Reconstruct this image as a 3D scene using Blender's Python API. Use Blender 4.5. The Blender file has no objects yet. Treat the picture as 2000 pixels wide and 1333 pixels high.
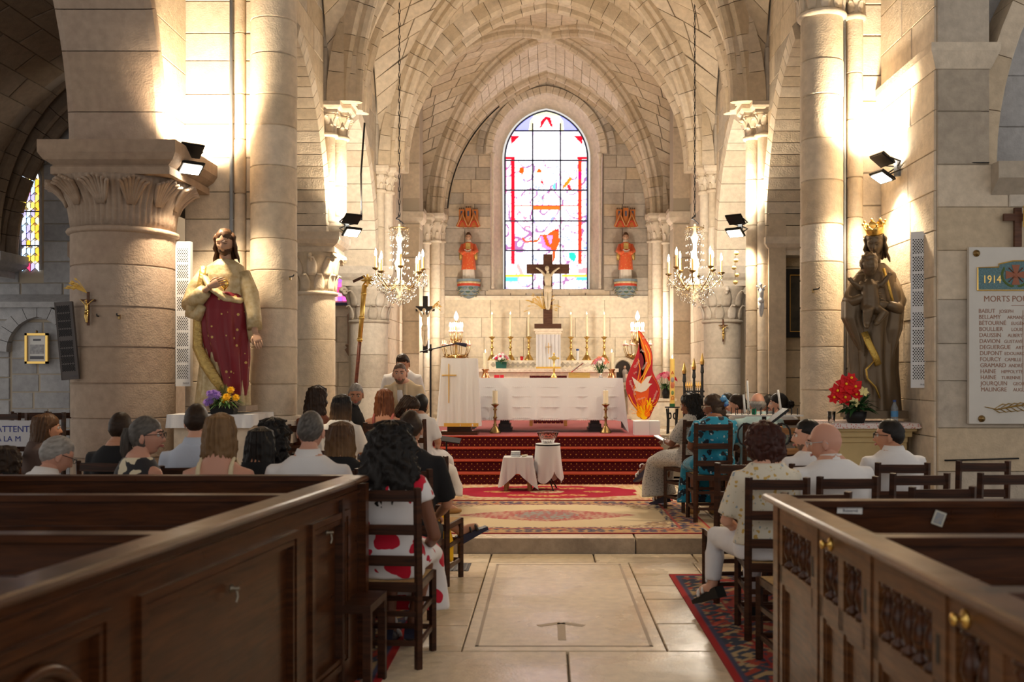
import bpy, math, random
import numpy as np
from mathutils import Vector, Matrix, Euler, noise as mnoise
R = math.radians
PI = math.pi
sc = bpy.context.scene
col = sc.collection
# ------------------------------------------------------------------ camera (image frame 2000 x 1333)
F_PX = 1944.0; VPX, VPY, CAM_H = 1067.0, 733.0, 1.6
cam_d = bpy.data.cameras.new('camera'); cam = bpy.data.objects.new('camera', cam_d); col.objects.link(cam)
cam_d.sensor_width = 36.0; cam_d.sensor_fit = 'HORIZONTAL'; cam_d.lens = F_PX / 2000 * 36
cam_d.shift_x = (1000 - VPX) / 2000; cam_d.shift_y = (VPY - 666.5) / 2000
cam_d.clip_start = 0.05; cam_d.clip_end = 200
cam.location = (0, 0, CAM_H); cam.rotation_euler = (R(90), 0, 0)
cam_d.dof.use_dof = True; cam_d.dof.focus_distance = 12.0; cam_d.dof.aperture_fstop = 2.6
sc.camera = cam
def at(px, py, d):
    return ((px - VPX) * d / F_PX, d, CAM_H - (py - VPY) * d / F_PX)
def X(px, d): return (px - VPX) * d / F_PX
def Z(py, d): return CAM_H - (py - VPY) * d / F_PX
# ------------------------------------------------------------------ world, exposure
w = bpy.data.worlds.new('daylight'); sc.world = w; w.use_nodes = True
bg = w.node_tree.nodes['Background']; bg.inputs[0].default_value = (1.0, 0.95, 0.89, 1); bg.inputs[1].default_value = 0.60
sc.view_settings.view_transform = 'Standard'; sc.view_settings.look = 'None'
sc.view_settings.exposure = 0.5; sc.view_settings.gamma = 1.0; sc.view_settings.use_curve_mapping = False
def lamp(name, kind, loc, energy, color, target=None, size=0.1, spot=None, blend=0.6, parent=None, size_y=None):
    l = bpy.data.lights.new(name, kind); l.energy = energy; l.color = color
    if kind == 'AREA':
        l.size = size
        if size_y: l.shape = 'RECTANGLE'; l.size_y = size_y
    elif kind != 'SUN': l.shadow_soft_size = size
    if spot: l.spot_size = R(spot); l.spot_blend = blend
    o = bpy.data.objects.new(name, l); col.objects.link(o); o.location = loc
    if target is not None:
        o.rotation_euler = (Vector(target) - Vector(loc)).to_track_quat('-Z', 'Y').to_euler()
    if parent is not None:
        o.parent = parent; o.matrix_parent_inverse = Matrix.Translation(-Vector(parent.location))
    return o
WARM = (1.0, 0.78, 0.52); NEUT = (1.0, 0.89, 0.73)
# ------------------------------------------------------------------ materials
MATS = {}
def newmat(name):
    m = bpy.data.materials.new(name); m.use_nodes = True
    nt = m.node_tree; b = nt.nodes['Principled BSDF']; b.inputs['Specular IOR Level'].default_value = .28
    return m, nt, b
def setc(sock, c): sock.default_value = (c[0], c[1], c[2], 1)
def M(name, c=(.5,.5,.5), rough=.6, metal=0., bump=0., bscale=30., var=0., vscale=6., trans=0., emit=None, estr=1., coat=0., alpha=1., sheen=0., sub=0., c2=None, stretch=None, rnd=0., ior=1.45):
    if name in MATS: return MATS[name]
    m, nt, b = newmat(name); N, L = nt.nodes, nt.links
    setc(b.inputs['Base Color'], c); b.inputs['Roughness'].default_value = rough; b.inputs['Metallic'].default_value = metal
    b.inputs['IOR'].default_value = ior
    if trans or metal or rough < .45: b.inputs['Specular IOR Level'].default_value = .5
    if trans: b.inputs['Transmission Weight'].default_value = trans
    if coat: b.inputs['Coat Weight'].default_value = coat; b.inputs['Coat Roughness'].default_value = .15
    if alpha < 1: b.inputs['Alpha'].default_value = alpha
    if sheen: b.inputs['Sheen Weight'].default_value = sheen
    if sub: b.inputs['Subsurface Weight'].default_value = sub; b.inputs['Subsurface Radius'].default_value = (.02, .01, .006)
    if emit: setc(b.inputs['Emission Color'], emit); b.inputs['Emission Strength'].default_value = estr
    if var or bump:
        tc = N.new('ShaderNodeTexCoord'); src = tc.outputs['Object']
        if stretch:
            mp = N.new('ShaderNodeMapping'); mp.inputs['Scale'].default_value = stretch; L.new(src, mp.inputs[0]); src = mp.outputs[0]
    if var or rnd:
        mix = N.new('ShaderNodeMix'); mix.data_type = 'RGBA'
        d = c2 or tuple(max(0, x * (1 - .75)) for x in c)
        setc(mix.inputs[6], c); setc(mix.inputs[7], d)
        if var:
            nz = N.new('ShaderNodeTexNoise'); nz.inputs['Scale'].default_value = vscale; nz.inputs['Detail'].default_value = 5
            L.new(src, nz.inputs[0])
            mr = N.new('ShaderNodeMapRange'); mr.inputs[1].default_value = .35; mr.inputs[2].default_value = .75; mr.inputs[4].default_value = var
            L.new(nz.outputs[0], mr.inputs[0]); f = mr.outputs[0]
        else:
            oi = N.new('ShaderNodeObjectInfo'); mm = N.new('ShaderNodeMath'); mm.operation = 'MULTIPLY'; mm.inputs[1].default_value = rnd
            L.new(oi.outputs['Random'], mm.inputs[0]); f = mm.outputs[0]
        L.new(f, mix.inputs[0]); L.new(mix.outputs[2], b.inputs['Base Color'])
    if bump:
        n2 = N.new('ShaderNodeTexNoise'); n2.inputs['Scale'].default_value = bscale; n2.inputs['Detail'].default_value = 4
        L.new(src, n2.inputs[0]); bp = N.new('ShaderNodeBump'); bp.inputs['Strength'].default_value = bump; bp.inputs['Distance'].default_value = .01
        L.new(n2.outputs[0], bp.inputs['Height']); L.new(bp.outputs[0], b.inputs['Normal'])
    MATS[name] = m; return m
def stone(name, c, stain=(.32,.26,.2), amt=.45, rv=.09, rough=.85, bump=.35, gloss=None):
    """limestone: colour differs from block to block, with weathering stains and fine grain"""
    if name in MATS: return MATS[name]
    m, nt, b = newmat(name); N, L = nt.nodes, nt.links
    g = N.new('ShaderNodeNewGeometry'); oi = N.new('ShaderNodeObjectInfo')
    n1 = N.new('ShaderNodeTexNoise'); n1.inputs['Scale'].default_value = 1.7; n1.inputs['Detail'].default_value = 8; n1.inputs['Roughness'].default_value = .65
    L.new(g.outputs['Position'], n1.inputs[0])
    mr = N.new('ShaderNodeMapRange'); mr.inputs[1].default_value = .48; mr.inputs[2].default_value = .8; mr.inputs[4].default_value = amt
    L.new(n1.outputs[0], mr.inputs[0])
    mix = N.new('ShaderNodeMix'); mix.data_type = 'RGBA'; setc(mix.inputs[6], c); setc(mix.inputs[7], stain); L.new(mr.outputs[0], mix.inputs[0])
    n3 = N.new('ShaderNodeTexNoise'); n3.inputs['Scale'].default_value = 14; n3.inputs['Detail'].default_value = 6; L.new(g.outputs['Position'], n3.inputs[0])
    v1 = N.new('ShaderNodeMapRange'); v1.inputs[1].default_value = .3; v1.inputs[2].default_value = .7; v1.inputs[3].default_value = .88; v1.inputs[4].default_value = 1.1; L.new(n3.outputs[0], v1.inputs[0])
    v2 = N.new('ShaderNodeMapRange'); v2.inputs[3].default_value = 1 - rv; v2.inputs[4].default_value = 1 + rv; L.new(oi.outputs['Random'], v2.inputs[0])
    mu = N.new('ShaderNodeMath'); mu.operation = 'MULTIPLY'; L.new(v1.outputs[0], mu.inputs[0]); L.new(v2.outputs[0], mu.inputs[1])
    hs = N.new('ShaderNodeHueSaturation'); L.new(mix.outputs[2], hs.inputs['Color']); L.new(mu.outputs[0], hs.inputs['Value'])
    s2 = N.new('ShaderNodeMapRange'); s2.inputs[3].default_value = 1.12; s2.inputs[4].default_value = .85; L.new(oi.outputs['Random'], s2.inputs[0]); L.new(s2.outputs[0], hs.inputs['Saturation'])
    L.new(hs.outputs[0], b.inputs['Base Color'])
    b.inputs['Roughness'].default_value = rough
    if gloss:
        gr = N.new('ShaderNodeMapRange'); gr.inputs[1].default_value = .42; gr.inputs[2].default_value = .62; gr.inputs[3].default_value = gloss; gr.inputs[4].default_value = rough
        n5 = N.new('ShaderNodeTexNoise'); n5.inputs['Scale'].default_value = 1.1; n5.inputs['Detail'].default_value = 5; L.new(g.outputs['Position'], n5.inputs[0])
        L.new(n5.outputs[0], gr.inputs[0]); L.new(gr.outputs[0], b.inputs['Roughness'])
    n4 = N.new('ShaderNodeTexNoise'); n4.inputs['Scale'].default_value = 60; n4.inputs['Detail'].default_value = 5; L.new(g.outputs['Position'], n4.inputs[0])
    bp = N.new('ShaderNodeBump'); bp.inputs['Strength'].default_value = bump; bp.inputs['Distance'].default_value = .012
    ad = N.new('ShaderNodeMath'); L.new(n4.outputs[0], ad.inputs[0]); L.new(n3.outputs[0], ad.inputs[1]); L.new(ad.outputs[0], bp.inputs['Height']); L.new(bp.outputs[0], b.inputs['Normal'])
    MATS[name] = m; return m
def vcmat(name, rough=.8, emit=0., sheen=0., metal=0., bump=0.):
    """colour printed per vertex in the attribute 'Col' (flat print, woven pattern, glass colour)"""
    if name in MATS: return MATS[name]
    m, nt, b = newmat(name); N, L = nt.nodes, nt.links
    a = N.new('ShaderNodeAttribute'); a.attribute_name = 'Col'
    L.new(a.outputs['Color'], b.inputs['Base Color']); b.inputs['Roughness'].default_value = rough; b.inputs['Metallic'].default_value = metal
    if sheen: b.inputs['Sheen Weight'].default_value = sheen
    if emit: L.new(a.outputs['Color'], b.inputs['Emission Color']); b.inputs['Emission Strength'].default_value = emit
    MATS[name] = m; return m
def printmat(name, base, spots, rough=.75, kind='voronoi', scale=10., lo=.3, hi=.36, dist=True):
    """cloth with printed blotches: list of (colour, scale, threshold) layers over a base"""
    if name in MATS: return MATS[name]
    m, nt, b = newmat(name); N, L = nt.nodes, nt.links
    tc = N.new('ShaderNodeTexCoord'); prev = None
    for i, (c, s, th) in enumerate(spots):
        mp = N.new('ShaderNodeMapping'); mp.inputs['Location'].default_value = (i * 3.1, i * 1.7, i * 2.3); L.new(tc.outputs['Object'], mp.inputs[0])
        src = mp.outputs[0]
        if dist:
            nz = N.new('ShaderNodeTexNoise'); nz.inputs['Scale'].default_value = s * 1.3; L.new(src, nz.inputs[0])
            ad = N.new('ShaderNodeMixRGB'); ad.blend_type = 'ADD'; ad.inputs[0].default_value = .9 / s; L.new(src, ad.inputs[1]); L.new(nz.outputs[1], ad.inputs[2]); src = ad.outputs[0]
        vo = N.new('ShaderNodeTexVoronoi'); vo.inputs['Scale'].default_value = s; L.new(src, vo.inputs[0])
        lt = N.new('ShaderNodeMath'); lt.operation = 'LESS_THAN'; lt.inputs[1].default_value = th; L.new(vo.outputs['Distance'], lt.inputs[0])
        mx = N.new('ShaderNodeMix'); mx.data_type = 'RGBA'; setc(mx.inputs[7], c)
        if prev is None: setc(mx.inputs[6], base)
        else: L.new(prev, mx.inputs[6])
        L.new(lt.outputs[0], mx.inputs[0]); prev = mx.outputs[2]
    L.new(prev, b.inputs['Base Color']); b.inputs['Roughness'].default_value = rough; b.inputs['Sheen Weight'].default_value = .2
    MATS[name] = m; return m
def woodmat(name, c, c2, rough=.35, coat=.0, sc_=(1, 1, 12)):
    if name in MATS: return MATS[name]
    m, nt, b = newmat(name); N, L = nt.nodes, nt.links
    tc = N.new('ShaderNodeTexCoord'); mp = N.new('ShaderNodeMapping'); mp.inputs['Scale'].default_value = sc_; L.new(tc.outputs['Object'], mp.inputs[0])
    nz = N.new('ShaderNodeTexNoise'); nz.inputs['Scale'].default_value = 3.5; nz.inputs['Detail'].default_value = 9; nz.inputs['Distortion'].default_value = .8; L.new(mp.outputs[0], nz.inputs[0])
    mr = N.new('ShaderNodeMapRange'); mr.inputs[1].default_value = .35; mr.inputs[2].default_value = .68; L.new(nz.outputs[0], mr.inputs[0])
    mix = N.new('ShaderNodeMix'); mix.data_type = 'RGBA'; setc(mix.inputs[6], c); setc(mix.inputs[7], c2); L.new(mr.outputs[0], mix.inputs[0])
    L.new(mix.outputs[2], b.inputs['Base Color'])
    n2 = N.new('ShaderNodeTexNoise'); n2.inputs['Scale'].default_value = 9; n2.inputs['Detail'].default_value = 6; L.new(tc.outputs['Object'], n2.inputs[0])
    rr = N.new('ShaderNodeMapRange'); rr.inputs[3].default_value = rough * .7; rr.inputs[4].default_value = rough * 1.4; L.new(n2.outputs[0], rr.inputs[0]); L.new(rr.outputs[0], b.inputs['Roughness'])
    bp = N.new('ShaderNodeBump'); bp.inputs['Strength'].default_value = .12; bp.inputs['Distance'].default_value = .004; L.new(nz.outputs[0], bp.inputs['Height']); L.new(bp.outputs[0], b.inputs['Normal'])
    if coat: b.inputs['Coat Weight'].default_value = coat; b.inputs['Coat Roughness'].default_value = .18
    MATS[name] = m; return m
S_CREAM = stone('limestone_cream', (.60, .50, .375))
S_PALE = stone('limestone_pale', (.66, .57, .45), amt=.35)
S_GREY = stone('limestone_grey', (.50, .44, .365), stain=(.24, .2, .17), amt=.6, rv=.17)
S_BLUE = stone('aisle_stone', (.40, .40, .41), stain=(.2, .2, .22), amt=.5, rv=.16)
S_BROWN = stone('shaded_plaster_stone', (.36, .27, .20), stain=(.30, .2, .16), amt=.6, rv=.05)  # brown stone, deepened so the colour carries the left column's shade
S_PANEL = stone('dressed_pale_stone', (.84, .75, .60), amt=.22, rv=.07)
S_FLOOR = stone('paving_stone', (.72, .60, .43), stain=(.44, .33, .22), amt=.5, rv=.13, rough=.42, bump=.12, gloss=.16)
S_MORT = M('mortar', (.42, .36, .28), .95)
S_MORTD = M('mortar_dark', (.24, .2, .165), .95)
GOLD = M('gold_leaf', (.83, .55, .16), .3, 1.); BRASS = M('brass', (.62, .42, .14), .28, 1., var=.3, vscale=20)
BRONZE = M('aged_brass', (.36, .24, .1), .35, 1., var=.4, vscale=15); COPPER = M('copper', (.78, .36, .16), .22, 1.)
BLACKM = M('black_metal', (.012, .012, .014), .45, .3); IRON = M('wrought_iron', (.02, .02, .022), .5, .4)
BLACKP = M('black_plastic', (.012, .012, .013), .5); WHITEP = M('white_enamel', (.72, .74, .78), .35)
CLOTHW = M('white_linen', (.70, .70, .71), .85, bump=.15, bscale=90, sheen=.2)
WAX = M('candle_wax', (.88, .80, .58), .5, sub=.25); WAXW = M('white_wax', (.85, .83, .78), .45, sub=.2)
FLAME = M('candle_flame', (1, .8, .5), .5, emit=(1, .72, .36), estr=30.); BULB = M('lit_bulb', (1, .9, .7), .4, emit=(1, .80, .52), estr=26.)
PEWW = woodmat('pew_oak', (.080, .024, .006), (.028, .008, .0025), .30, .18)
CHAIRW = woodmat('chair_walnut', (.065, .022, .009), (.022, .008, .004), .42)
OAKL = woodmat('light_oak', (.42, .2, .06), (.28, .12, .035), .4); STRAW = M('rush_seat', (.52, .33, .14), .8, bump=.6, bscale=120, var=.5, vscale=40)
CROSSW = woodmat('cross_wood', (.12, .05, .025), (.06, .022, .012), .45)
IVORY = M('ivory_paint', (.80, .70, .52), .5, var=.3, vscale=9)
# ------------------------------------------------------------------ mesh collector
class MB:
    def __init__(s): s.v = []; s.f = []; s.m = []; s.c = None
    def add(s, vs, fs, mi=0):
        b = len(s.v); s.v.extend([tuple(p) for p in vs]); s.f.extend([tuple(i + b for i in f) for f in fs]); s.m.extend([mi] * len(fs)); return s
    def box(s, c, d, rz=0., mi=0, mat=None, tap=1.):
        hx, hy, hz = d[0] / 2, d[1] / 2, d[2] / 2; vs = []
        for z, t in ((-hz, 1.), (hz, tap)):
            for x, y in ((-hx, -hy), (hx, -hy), (hx, hy), (-hx, hy)): vs.append(Vector((x * t, y * t, z)))
        mt = mat or Matrix.Rotation(rz, 4, 'Z'); vs = [mt @ p + Vector(c) for p in vs]
        return s.add(vs, [(3, 2, 1, 0), (4, 5, 6, 7), (0, 1, 5, 4), (1, 2, 6, 5), (2, 3, 7, 6), (3, 0, 4, 7)], mi)
    def bb(s, x0, x1, y0, y1, z0, z1, mi=0): return s.box(((x0 + x1) / 2, (y0 + y1) / 2, (z0 + z1) / 2), (x1 - x0, y1 - y0, z1 - z0), mi=mi)
    def rings(s, rs, cap=True, mi=0, closed=True):
        n = len(rs[0]); vs = [p for r in rs for p in r]; fs = []
        for i in range(len(rs) - 1):
            for j in range(n if closed else n - 1):
                k = (j + 1) % n; fs.append((i * n + j, i * n + k, (i + 1) * n + k, (i + 1) * n + j))
        if cap and closed: fs.append(tuple(range(n - 1, -1, -1))); fs.append(tuple((len(rs) - 1) * n + j for j in range(n)))
        return s.add(vs, fs, mi)
    def lathe(s, prof, c=(0, 0, 0), n=16, mi=0, a0=0., a1=2 * PI, cap=True, mat=None):
        full = abs(a1 - a0 - 2 * PI) < 1e-6; k = n if full else n + 1; rs = []
        for r, z in prof:
            ring = [Vector((r * math.cos(a0 + (a1 - a0) * j / n), r * math.sin(a0 + (a1 - a0) * j / n), z)) for j in range(k)]
            if mat: ring = [mat @ p for p in ring]
            rs.append([p + Vector(c) for p in ring])
        return s.rings(rs, cap, mi, full)
    def tube(s, pts, rad, n=8, mi=0, flat=None, cap=True):
        pts = [Vector(p) for p in pts]; rs = []; up = None
        for i, p in enumerate(pts):
            t = (pts[min(i + 1, len(pts) - 1)] - pts[max(i - 1, 0)])
            t = t.normalized() if t.length > 1e-9 else Vector((0, 0, 1))
            if up is None:
                up = Vector((0, 0, 1)) if abs(t.z) < .9 else Vector((0, 1, 0))
            u = t.cross(up)
            if u.length < 1e-5: u = t.orthogonal()
            u.normalize(); v = u.cross(t).normalized(); up = v
            r = rad[i] if hasattr(rad, '__len__') else rad
            ra, rb = (r if hasattr(r, '__len__') else (r, r)) if not flat else (r, r * flat)
            rs.append([p + u * ra * math.cos(2 * PI * j / n) + v * rb * math.sin(2 * PI * j / n) for j in range(n)])
        return s.rings(rs, cap, mi)
    def ball(s, c, r, n=12, m=8, mi=0, mat=None):
        r = (r, r, r) if not hasattr(r, '__len__') else r; rs = []
        for i in range(m + 1):
            a = -PI / 2 + PI * i / m; a = max(min(a, PI / 2 - .02), -PI / 2 + .02)
            ring = [Vector((r[0] * math.cos(a) * math.cos(2 * PI * j / n), r[1] * math.cos(a) * math.sin(2 * PI * j / n), r[2] * math.sin(a))) for j in range(n)]
            if mat: ring = [mat @ p for p in ring]
            rs.append([p + Vector(c) for p in ring])
        return s.rings(rs, True, mi)
    def prism(s, poly, fn, t0, t1, mi=0):
        """poly in (u, v); fn(u, v, t) -> point"""
        n = len(poly); vs = [fn(u, v, t0) for u, v in poly] + [fn(u, v, t1) for u, v in poly]
        fs = [tuple(range(n - 1, -1, -1)), tuple(range(n, 2 * n))] + [(i, (i + 1) % n, n + (i + 1) % n, n + i) for i in range(n)]
        return s.add(vs, fs, mi)
    def grid(s, fn, nu, nv, mi=0):
        vs = [fn(i / nu, j / nv) for j in range(nv + 1) for i in range(nu + 1)]
        fs = [(j * (nu + 1) + i, j * (nu + 1) + i + 1, (j + 1) * (nu + 1) + i + 1, (j + 1) * (nu + 1) + i) for j in range(nv) for i in range(nu)]
        return s.add(vs, fs, mi)
    def mesh(s, name, mats, smooth=False):
        me = bpy.data.meshes.new(name); me.from_pydata(s.v, [], s.f)
        for m in (mats if isinstance(mats, (list, tuple)) else [mats]): me.materials.append(m)
        if isinstance(mats, (list, tuple)) and len(mats) > 1: me.polygons.foreach_set('material_index', s.m)
        if smooth: me.polygons.foreach_set('use_smooth', [True] * len(s.f))
        if s.c is not None:
            ca = me.color_attributes.new('Col', 'FLOAT_COLOR', 'POINT')
            ca.data.foreach_set('color', np.asarray(s.c, dtype=np.float32).ravel())
        me.update(); return me
    def build(s, name, mats, parent=None, smooth=False, loc=None, ang=None):
        me = s.mesh(name, mats, smooth)
        if ang is not None: me.polygons.foreach_set('use_smooth', [True] * len(s.f)); me.set_sharp_from_angle(angle=R(ang))
        o = bpy.data.objects.new(name, me); col.objects.link(o)
        if parent is not None: o.parent = parent
        if loc is not None: o.location = loc
        return o
def tag(o, label=None, cat=None, group=None, kind=None):
    for k, v in (('label', label), ('category', cat), ('group', group), ('kind', kind)):
        if v: o[k] = v
    return o
def thing(name, label, cat, loc=(0, 0, 0), rz=0., group=None):
    o = bpy.data.objects.new(name, None); o.empty_display_size = .1; col.objects.link(o); o.location = loc; o.rotation_euler = (0, 0, rz)
    return tag(o, label, cat, group)
KIDS = {}
def copy_tree(o, parent=None):
    c = o.copy(); col.objects.link(c); c.parent = parent
    for ch in [x for x in o.children]: copy_tree(ch, c)
    return c
def dup(root, loc, rz=0., label=None, group=None, scale=None):
    c = copy_tree(root); c.location = loc; c.rotation_euler = (0, 0, rz)
    if scale: c.scale = (scale,) * 3 if not hasattr(scale, '__len__') else scale
    if label: c['label'] = label
    if group: c['group'] = group
    return c
def struct(name, mb, mat, **k):
    o = mb.build(name, mat, **k); o['kind'] = 'structure'; return o
def arc(a, h, n=24, z0=0., x0=0., cut=0.):
    """left half then right half of a pointed arch, half span a and rise h, as (x, z) points"""
    e = (h * h - a * a) / (2 * a); Rr = a + e; th = math.acos(max(-1, min(1, e / Rr)))
    left = [(x0 + e - Rr * math.cos(th * i / n), z0 + Rr * math.sin(th * i / n)) for i in range(n + 1)]
    return left, [(2 * x0 - x, z) for x, z in left]
def block(parent, q, N, t, mat, gap=.005, name='stone', ch=.007):
    """one stone: quad q of 4 world points (a, b, c, d), raised by t along N with chamfered arrises"""
    N = Vector(N); c = sum((Vector(p) for p in q), Vector()) / 4; vs = []
    b0 = []
    for p in q:
        p = Vector(p); d = (c - p); L_ = d.length or 1; b0.append(p + d * (gap * 1.4 / L_))
    f0 = [p + (c - p) * (ch * 1.4 / ((c - p).length or 1)) + N * t for p in b0]; m0 = [p + N * (t - ch) for p in b0]
    mb = MB().add([p - N * .01 for p in b0] + m0 + f0, [(0, 1, 5, 4), (1, 2, 6, 5), (2, 3, 7, 6), (3, 0, 4, 7), (4, 5, 9, 8), (5, 6, 10, 9), (6, 7, 11, 10), (7, 4, 8, 11), (8, 9, 10, 11)])
    return mb.build(name, mat, parent)
def ashlar(parent, O, U, N, courses, spans, blen, mats, seed=1, t=.016, gap=.005, name='stone', uneven=.006):
    """coursed stones laid on a plane: spans(v) gives the (u0, u1) stretches of wall at height v"""
    rng = random.Random(seed); O, U, N = Vector(O), Vector(U), Vector(N); n = 0
    mats = mats if isinstance(mats, (list, tuple)) else [mats]
    for v0, v1 in zip(courses[:-1], courses[1:]):
        s0, s1 = spans(v0 + 1e-3), spans(v1 - 1e-3)
        if not s0 and not s1: continue
        if len(s0) != len(s1): sm = spans((v0 + v1) / 2); s0 = s1 = sm
        for (a0, b0), (a1, b1) in zip(s0, s1):
            ln = (b0 + b1 - a0 - a1) / 2
            if ln < .03: continue
            k = max(1, round(ln / blen)); cuts = [0.]
            for i in range(1, k): cuts.append((i + rng.uniform(-.28, .28)) / k)
            cuts.append(1.)
            for i in range(k):
                f0, f1 = cuts[i], cuts[i + 1]; q = []
                for f, (a, b), v in ((f0, (a0, b0), v0), (f1, (a0, b0), v0), (f1, (a1, b1), v1), (f0, (a1, b1), v1)):
                    # inner joints stay upright, only the ends of a course slant
                    if 0 < f < 1: u = (a0 + a1) / 2 + f * ln
                    else: u = a + (b - a) * f
                    q.append(O + U * u + Vector((0, 0, v)))
                block(parent, q, N, t + rng.uniform(0, uneven), rng.choice(mats), gap, name); n += 1
    return n
def courses(z0, z1, h, seed=0, jit=.12):
    rng = random.Random(seed); k = max(1, round((z1 - z0) / h)); c = [z0]
    for i in range(1, k): c.append(z0 + (z1 - z0) * (i + rng.uniform(-jit, jit)) / k)
    return c + [z1]
def text(body, size, mat, name='lettering', parent=None, loc=(0, 0, 0), rot=(R(90), 0, 0), ext=.001, align='LEFT', sx=1.):
    cu = bpy.data.curves.new('txt', 'FONT'); cu.body = body; cu.size = size; cu.extrude = ext; cu.align_x = align; cu.resolution_u = 3
    o = bpy.data.objects.new('txt', cu); TS.collection.objects.link(o); dg = tsdg()
    me = bpy.data.meshes.new_from_object(o.evaluated_get(dg)); me.name = name; bpy.data.objects.remove(o); bpy.data.curves.remove(cu)
    me.materials.clear(); me.materials.append(mat)
    o = bpy.data.objects.new(name, me); col.objects.link(o); o.location = loc; o.rotation_euler = rot; o.scale = (sx, 1, 1)
    if parent is not None: o.parent = parent
    return o
TS = bpy.data.scenes.new('workshop')
def tsdg():
    vl = TS.view_layers[0]; vl.update(); dg = vl.depsgraph; dg.update(); return dg
def remesh(mb, vox, smooth=2):
    """fuse overlapping shapes of a collector into one continuous skin; returns (verts, faces)"""
    me = mb.mesh('tmp', M('mortar')); o = bpy.data.objects.new('tmp', me); TS.collection.objects.link(o)
    m = o.modifiers.new('r', 'REMESH'); m.mode = 'VOXEL'; m.voxel_size = vox
    if smooth: s_ = o.modifiers.new('s', 'SMOOTH'); s_.iterations = smooth; s_.factor = .5
    dg = tsdg(); ev = o.evaluated_get(dg); em = ev.to_mesh()
    n = len(em.vertices); co = np.empty(n * 3, np.float32); em.vertices.foreach_get('co', co)
    fs = [tuple(p.vertices) for p in em.polygons]; ev.to_mesh_clear()
    bpy.data.objects.remove(o); bpy.data.meshes.remove(me)
    r = MB(); r.v = [tuple(x) for x in co.reshape(-1, 3)]; r.f = fs; r.m = [0] * len(fs); return r
# ================================================================== THE CHURCH SHELL
Y1, Y2, Y3 = 12.55, 16.3, 20.75; YB = 21.0; SPR = 4.97; PLAT = .14; DAIS = .74
# ---- floor: nave slabs, chancel platform
fl = struct('floor', MB().bb(-9, 9, -3, 22, -.3, -.02), S_MORTD)
def slab(x0, x1, y0, y1, z=0., mat=S_FLOOR, parent=None, name='paving_slab', sk=0.):
    block(parent or fl, [(x0, y0, z - .02), (x1, y0, z - .02), (x1 + sk, y1, z - .02), (x0 + sk, y1, z - .02)], (0, 0, 1), .02, mat, .006, name, .005)
# large tomb slab in the middle of the aisle, then irregular slabs around it
slab(-.49, .70, 5.76, 8.5)
tf = MB()
for (x0, x1, y0, y1) in ((-.42, .63, 8.38, 8.40), (-.42, .63, 5.86, 5.88), (-.42, -.40, 5.86, 8.4), (.61, .63, 5.86, 8.4)): tf.bb(x0, x1, y0, y1, 0, .0015)
tf.build('carved_border', M('worn_groove', (.45, .36, .27), .6), fl)
ar = MB(); ar.bb(.07, .12, 6.0, 6.42, .0004, .0016); ar.box((.02, 6.38, .001), (.16, .05, .0012), R(28)); ar.box((.17, 6.38, .001), (.16, .05, .0012), R(-28))
ar.build('floor_arrow', M('faded_tape', (.50, .40, .29), .6), fl)
random.seed(5)
for (xa, xb, ys) in ((-1.12, -.49, (5.76, 6.35, 6.78, 7.3, 7.85, 8.5)), (.70, 1.25, (5.76, 6.4, 7.1, 7.55, 8.0, 8.5)), (1.25, 2.1, (5.76, 6.75, 7.6, 8.5)), (-1.9, -1.12, (5.76, 6.9, 7.7, 8.5))):
    for a, b in zip(ys[:-1], ys[1:]): slab(xa, xb, a, b)
xs = [-3.6, -2.4, -1.2, -.49, .42, 1.3, 2.3, 3.33]
for a, b in zip(xs[:-1], xs[1:]): slab(a, b, 8.5, 8.9)
xs = [-3.6, -2.2, -.95, .12, 1.35, 2.5, 3.6]
for a, b in zip(xs[:-1], xs[1:]): slab(a, b, 4.5, 5.76); slab(a + .3, b + .3, 3.2, 4.5); slab(a, b, 1.9, 3.2); slab(a, b, .5, 1.9)
for y0 in np.arange(5.76, 8.8, 1.0):
    for a, b in ((-3.6, -2.7), (-2.7, -1.9), (2.1, 2.8), (2.8, 3.33)): slab(a, b, y0, min(8.5, y0 + 1.0)) if y0 < 8.4 else None
pf = struct('floor_chancel', MB().bb(-9, -2.9, 8.95, 22, -.1, PLAT - .03).bb(2.9, 9, 9.3, 22, -.1, PLAT - .03).bb(-2.9, 2.9, 8.95, 22, -.1, PLAT - .03), S_MORTD)
xs = [-3.6, -2.55, -1.65, -.79, .80, 1.9, 2.7, 3.33]
S_STEP = stone('step_stone', (.38, .30, .22), stain=(.10, .075, .06), amt=1.0, rv=.12)
for a, b in zip(xs[:-1], xs[1:]):
    block(pf, [(a, 8.93, -.01), (b, 8.93, -.01), (b, 8.93, PLAT - .001), (a, 8.93, PLAT - .001)], (0, -1, 0), .03, S_STEP, .004, 'step_riser')
    slab(a, b, 8.9, 9.32, PLAT, S_FLOOR, pf, 'step_slab')
for y0 in (9.32, 10.1, 10.9, 11.7, 12.5):
    for k in range(8): slab(-3.4 + k * .85, -2.55 + k * .85, y0, y0 + .8, PLAT, S_FLOOR, pf)
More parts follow.
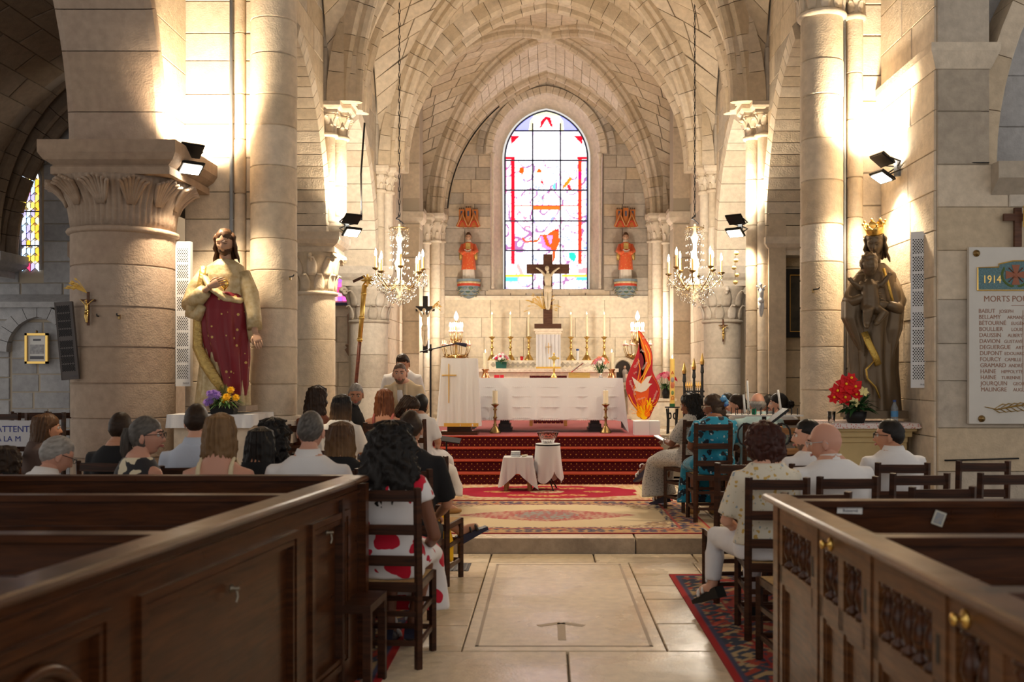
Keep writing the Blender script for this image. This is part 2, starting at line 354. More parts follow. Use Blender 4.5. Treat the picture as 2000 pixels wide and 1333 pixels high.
# ---- rib and voussoir builder
def rib(parent, pts, S, prof, nseg, mat, name='voussoir', gap=.004, flip=1):
    pts = [Vector(p) for p in pts]; S = Vector(S).normalized(); n = len(pts); k0 = 0
    for s_ in range(nseg):
        i0 = round(s_ * (n - 1) / nseg); i1 = round((s_ + 1) * (n - 1) / nseg); rs = []
        for i in range(i0, i1 + 1):
            T = (pts[min(i + 1, n - 1)] - pts[max(i - 1, 0)]).normalized(); Nn = S.cross(T).normalized() * flip
            off = T * (gap if i == i0 else (-gap if i == i1 else 0))
            rs.append([pts[i] + off + S * l + Nn * q for l, q in prof])
        MB().rings(rs).build(name, mat, parent)
def curve3(fn, n): return [fn(i / n) for i in range(n + 1)]
P_DIAG = [(-.13, .16), (-.13, -.05), (-.10, -.08), (-.06, -.075), (-.065, -.14), (-.035, -.19), (0, -.20), (.035, -.19), (.065, -.14), (.06, -.075), (.10, -.08), (.13, -.05), (.13, .16)]
P_TRAN = [(-.33, .2), (-.33, -.08), (-.32, -.15), (-.26, -.20), (-.19, -.16), (-.18, -.07), (-.12, -.11), (.12, -.11), (.18, -.07), (.19, -.16), (.26, -.20), (.32, -.15), (.33, -.08), (.33, .2)]
P_FORM = [(-.08, .1), (-.08, -.01), (-.06, -.06), (0, -.085), (.06, -.06), (.08, -.01), (.08, .1)]
A = 2.5
def transverse(y, apex=7.85, a=A, n=36):
    l, r = arc(a, apex - SPR, n, SPR); return [(x, y, z) for x, z in l] + [(x, y, z) for x, z in reversed(r[:-1])]
def diag(P, K, n=24):
    P, K = Vector(P), Vector(K); h = K.z - P.z
    return [(P.x + (K.x - P.x) * (1 - math.cos(PI / 2 * t)), P.y + (K.y - P.y) * (1 - math.cos(PI / 2 * t)), P.z + h * math.sin(PI / 2 * t)) for t in [i / n for i in range(n + 1)]]
ceil_ = struct('ceiling', MB().bb(-3.2, 3.2, 9.6, 21.5, 9.0, 9.2), S_MORT)
ribs = []
def ribset(name, pts, S, prof, nseg, mat=S_CREAM, flip=1):
    o = bpy.data.objects.new(name, None); col.objects.link(o); o.parent = ceil_; rib(o, pts, S, prof, nseg, mat, flip=flip); return o
ribset('transverse_rib', transverse(Y2), (0, 1, 0), P_TRAN, 32, flip=-1)
ribset('transverse_rib', transverse(Y1), (0, 1, 0), P_TRAN, 28, flip=-1)
K3 = Vector((0, 18.55, 8.02)); K2 = Vector((0, 14.42, 8.05)); K1 = Vector((0, 11.3, 8.1))
corner = {}
for sx in (-1, 1):
    for nm, P, K in (('n', (sx * 2.46, Y2 + .2, SPR), K3), ('f', (sx * 2.3, Y3 - .15, 4.87), K3), ('f2', (sx * 2.46, Y2 - .2, SPR), K2), ('n2', (sx * 2.46, Y1 + .2, SPR), K2), ('f1', (sx * 2.46, Y1 - .2, SPR), K1)):
        pts = diag(P, K); d = (K - Vector(P)); S = Vector((-d.y, d.x, 0)).normalized()
        corner[(sx, nm)] = pts
        ribset('diagonal_rib', pts, S, P_DIAG, 16, flip=-1)
kb = MB().lathe([(.02, -.20), (.16, -.19), (.2, -.12), (.24, -.05), (.2, .1)], K3, 16); kb.build('keystone', S_CREAM, ceil_, smooth=True)
ll, rr = arc(2.16, 7.85 - 4.87, 36, 4.87, .02)
back_arch = [(x, YB - .1, z) for x, z in ll] + [(x, YB - .1, z) for x, z in reversed(rr[:-1])]
ribset('wall_rib', back_arch, (0, 1, 0), P_FORM, 32, flip=-1)
ribset('wall_rib', [(x * 1.085, YB - .35, 4.87 + (z - 4.87) * 1.045) for x, y, z in back_arch], (0, 1, 0), P_DIAG, 32, flip=-1)
def sidearch(sx, ya, yb, apex):
    l, r = arc((yb - ya) / 2, apex - SPR, 24, SPR, (ya + yb) / 2); x = sx * 2.72
    return [(x, y, z) for y, z in l], [(x, y, z) for y, z in r]
# vault webs laid in courses of small stones
def web(parent, ca, cb, nc, per, mat, seed):
    """stones between boundary curve ca and rib cb (both springing to crown)"""
    rng = random.Random(seed); ca = [Vector(p) for p in ca]; cb = [Vector(p) for p in cb]
    def P(s_, t):
        i = s_ * (len(ca) - 1); k = min(int(i), len(ca) - 2); f = i - k; a = ca[k].lerp(ca[k + 1], f)
        i = s_ * (len(cb) - 1); k = min(int(i), len(cb) - 2); f = i - k; b = cb[k].lerp(cb[k + 1], f)
        p = a.lerp(b, t); p.z += .25 * t * (1 - t) * s_; return p
    back = MB().grid(lambda u, v: P(v, u) + Vector((0, 0, .05)), 6, 16).build('web_backing', S_MORT, parent)
    for i in range(nc):
        s0, s1 = i / nc, (i + 1) / nc; ln = (P((s0 + s1) / 2, 0) - P((s0 + s1) / 2, 1)).length
        k = max(1, round(ln / per)); cuts = [0.] + [(j + rng.uniform(-.25, .25)) / k for j in range(1, k)] + [1.]
        for j in range(k):
            q = [P(s0, cuts[j]), P(s0, cuts[j + 1]), P(s1, cuts[j + 1]), P(s1, cuts[j])]
            nn = (q[1] - q[0]).cross(q[3] - q[0]); nn = nn if nn.length > 1e-9 else Vector((0, 0, 1)); nn.normalize()
            if nn.z > 0: nn = -nn
            block(parent, q, nn, .012 + rng.uniform(0, .006), mat, .006, 'vault_stone')
def cell(name): o = bpy.data.objects.new(name, None); col.objects.link(o); o.parent = ceil_; return o
half = len(ll)
c = cell('vault_web'); web(c, back_arch[:half], corner[(-1, 'f')], 20, .42, S_PALE, 3); web(c, list(reversed(back_arch[half - 1:])), corner[(1, 'f')], 20, .42, S_PALE, 4)
tp = transverse(Y2); h2 = 37
c = cell('vault_web'); web(c, tp[:h2], corner[(-1, 'n')], 14, .5, S_CREAM, 5); web(c, list(reversed(tp[h2 - 1:])), corner[(1, 'n')], 14, .5, S_CREAM, 6)
for sx in (-1, 1):
    a1, a2 = sidearch(sx, Y2 + .2, Y3 - .1, 7.5); c = cell('vault_web')
    web(c, a1, corner[(sx, 'n')], 16, .5, S_CREAM, 7 + sx); web(c, a2, corner[(sx, 'f')], 16, .5, S_CREAM, 17 + sx)
    a1, a2 = sidearch(sx, Y1 + .2, Y2 - .2, 7.6); c = cell('vault_web')
    web(c, a2, corner[(sx, 'f2')], 12, .6, S_CREAM, 27 + sx); web(c, a1, corner[(sx, 'n2')], 10, .8, S_CREAM, 37 + sx)
    a1, a2 = sidearch(sx, Y1 - 2.6, Y1 - .2, 7.4); c = cell('vault_web'); web(c, a2, corner[(sx, 'f1')], 8, .9, S_CREAM, 47 + sx)
c = cell('vault_web'); web(c, tp[:h2], corner[(-1, 'f2')], 14, .5, S_CREAM, 55); web(c, list(reversed(tp[h2 - 1:])), corner[(1, 'f2')], 14, .5, S_CREAM, 56)
tq = transverse(Y1); c = cell('vault_web')
for nm, sd in (('n2', 0), ('f1', 1)): web(c, tq[:h2], corner[(-1, nm)], 8, .9, S_CREAM, 65 + sd); web(c, list(reversed(tq[h2 - 1:])), corner[(1, nm)], 8, .9, S_CREAM, 67 + sd)
# ---- back wall with the window opening
WX, WA, WZ0, WZS, WZ1 = 0.0, .885, 3.42, 6.25, 7.27     # glass: centre, half width, sill, springing, apex
wl, wr = arc(WA + .06, WZ1 - WZS + .06, 14, WZS, WX); sl, sr_ = arc(WA + .30, WZ1 - WZS + .30, 14, WZS, WX); HO = WA + .29
poly = [(-2.7, 0), (-2.7, 8.6), (2.7, 8.6), (2.7, 0), (WA + .06, 0)]
wb = MB(); fn = lambda u, v, t: (u, t, v)
hole = [(-WA - .06, WZ0)] + wl + list(reversed(wr[:-1])) + [(WA + .06, WZ0)]
wb.prism([(-2.7, 0), (2.7, 0), (2.7, 3.36), (-2.7, 3.36)], fn, YB, YB + .5)
wb.prism([(-2.7, 3.36), (-HO, 3.36)] + sl + [(WX, 8.6), (-2.7, 8.6)], fn, YB, YB + .5)
wb.prism([(2.7, 8.6), (WX, 8.6)] + list(reversed(sr_)) + [(HO, 3.36), (2.7, 3.36)], fn, YB, YB + .5)
wback = struct('wall_back', wb, S_MORTD)
sl, sr_ = arc(WA + .30, WZ1 - WZS + .30, 14, WZS, WX)
def hw_at(pts, z):
    for (x0, z0), (x1, z1) in zip(pts[:-1], pts[1:]):
        if z0 <= z <= z1: return abs(x0 + (x1 - x0) * (z - z0) / (z1 - z0 + 1e-9))
    return 0.
def back_spans(z):
    fw = 2.2 if z < 4.87 else hw_at([(x - .02, zz) for x, zz in ll], z)
    if z > 7.84: return []
    if z < 3.37: return [(-2.2, 2.2)]
    w_ = WA + .30 if z < WZS else hw_at([(x - WX, zz) for x, zz in sl], z)
    return [(-fw, -w_), (w_, fw)] if w_ > 0 else [(-fw, 0), (0, fw)]
ashlar(wback, (.02, YB, 0), (1, 0, 0), (0, -1, 0), [3.28] + courses(3.375, 7.8, .262, 2), back_spans, .46, [S_GREY, S_GREY, S_CREAM], 11, .014, name='stone')
ashlar(wback, (.02, YB, 0), (1, 0, 0), (0, -1, 0), courses(.74, 3.22, .41, 3, .02), lambda z: [(-2.2, 2.2)], .9, S_PANEL, 12, .018, .0025, 'panel_stone', .001)
MB().bb(-2.2, 2.24, YB - .07, YB, 3.22, 3.27).bb(-2.2, 2.24, YB - .045, YB, 3.18, 3.22).build('string_course', S_PANEL, wback)
wm = MB().bb(-WA - .34, WA + .34, YB - .03, YB + .02, 3.33, 3.4); wm.add([(-WA - .30, YB - .03, 3.36), (WA + .3, YB - .03, 3.36), (WA + .02, YB + .36, WZ0 + .03), (-WA - .02, YB + .36, WZ0 + .03)], [(0, 1, 2, 3)])
wm.build('sloping_sill', S_PALE, wback)
# splayed jamb, moulded arch and slim colonnettes round the window
jb = MB(); ring0 = [(-WA - .28, 3.4)] + sl + list(reversed(sr_[:-1])) + [(WA + .28, 3.4)]; ring1 = [(-WA - .04, 3.4)] + wl + list(reversed(wr[:-1])) + [(WA + .04, 3.4)]
jb.rings([[(x, YB - .03, z) for x, z in ring0], [(x, YB + .02, z) for x, z in [(p[0] * .95 + q[0] * .05, p[1] * .95 + q[1] * .05) for p, q in zip(ring0, ring1)]], [(x, YB + .38, z) for x, z in ring1]], False, closed=False)
jb.build('splayed_jamb', S_PALE, wback, ang=40)
wp = [(x, YB - .03, z) for x, z in sl] + [(x, YB - .03, z) for x, z in reversed(sr_[:-1])]
grp = bpy.data.objects.new('window_arch', None); col.objects.link(grp); grp.parent = wback
rib(grp, [(x * 1.0, YB - .03, z + .02) for x, y, z in wp], (0, 1, 0), [(l * .8, q * .9) for l, q in P_FORM], 26, S_PALE, flip=-1)
rib(grp, [(x * 1.17, YB - .04, WZS + (z - WZS) * 1.16) for x, y, z in wp], (0, 1, 0), [(l * .7, q * .8) for l, q in P_FORM], 26, S_GREY, flip=-1)
for sx in (-1, 1):
    x = sx * (WA + .24)
    o = MB().lathe([(.035, 3.42), (.04, 3.46), (.028, 3.5), (.028, 6.1), (.035, 6.12), (.03, 6.14), (.055, 6.24), (.06, 6.25), (.06, 6.28)], (x, YB - .05, 0), 10).build('colonnette', S_PALE, wback, smooth=True)
# ---- capitals, drums, columns
def leaf(mb, x, y, z0, z1, r0, r1, th, wd, curl, mi=0):
    n = 5; rows = []
    for i in range(7):
        f = i / 6; r = r0 + (r1 - r0) * f ** 1.6 + curl * max(0, f - .7) * 2.2; z = z0 + (z1 - z0) * (f if f < .85 else .85 - (f - .85) * .5)
        wv = wd * (math.sin(PI * min(1, .25 + f * .72)) * .95 + .05); row = []
        for j in range(n):
            g = (j / (n - 1) - .5) * 2; rr_ = r + .25 * wv * (-abs(g) + .3 * math.cos(g * 6)) * .5; a = th + g * wv / max(r, .05)
            row.append((x + rr_ * math.cos(a), y + rr_ * math.sin(a), z))
        rows.append(row)
    mb.rings(rows, False, mi, closed=False)
    for row in rows: pass
    return mb
def capital(parent, x, y, z0, z1, r0, r1, mat, n=8, volutes=True, tiers=2, fluted=False, sq=None):
    h = z1 - z0
    c = MB().lathe([(r0 * 1.0, z0), (r0 * 1.02, z0 + h * .3), (r0 + (r1 - r0) * .3, z0 + h * .6), (r0 + (r1 - r0) * .75, z0 + h * .88), (r1 * .98, z1)], (x, y, 0), 28).build('capital', mat, parent, smooth=True)
    for t in range(tiers):
        for i in range(n):
            th = 2 * PI * (i + .5 * t) / n + .2; a, b = z0 + h * (.02 + .38 * t), z0 + h * (.52 + .44 * t)
            m = MB(); leaf(m, x, y, a, b, r0 * (1.03 + .08 * t), (r0 * 1.18 if t == 0 else r1 * 1.0), th, .8 * PI * r0 / n, (r1 - r0) * .5)
            o = m.build('leaf', mat, c, smooth=True); s_ = o.modifiers.new('thickness', 'SOLIDIFY'); s_.thickness = .02; s_.offset = 0
    if volutes:
        for i in range(8):
            th = PI / 4 * i; rr_ = r1 * (1.13 if i % 2 else .95)
            m = MB(); cx, cy, cz = x + rr_ * math.cos(th), y + rr_ * math.sin(th), z1 - h * .16
            pts = []; Rv = Matrix.Rotation(th, 3, 'Z')
            for k in range(15):
                a = k * .55; q = r1 * .16 * (1 - k / 17); p = Rv @ Vector((q * math.cos(a) - .0, 0, q * math.sin(a))); pts.append((cx + p.x, cy + p.y, cz + p.z))
            m.tube(pts, [r1 * .075 * (1 - k / 30) for k in range(15)], 6); m.ball((cx, cy, cz), r1 * .07, 8, 6); m.build('volute', mat, c, smooth=True)
    return c
def abacus(parent, x, y, z0, z1, w0, w1, mat, dy=None, name='abacus'):
    m = MB(); h = z1 - z0; d0, d1 = (w0, w1) if dy is None else (w0 * dy, w1 * dy)
    rs = []
    for w_, d_, z in ((w0, d0, z0), (w0, d0, z0 + h * .22), (w0 * .97, d0 * .97, z0 + h * .28), (w0 + (w1 - w0) * .55, d0 + (d1 - d0) * .55, z0 + h * .42), (w1, d1, z0 + h * .62), (w1, d1, z1)):
        rs.append([(x + a * w_ / 2, y + b * d_ / 2, z) for a, b in ((-1, -1), (1, -1), (1, 1), (-1, 1))])
    return m.rings(rs).build(name, mat, parent)
def drums(parent, x, y, r, z0, z1, h, mat, seed=0, n=28, name='drum', mats=None):
    rng = random.Random(seed); cs = courses(z0, z1, h, seed)
    for a, b in zip(cs[:-1], cs[1:]):
        rr_ = r + rng.uniform(-.003, .003)
        MB().lathe([(rr_ - .012, a - .001), (rr_ - .012, a + .002), (rr_, a + .009), (rr_, b - .009), (rr_ - .012, b - .002), (rr_ - .012, b + .001)], (x, y, 0), n).build(name, rng.choice(mats) if mats else mat, parent, ang=50)
def neck(parent, x, y, z, r, mat): return MB().lathe([(r, z - .03), (r + .03, z - .02), (r + .038, z), (r + .03, z + .02), (r, z + .03)], (x, y, 0), 28).build('neck_ring', mat, parent, smooth=True)
def colbase(parent, x, y, z, r, mat): MB().lathe([(r + .12, z), (r + .12, z + .07), (r + .09, z + .1), (r + .04, z + .13), (r + .06, z + .17), (r, z + .2)], (x, y, 0), 28).build('base', mat, parent, smooth=True); 
# nave column on the left with the fluted capital
AX, AY, AR = -3.98, 9.38, .46
t = thing('nave_column', 'thick round nave column with fluted leaf capital beside the robed statue', 'column')
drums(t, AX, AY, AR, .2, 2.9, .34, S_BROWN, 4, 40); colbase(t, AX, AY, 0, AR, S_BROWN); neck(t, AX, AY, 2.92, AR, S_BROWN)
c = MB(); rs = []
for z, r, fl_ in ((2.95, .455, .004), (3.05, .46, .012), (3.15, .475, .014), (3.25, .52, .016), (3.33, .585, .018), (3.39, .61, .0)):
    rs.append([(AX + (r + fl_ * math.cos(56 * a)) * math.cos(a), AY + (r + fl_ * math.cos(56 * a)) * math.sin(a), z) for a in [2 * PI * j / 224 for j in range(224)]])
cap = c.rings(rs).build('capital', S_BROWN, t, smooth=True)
for i in range(12):
    m = MB(); th = 2 * PI * i / 12
    for k in range(7): 
        g = (k - 3) / 3; m.tube([(AX + (.49 + .02 * f + .16 * f * f) * math.cos(th + g * .19 * (.3 + .7 * f)), AY + (.49 + .02 * f + .16 * f * f) * math.sin(th + g * .19 * (.3 + .7 * f)), 3.14 + .26 * f - .05 * abs(g) * f - (.03 if f > .9 else 0)) for f in (0, .3, .6, .85, 1.0)], [.012, .018, .022, .022, .012], 6)
    m.build('leaf', S_BROWN, cap, smooth=True)
abacus(t, AX + .1, AY, 3.39, 3.68, 1.06, 1.22, S_BROWN)
# nave arcade wall above it, running towards the camera on the left
al, ar_ = arc(2.35, 2.9, 22, 3.68, 9.3 - 2.35)
wn = MB(); fx = lambda u, v, t: (t, u, v)
wn.prism([(9.9, 3.68), (9.9, 9), (3.6, 9), (3.6, 3.68), (4.6, 3.68)] + al[1:] + list(reversed(ar_[:-1])), fx, -4.42, -3.6)
wn.bb(-4.42, -3.57, 3.6, 4.6, 0, 3.7)
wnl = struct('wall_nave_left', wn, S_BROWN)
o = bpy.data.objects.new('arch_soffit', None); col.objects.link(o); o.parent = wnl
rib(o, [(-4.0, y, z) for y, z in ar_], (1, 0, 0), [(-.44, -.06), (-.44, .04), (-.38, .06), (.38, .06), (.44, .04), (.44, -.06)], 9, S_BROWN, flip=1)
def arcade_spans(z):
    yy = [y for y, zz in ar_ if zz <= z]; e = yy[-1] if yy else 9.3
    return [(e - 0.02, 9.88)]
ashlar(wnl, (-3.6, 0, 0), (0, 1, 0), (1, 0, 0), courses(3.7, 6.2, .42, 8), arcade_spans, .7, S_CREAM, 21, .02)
# chancel-arch pier, left: flat pilaster, pipe, colonnette, half column
def pier(name, sx, xo, xi, y0, y1, face, extra):
    m = MB().bb(min(sx * xo, sx * xi), max(sx * xo, sx * xi), y0, y1, 0, 9.0)
    w_ = struct(name, m, S_MORT); return w_
pl = pier('wall_pier_left', -1, 3.6, 2.75, 9.92, 10.75, 0, 0)
ashlar(pl, (0, 9.92, 0), (1, 0, 0), (0, -1, 0), courses(0, 6.6, .31, 9), lambda z: [(-3.6, -3.10)], .6, S_PALE, 22, .02)
ashlar(pl, (0, 9.92, 0), (1, 0, 0), (0, -1, 0), courses(0, 6.6, .31, 9), lambda z: [(-2.99, -2.76)], .6, S_CREAM, 23, .02)
ashlar(pl, (-2.75, 0, 0), (0, 1, 0), (1, 0, 0), courses(0, 6.6, .31, 9), lambda z: [(9.94, 10.74)], .5, S_CREAM, 24, .012)
t = thing('half_column', 'tall round half column on the chancel arch pier beside the robed statue', 'column')
drums(t, -2.70, 9.86, .225, 1.2, 5.42, .36, S_CREAM, 31, mats=[S_CREAM, S_PALE]); neck(t, -2.70, 9.86, 5.44, .225, S_PALE); capital(t, -2.7, 9.86, 5.47, 5.85, .225, .34, S_PALE); abacus(t, -2.7, 9.86, 5.85, 6.05, .66, .8, S_PALE)
MB().lathe([(.30, 1.08), (.30, 1.14), (.26, 1.2)], (-2.70, 9.86, 0), 28).bb(-3.0, -2.42, 9.5, 9.9, .95, 1.16).build('plinth', S_PALE, t, ang=40)
MB().bb(-2.96, -2.46, 9.55, 9.9, 0, .95).build('plinth_block', S_CREAM, t)
t = thing('wall_shaft', 'slim engaged shaft beside the flat pilaster behind the robed statue', 'column'); drums(t, -3.045, 9.9, .055, .1, 6.6, .55, S_CREAM, 33, 14)
tag(MB().tube([(-3.125, 9.87, .3), (-3.125, 9.87, 6.6)], .017, 8).build('conduit_pipe', M('grey_paint', (.22, .25, .29), .4), smooth=True), 'grey vertical pipe up the pale pilaster behind the robed statue', 'pipe')
# right: half column, colonnettes, pilaster and the deep nave pier
pr = pier('wall_pier_right', 1, 3.9, 2.75, 9.92, 10.75, 0, 0)
ashlar(pr, (0, 9.92, 0), (1, 0, 0), (0, -1, 0), courses(0, 6.6, .33, 10), lambda z: [(3.14, 3.35)], .6, S_PALE, 25, .02)
ashlar(pr, (2.75, 0, 0), (0, 1, 0), (-1, 0, 0), courses(0, 6.6, .33, 10), lambda z: [(9.94, 10.74)], .5, S_CREAM, 26, .012)
t = thing('half_column', 'tall round half column on the chancel arch pier beside the statue of mother and child', 'column')
drums(t, 2.73, 9.86, .205, .2, 5.12, .42, S_PALE, 35, mats=[S_CREAM, S_PALE]); colbase(t, 2.73, 9.86, 0, .205, S_PALE); neck(t, 2.73, 9.86, 5.14, .205, S_PALE); capital(t, 2.73, 9.86, 5.17, 5.6, .205, .31, S_PALE, 10, tiers=2); abacus(t, 2.73, 9.86, 5.6, 5.8, .6, .74, S_PALE)
t = thing('wall_shaft', 'slim engaged shaft between half column and pilaster behind mother and child', 'column'); drums(t, 3.06, 9.88, .08, .1, 5.12, .5, S_PALE, 36, 16); neck(t, 3.06, 9.88, 5.14, .08, S_PALE); capital(t, 3.06, 9.88, 5.17, 5.45, .08, .13, S_PALE, 5, False)
tag(MB().tube([(2.955, 9.86, .3), (2.955, 9.86, 6.6)], .014, 8).build('conduit_pipe', M('grey_paint'), smooth=True), 'thin vertical pipe between half column and shaft behind mother and child', 'pipe')
NX = 3.34
m = MB().bb(NX, 3.79, 8.52, 9.93, 0, 9).bb(3.7, 8, 8.52, 9.3, 0, 3.4).bb(3.79, 8, 8.95, 9.3, 3.4, 9)
wr_ = struct('wall_right', m, S_MORT)
ashlar(wr_, (NX, 0, 0), (0, 1, 0), (-1, 0, 0), courses(0, 4.22, .35, 12), lambda z: [(8.52, 9.9)], .62, S_PALE, 27, .014)
ashlar(wr_, (NX, 0, 0), (0, 1, 0), (-1, 0, 0), courses(4.42, 6.6, .36, 13), lambda z: [(8.52, 9.9)], .62, S_PALE, 28, .014)
ashlar(wr_, (0, 8.52, 0), (1, 0, 0), (0, -1, 0), courses(0, 3.4, .38, 14), lambda z: [(NX, 6.3)], .75, [S_CREAM, S_CREAM, S_GREY], 29, .012, .003)
ashlar(wr_, (0, 8.52, 0), (1, 0, 0), (0, -1, 0), courses(3.4, 4.22, .41, 15), lambda z: [(NX, 3.79)], .5, S_GREY, 30, .012, .003)
ashlar(wr_, (0, 8.52, 0), (1, 0, 0), (0, -1, 0), courses(4.42, 6.6, .4, 16), lambda z: [(NX, 3.79)], .5, S_GREY, 31, .012, .003)
MB().add([(NX - .07, 8.45, 4.36), (3.86, 8.45, 4.36), (3.86, 9.95, 4.36), (NX - .07, 9.95, 4.36), (NX - .01, 8.51, 4.22), (3.80, 8.51, 4.22), (3.8, 9.95, 4.22), (NX - .01, 9.95, 4.22), (NX - .07, 8.45, 4.43), (3.86, 8.45, 4.43), (3.86, 9.95, 4.43), (NX - .07, 9.95, 4.43)],
    [(4, 7, 6, 5), (0, 4, 5, 1), (1, 5, 6, 2), (2, 6, 7, 3), (3, 7, 4, 0), (8, 9, 10, 11), (0, 1, 9, 8), (1, 2, 10, 9), (2, 3, 11, 10), (3, 0, 8, 11)]).build('impost', S_PALE, wr_)
MB().bb(3.8, 6.5, 8.36, 8.96, 3.26, 3.40).add([(3.8, 8.36, 3.26), (6.5, 8.36, 3.26), (6.5, 8.53, 3.12), (3.8, 8.53, 3.12), (3.8, 8.53, 3.26), (6.5, 8.53, 3.26)], [(0, 3, 2, 1), (0, 4, 3), (1, 2, 5)]).build('ledge', S_GREY, wr_)
bl, br = arc(2.4, 3.2, 18, 3.4, 6.15)
o = bpy.data.objects.new('blind_arch', None); col.objects.link(o); o.parent = wr_
rib(o, [(x, 8.72, z) for x, z in bl], (0, 1, 0), [(-.2, .06), (-.2, -.1), (-.17, -.12), (.2, -.12), (.2, .06)], 9, S_CREAM, flip=-1)
ashlar(wr_, (0, 8.95, 0), (1, 0, 0), (0, -1, 0), courses(3.4, 6.4, .42, 17), lambda z: [(3.8, 6.3)], .8, S_BLUE, 32, .012, .003)
# chancel side walls with pointed arcade arches
B1 = (10.9, 1.56, 3.3, 2.15); B2 = (14.37, 1.68, 3.3, 2.2)
for sx, nm in ((-1, 'left'), (1, 'right')):
    l1, r1 = arc(B1[1], B1[3], 18, B1[2], B1[0]); l2, r2 = arc(B2[1], B2[3], 18, B2[2], B2[0]); xw = sx * 2.75
    m = MB(); pol = [(20.95, 0), (20.95, 9), (10.74, 9)] + [p for p in l1 if p[0] > 10.74] + list(reversed(r1[:-1])) + l2 + list(reversed(r2[:-1])) + [(16.62, 3.3), (16.62, 0)]
    m.prism(pol if sx > 0 else list(reversed(pol)), fx, xw, sx * 3.3)
    wside = struct('wall_' + nm, m, S_MORT)
    def spans(z, r1=r1, r2=r2):
        w1 = abs(hw_at([(y - B1[0], zz) for y, zz in r1], z)); w2 = abs(hw_at([(y - B2[0], zz) for y, zz in r2], z)); out = []
        if z < 3.3: return [(16.62, 20.9)]
        return [(10.76, B1[0] - w1), (B1[0] + w1, B2[0] - w2), (B2[0] + w2, 20.9)]
    ashlar(wside, (xw, 0, 0), (0, 1, 0), (-sx, 0, 0), courses(3.3, 7.6, .31, 40 + sx), spans, .62, [S_CREAM, S_GREY], 44 + sx, .012, .004)
    ashlar(wside, (xw, 0, 0), (0, 1, 0), (-sx, 0, 0), courses(DAIS, 3.3, .37, 42 + sx), lambda z: [(16.62, 20.9)], .8, S_CREAM, 46 + sx, .012, .004)
    for l_, r_ in ((l1, r1), (l2, r2)):
        o = bpy.data.objects.new('arcade_arch', None); col.objects.link(o); o.parent = wside
        pts = [(sx * 3.0, y, z) for y, z in l_ if y > 10.78] + [(sx * 3.0, y, z) for y, z in reversed(r_[:-1])]
        rib(o, pts, (1, 0, 0), [(-.29, -.2), (-.31, -.03), (-.24, .06), (.24, .06), (.31, -.03), (.29, -.2)], 20, S_PALE, flip=1)
# piers 1 and 2: round column below, clustered shafts with their own capital above
def shaftset(label, sx, y, zb, lo=None, floor_=False):
    t = thing('wall_shaft', label, 'column'); xs = ((sx * 2.60, y, .085), (sx * 2.70, y - .17, .075), (sx * 2.70, y + .17, .075))
    for i, (x, yy, r) in enumerate(xs):
        drums(t, x, yy, r, zb, 4.56, .52, S_PALE, int(60 + y + i), 14); neck(t, x, yy, 4.58, r, S_PALE); capital(t, x, yy, 4.6, 4.84, r, r * 1.75, S_PALE, 5, True, 2)
        abacus(t, x, yy, 4.84, 4.97, .26, .34, S_PALE)
    MB().bb(sx * 2.74 if sx > 0 else -2.95, 2.95 if sx > 0 else -2.74, y - .3, y + .3, zb, 5.0).build('backing', S_CREAM, t)
    for dy in (-.27, .27): drums(t, sx * 2.735, y + dy, .045, 4.97, 7.4, .6, S_GREY, 70, 10)
    return t
def column(label, x, y, r, z0, zn, zc, za, mat, seed, lift=True):
    t = thing('chancel_column', label, 'column'); drums(t, x, y, r, z0 + .2, zn - .02, .55, mat, seed, 32); colbase(t, x, y, z0, r, mat); neck(t, x, y, zn, r, mat)
    capital(t, x, y, zn + .02, zc, r, r * 1.42, mat, 9); abacus(t, x, y, zc, za, r * 2.5, r * 3.1, mat); return t
column('round column with crisp leaf capital left of the leaning processional staff', -2.9, Y1, .235, PLAT, 2.62, 3.12, 3.36, S_CREAM, 81)
column('round column with scrolled capital behind the leaning staff and left chandelier', -2.9, Y2, .30, PLAT, 2.47, 3.03, 3.34, S_GREY, 82)
column('round grey column bearing a small crucifix behind the right chandelier', 2.88, Y2, .30, PLAT, 2.47, 3.03, 3.34, S_GREY, 83)
shaftset('cluster of slim shafts above the left chancel column nearest the nave', -1, Y1, 3.5)
shaftset('cluster of slim shafts above the left column behind the chandelier', -1, Y2, 3.34)
shaftset('cluster of slim shafts above the right column behind the chandelier', 1, Y2, 3.34)
MB_c = MB().lathe([(.02, 3.36), (.2, 3.37), (.22, 3.44), (.17, 3.5), (.18, 3.56), (.1, 3.6)], (-2.66, Y1, 0), 20)
tag(MB_c.build('shaft_base', S_PALE, smooth=True), 'moulded round base under the shafts on the left column capital', 'column base')
t = shaftset('cluster of slim shafts rising from the floor beside the right floodlight', 1, Y1, .3)
MB().bb(2.45, 3.0, Y1 - .32, Y1 + .32, PLAT, .34).build('base', S_PALE, t)
# square jamb pier and wall behind, right side
jr = struct('wall_jamb_right', MB().bb(2.78, 2.94, Y1 - .18, Y1 + .35, 0, 3.1).bb(2.75, 3.3, Y1 - .1, Y1 + .35, 3.2, 5.2), S_MORT)
ashlar(jr, (0, Y1 - .18, 0), (1, 0, 0), (0, -1, 0), courses(PLAT, 3.08, .3, 18), lambda z: [(2.77, 2.95)], .5, S_CREAM, 50, .016)
abacus(jr, 2.98, Y1 - .05, 3.08, 3.30, .44, .58, S_PALE, name='impost')
bw = struct('wall_transept_right', MB().bb(2.9, 6.5, Y1 + .02, Y1 + .4, 0, 6.4).bb(6.3, 6.6, 8.6, 17.2, 0, 4.2), S_MORTD)
ashlar(bw, (0, Y1 + .02, 0), (1, 0, 0), (0, -1, 0), courses(PLAT, 6.2, .36, 19), lambda z: [(2.96, 4.6)], .62, stone('honey_stone', (.60, .47, .30), amt=.3, rv=.1), 51, .016)
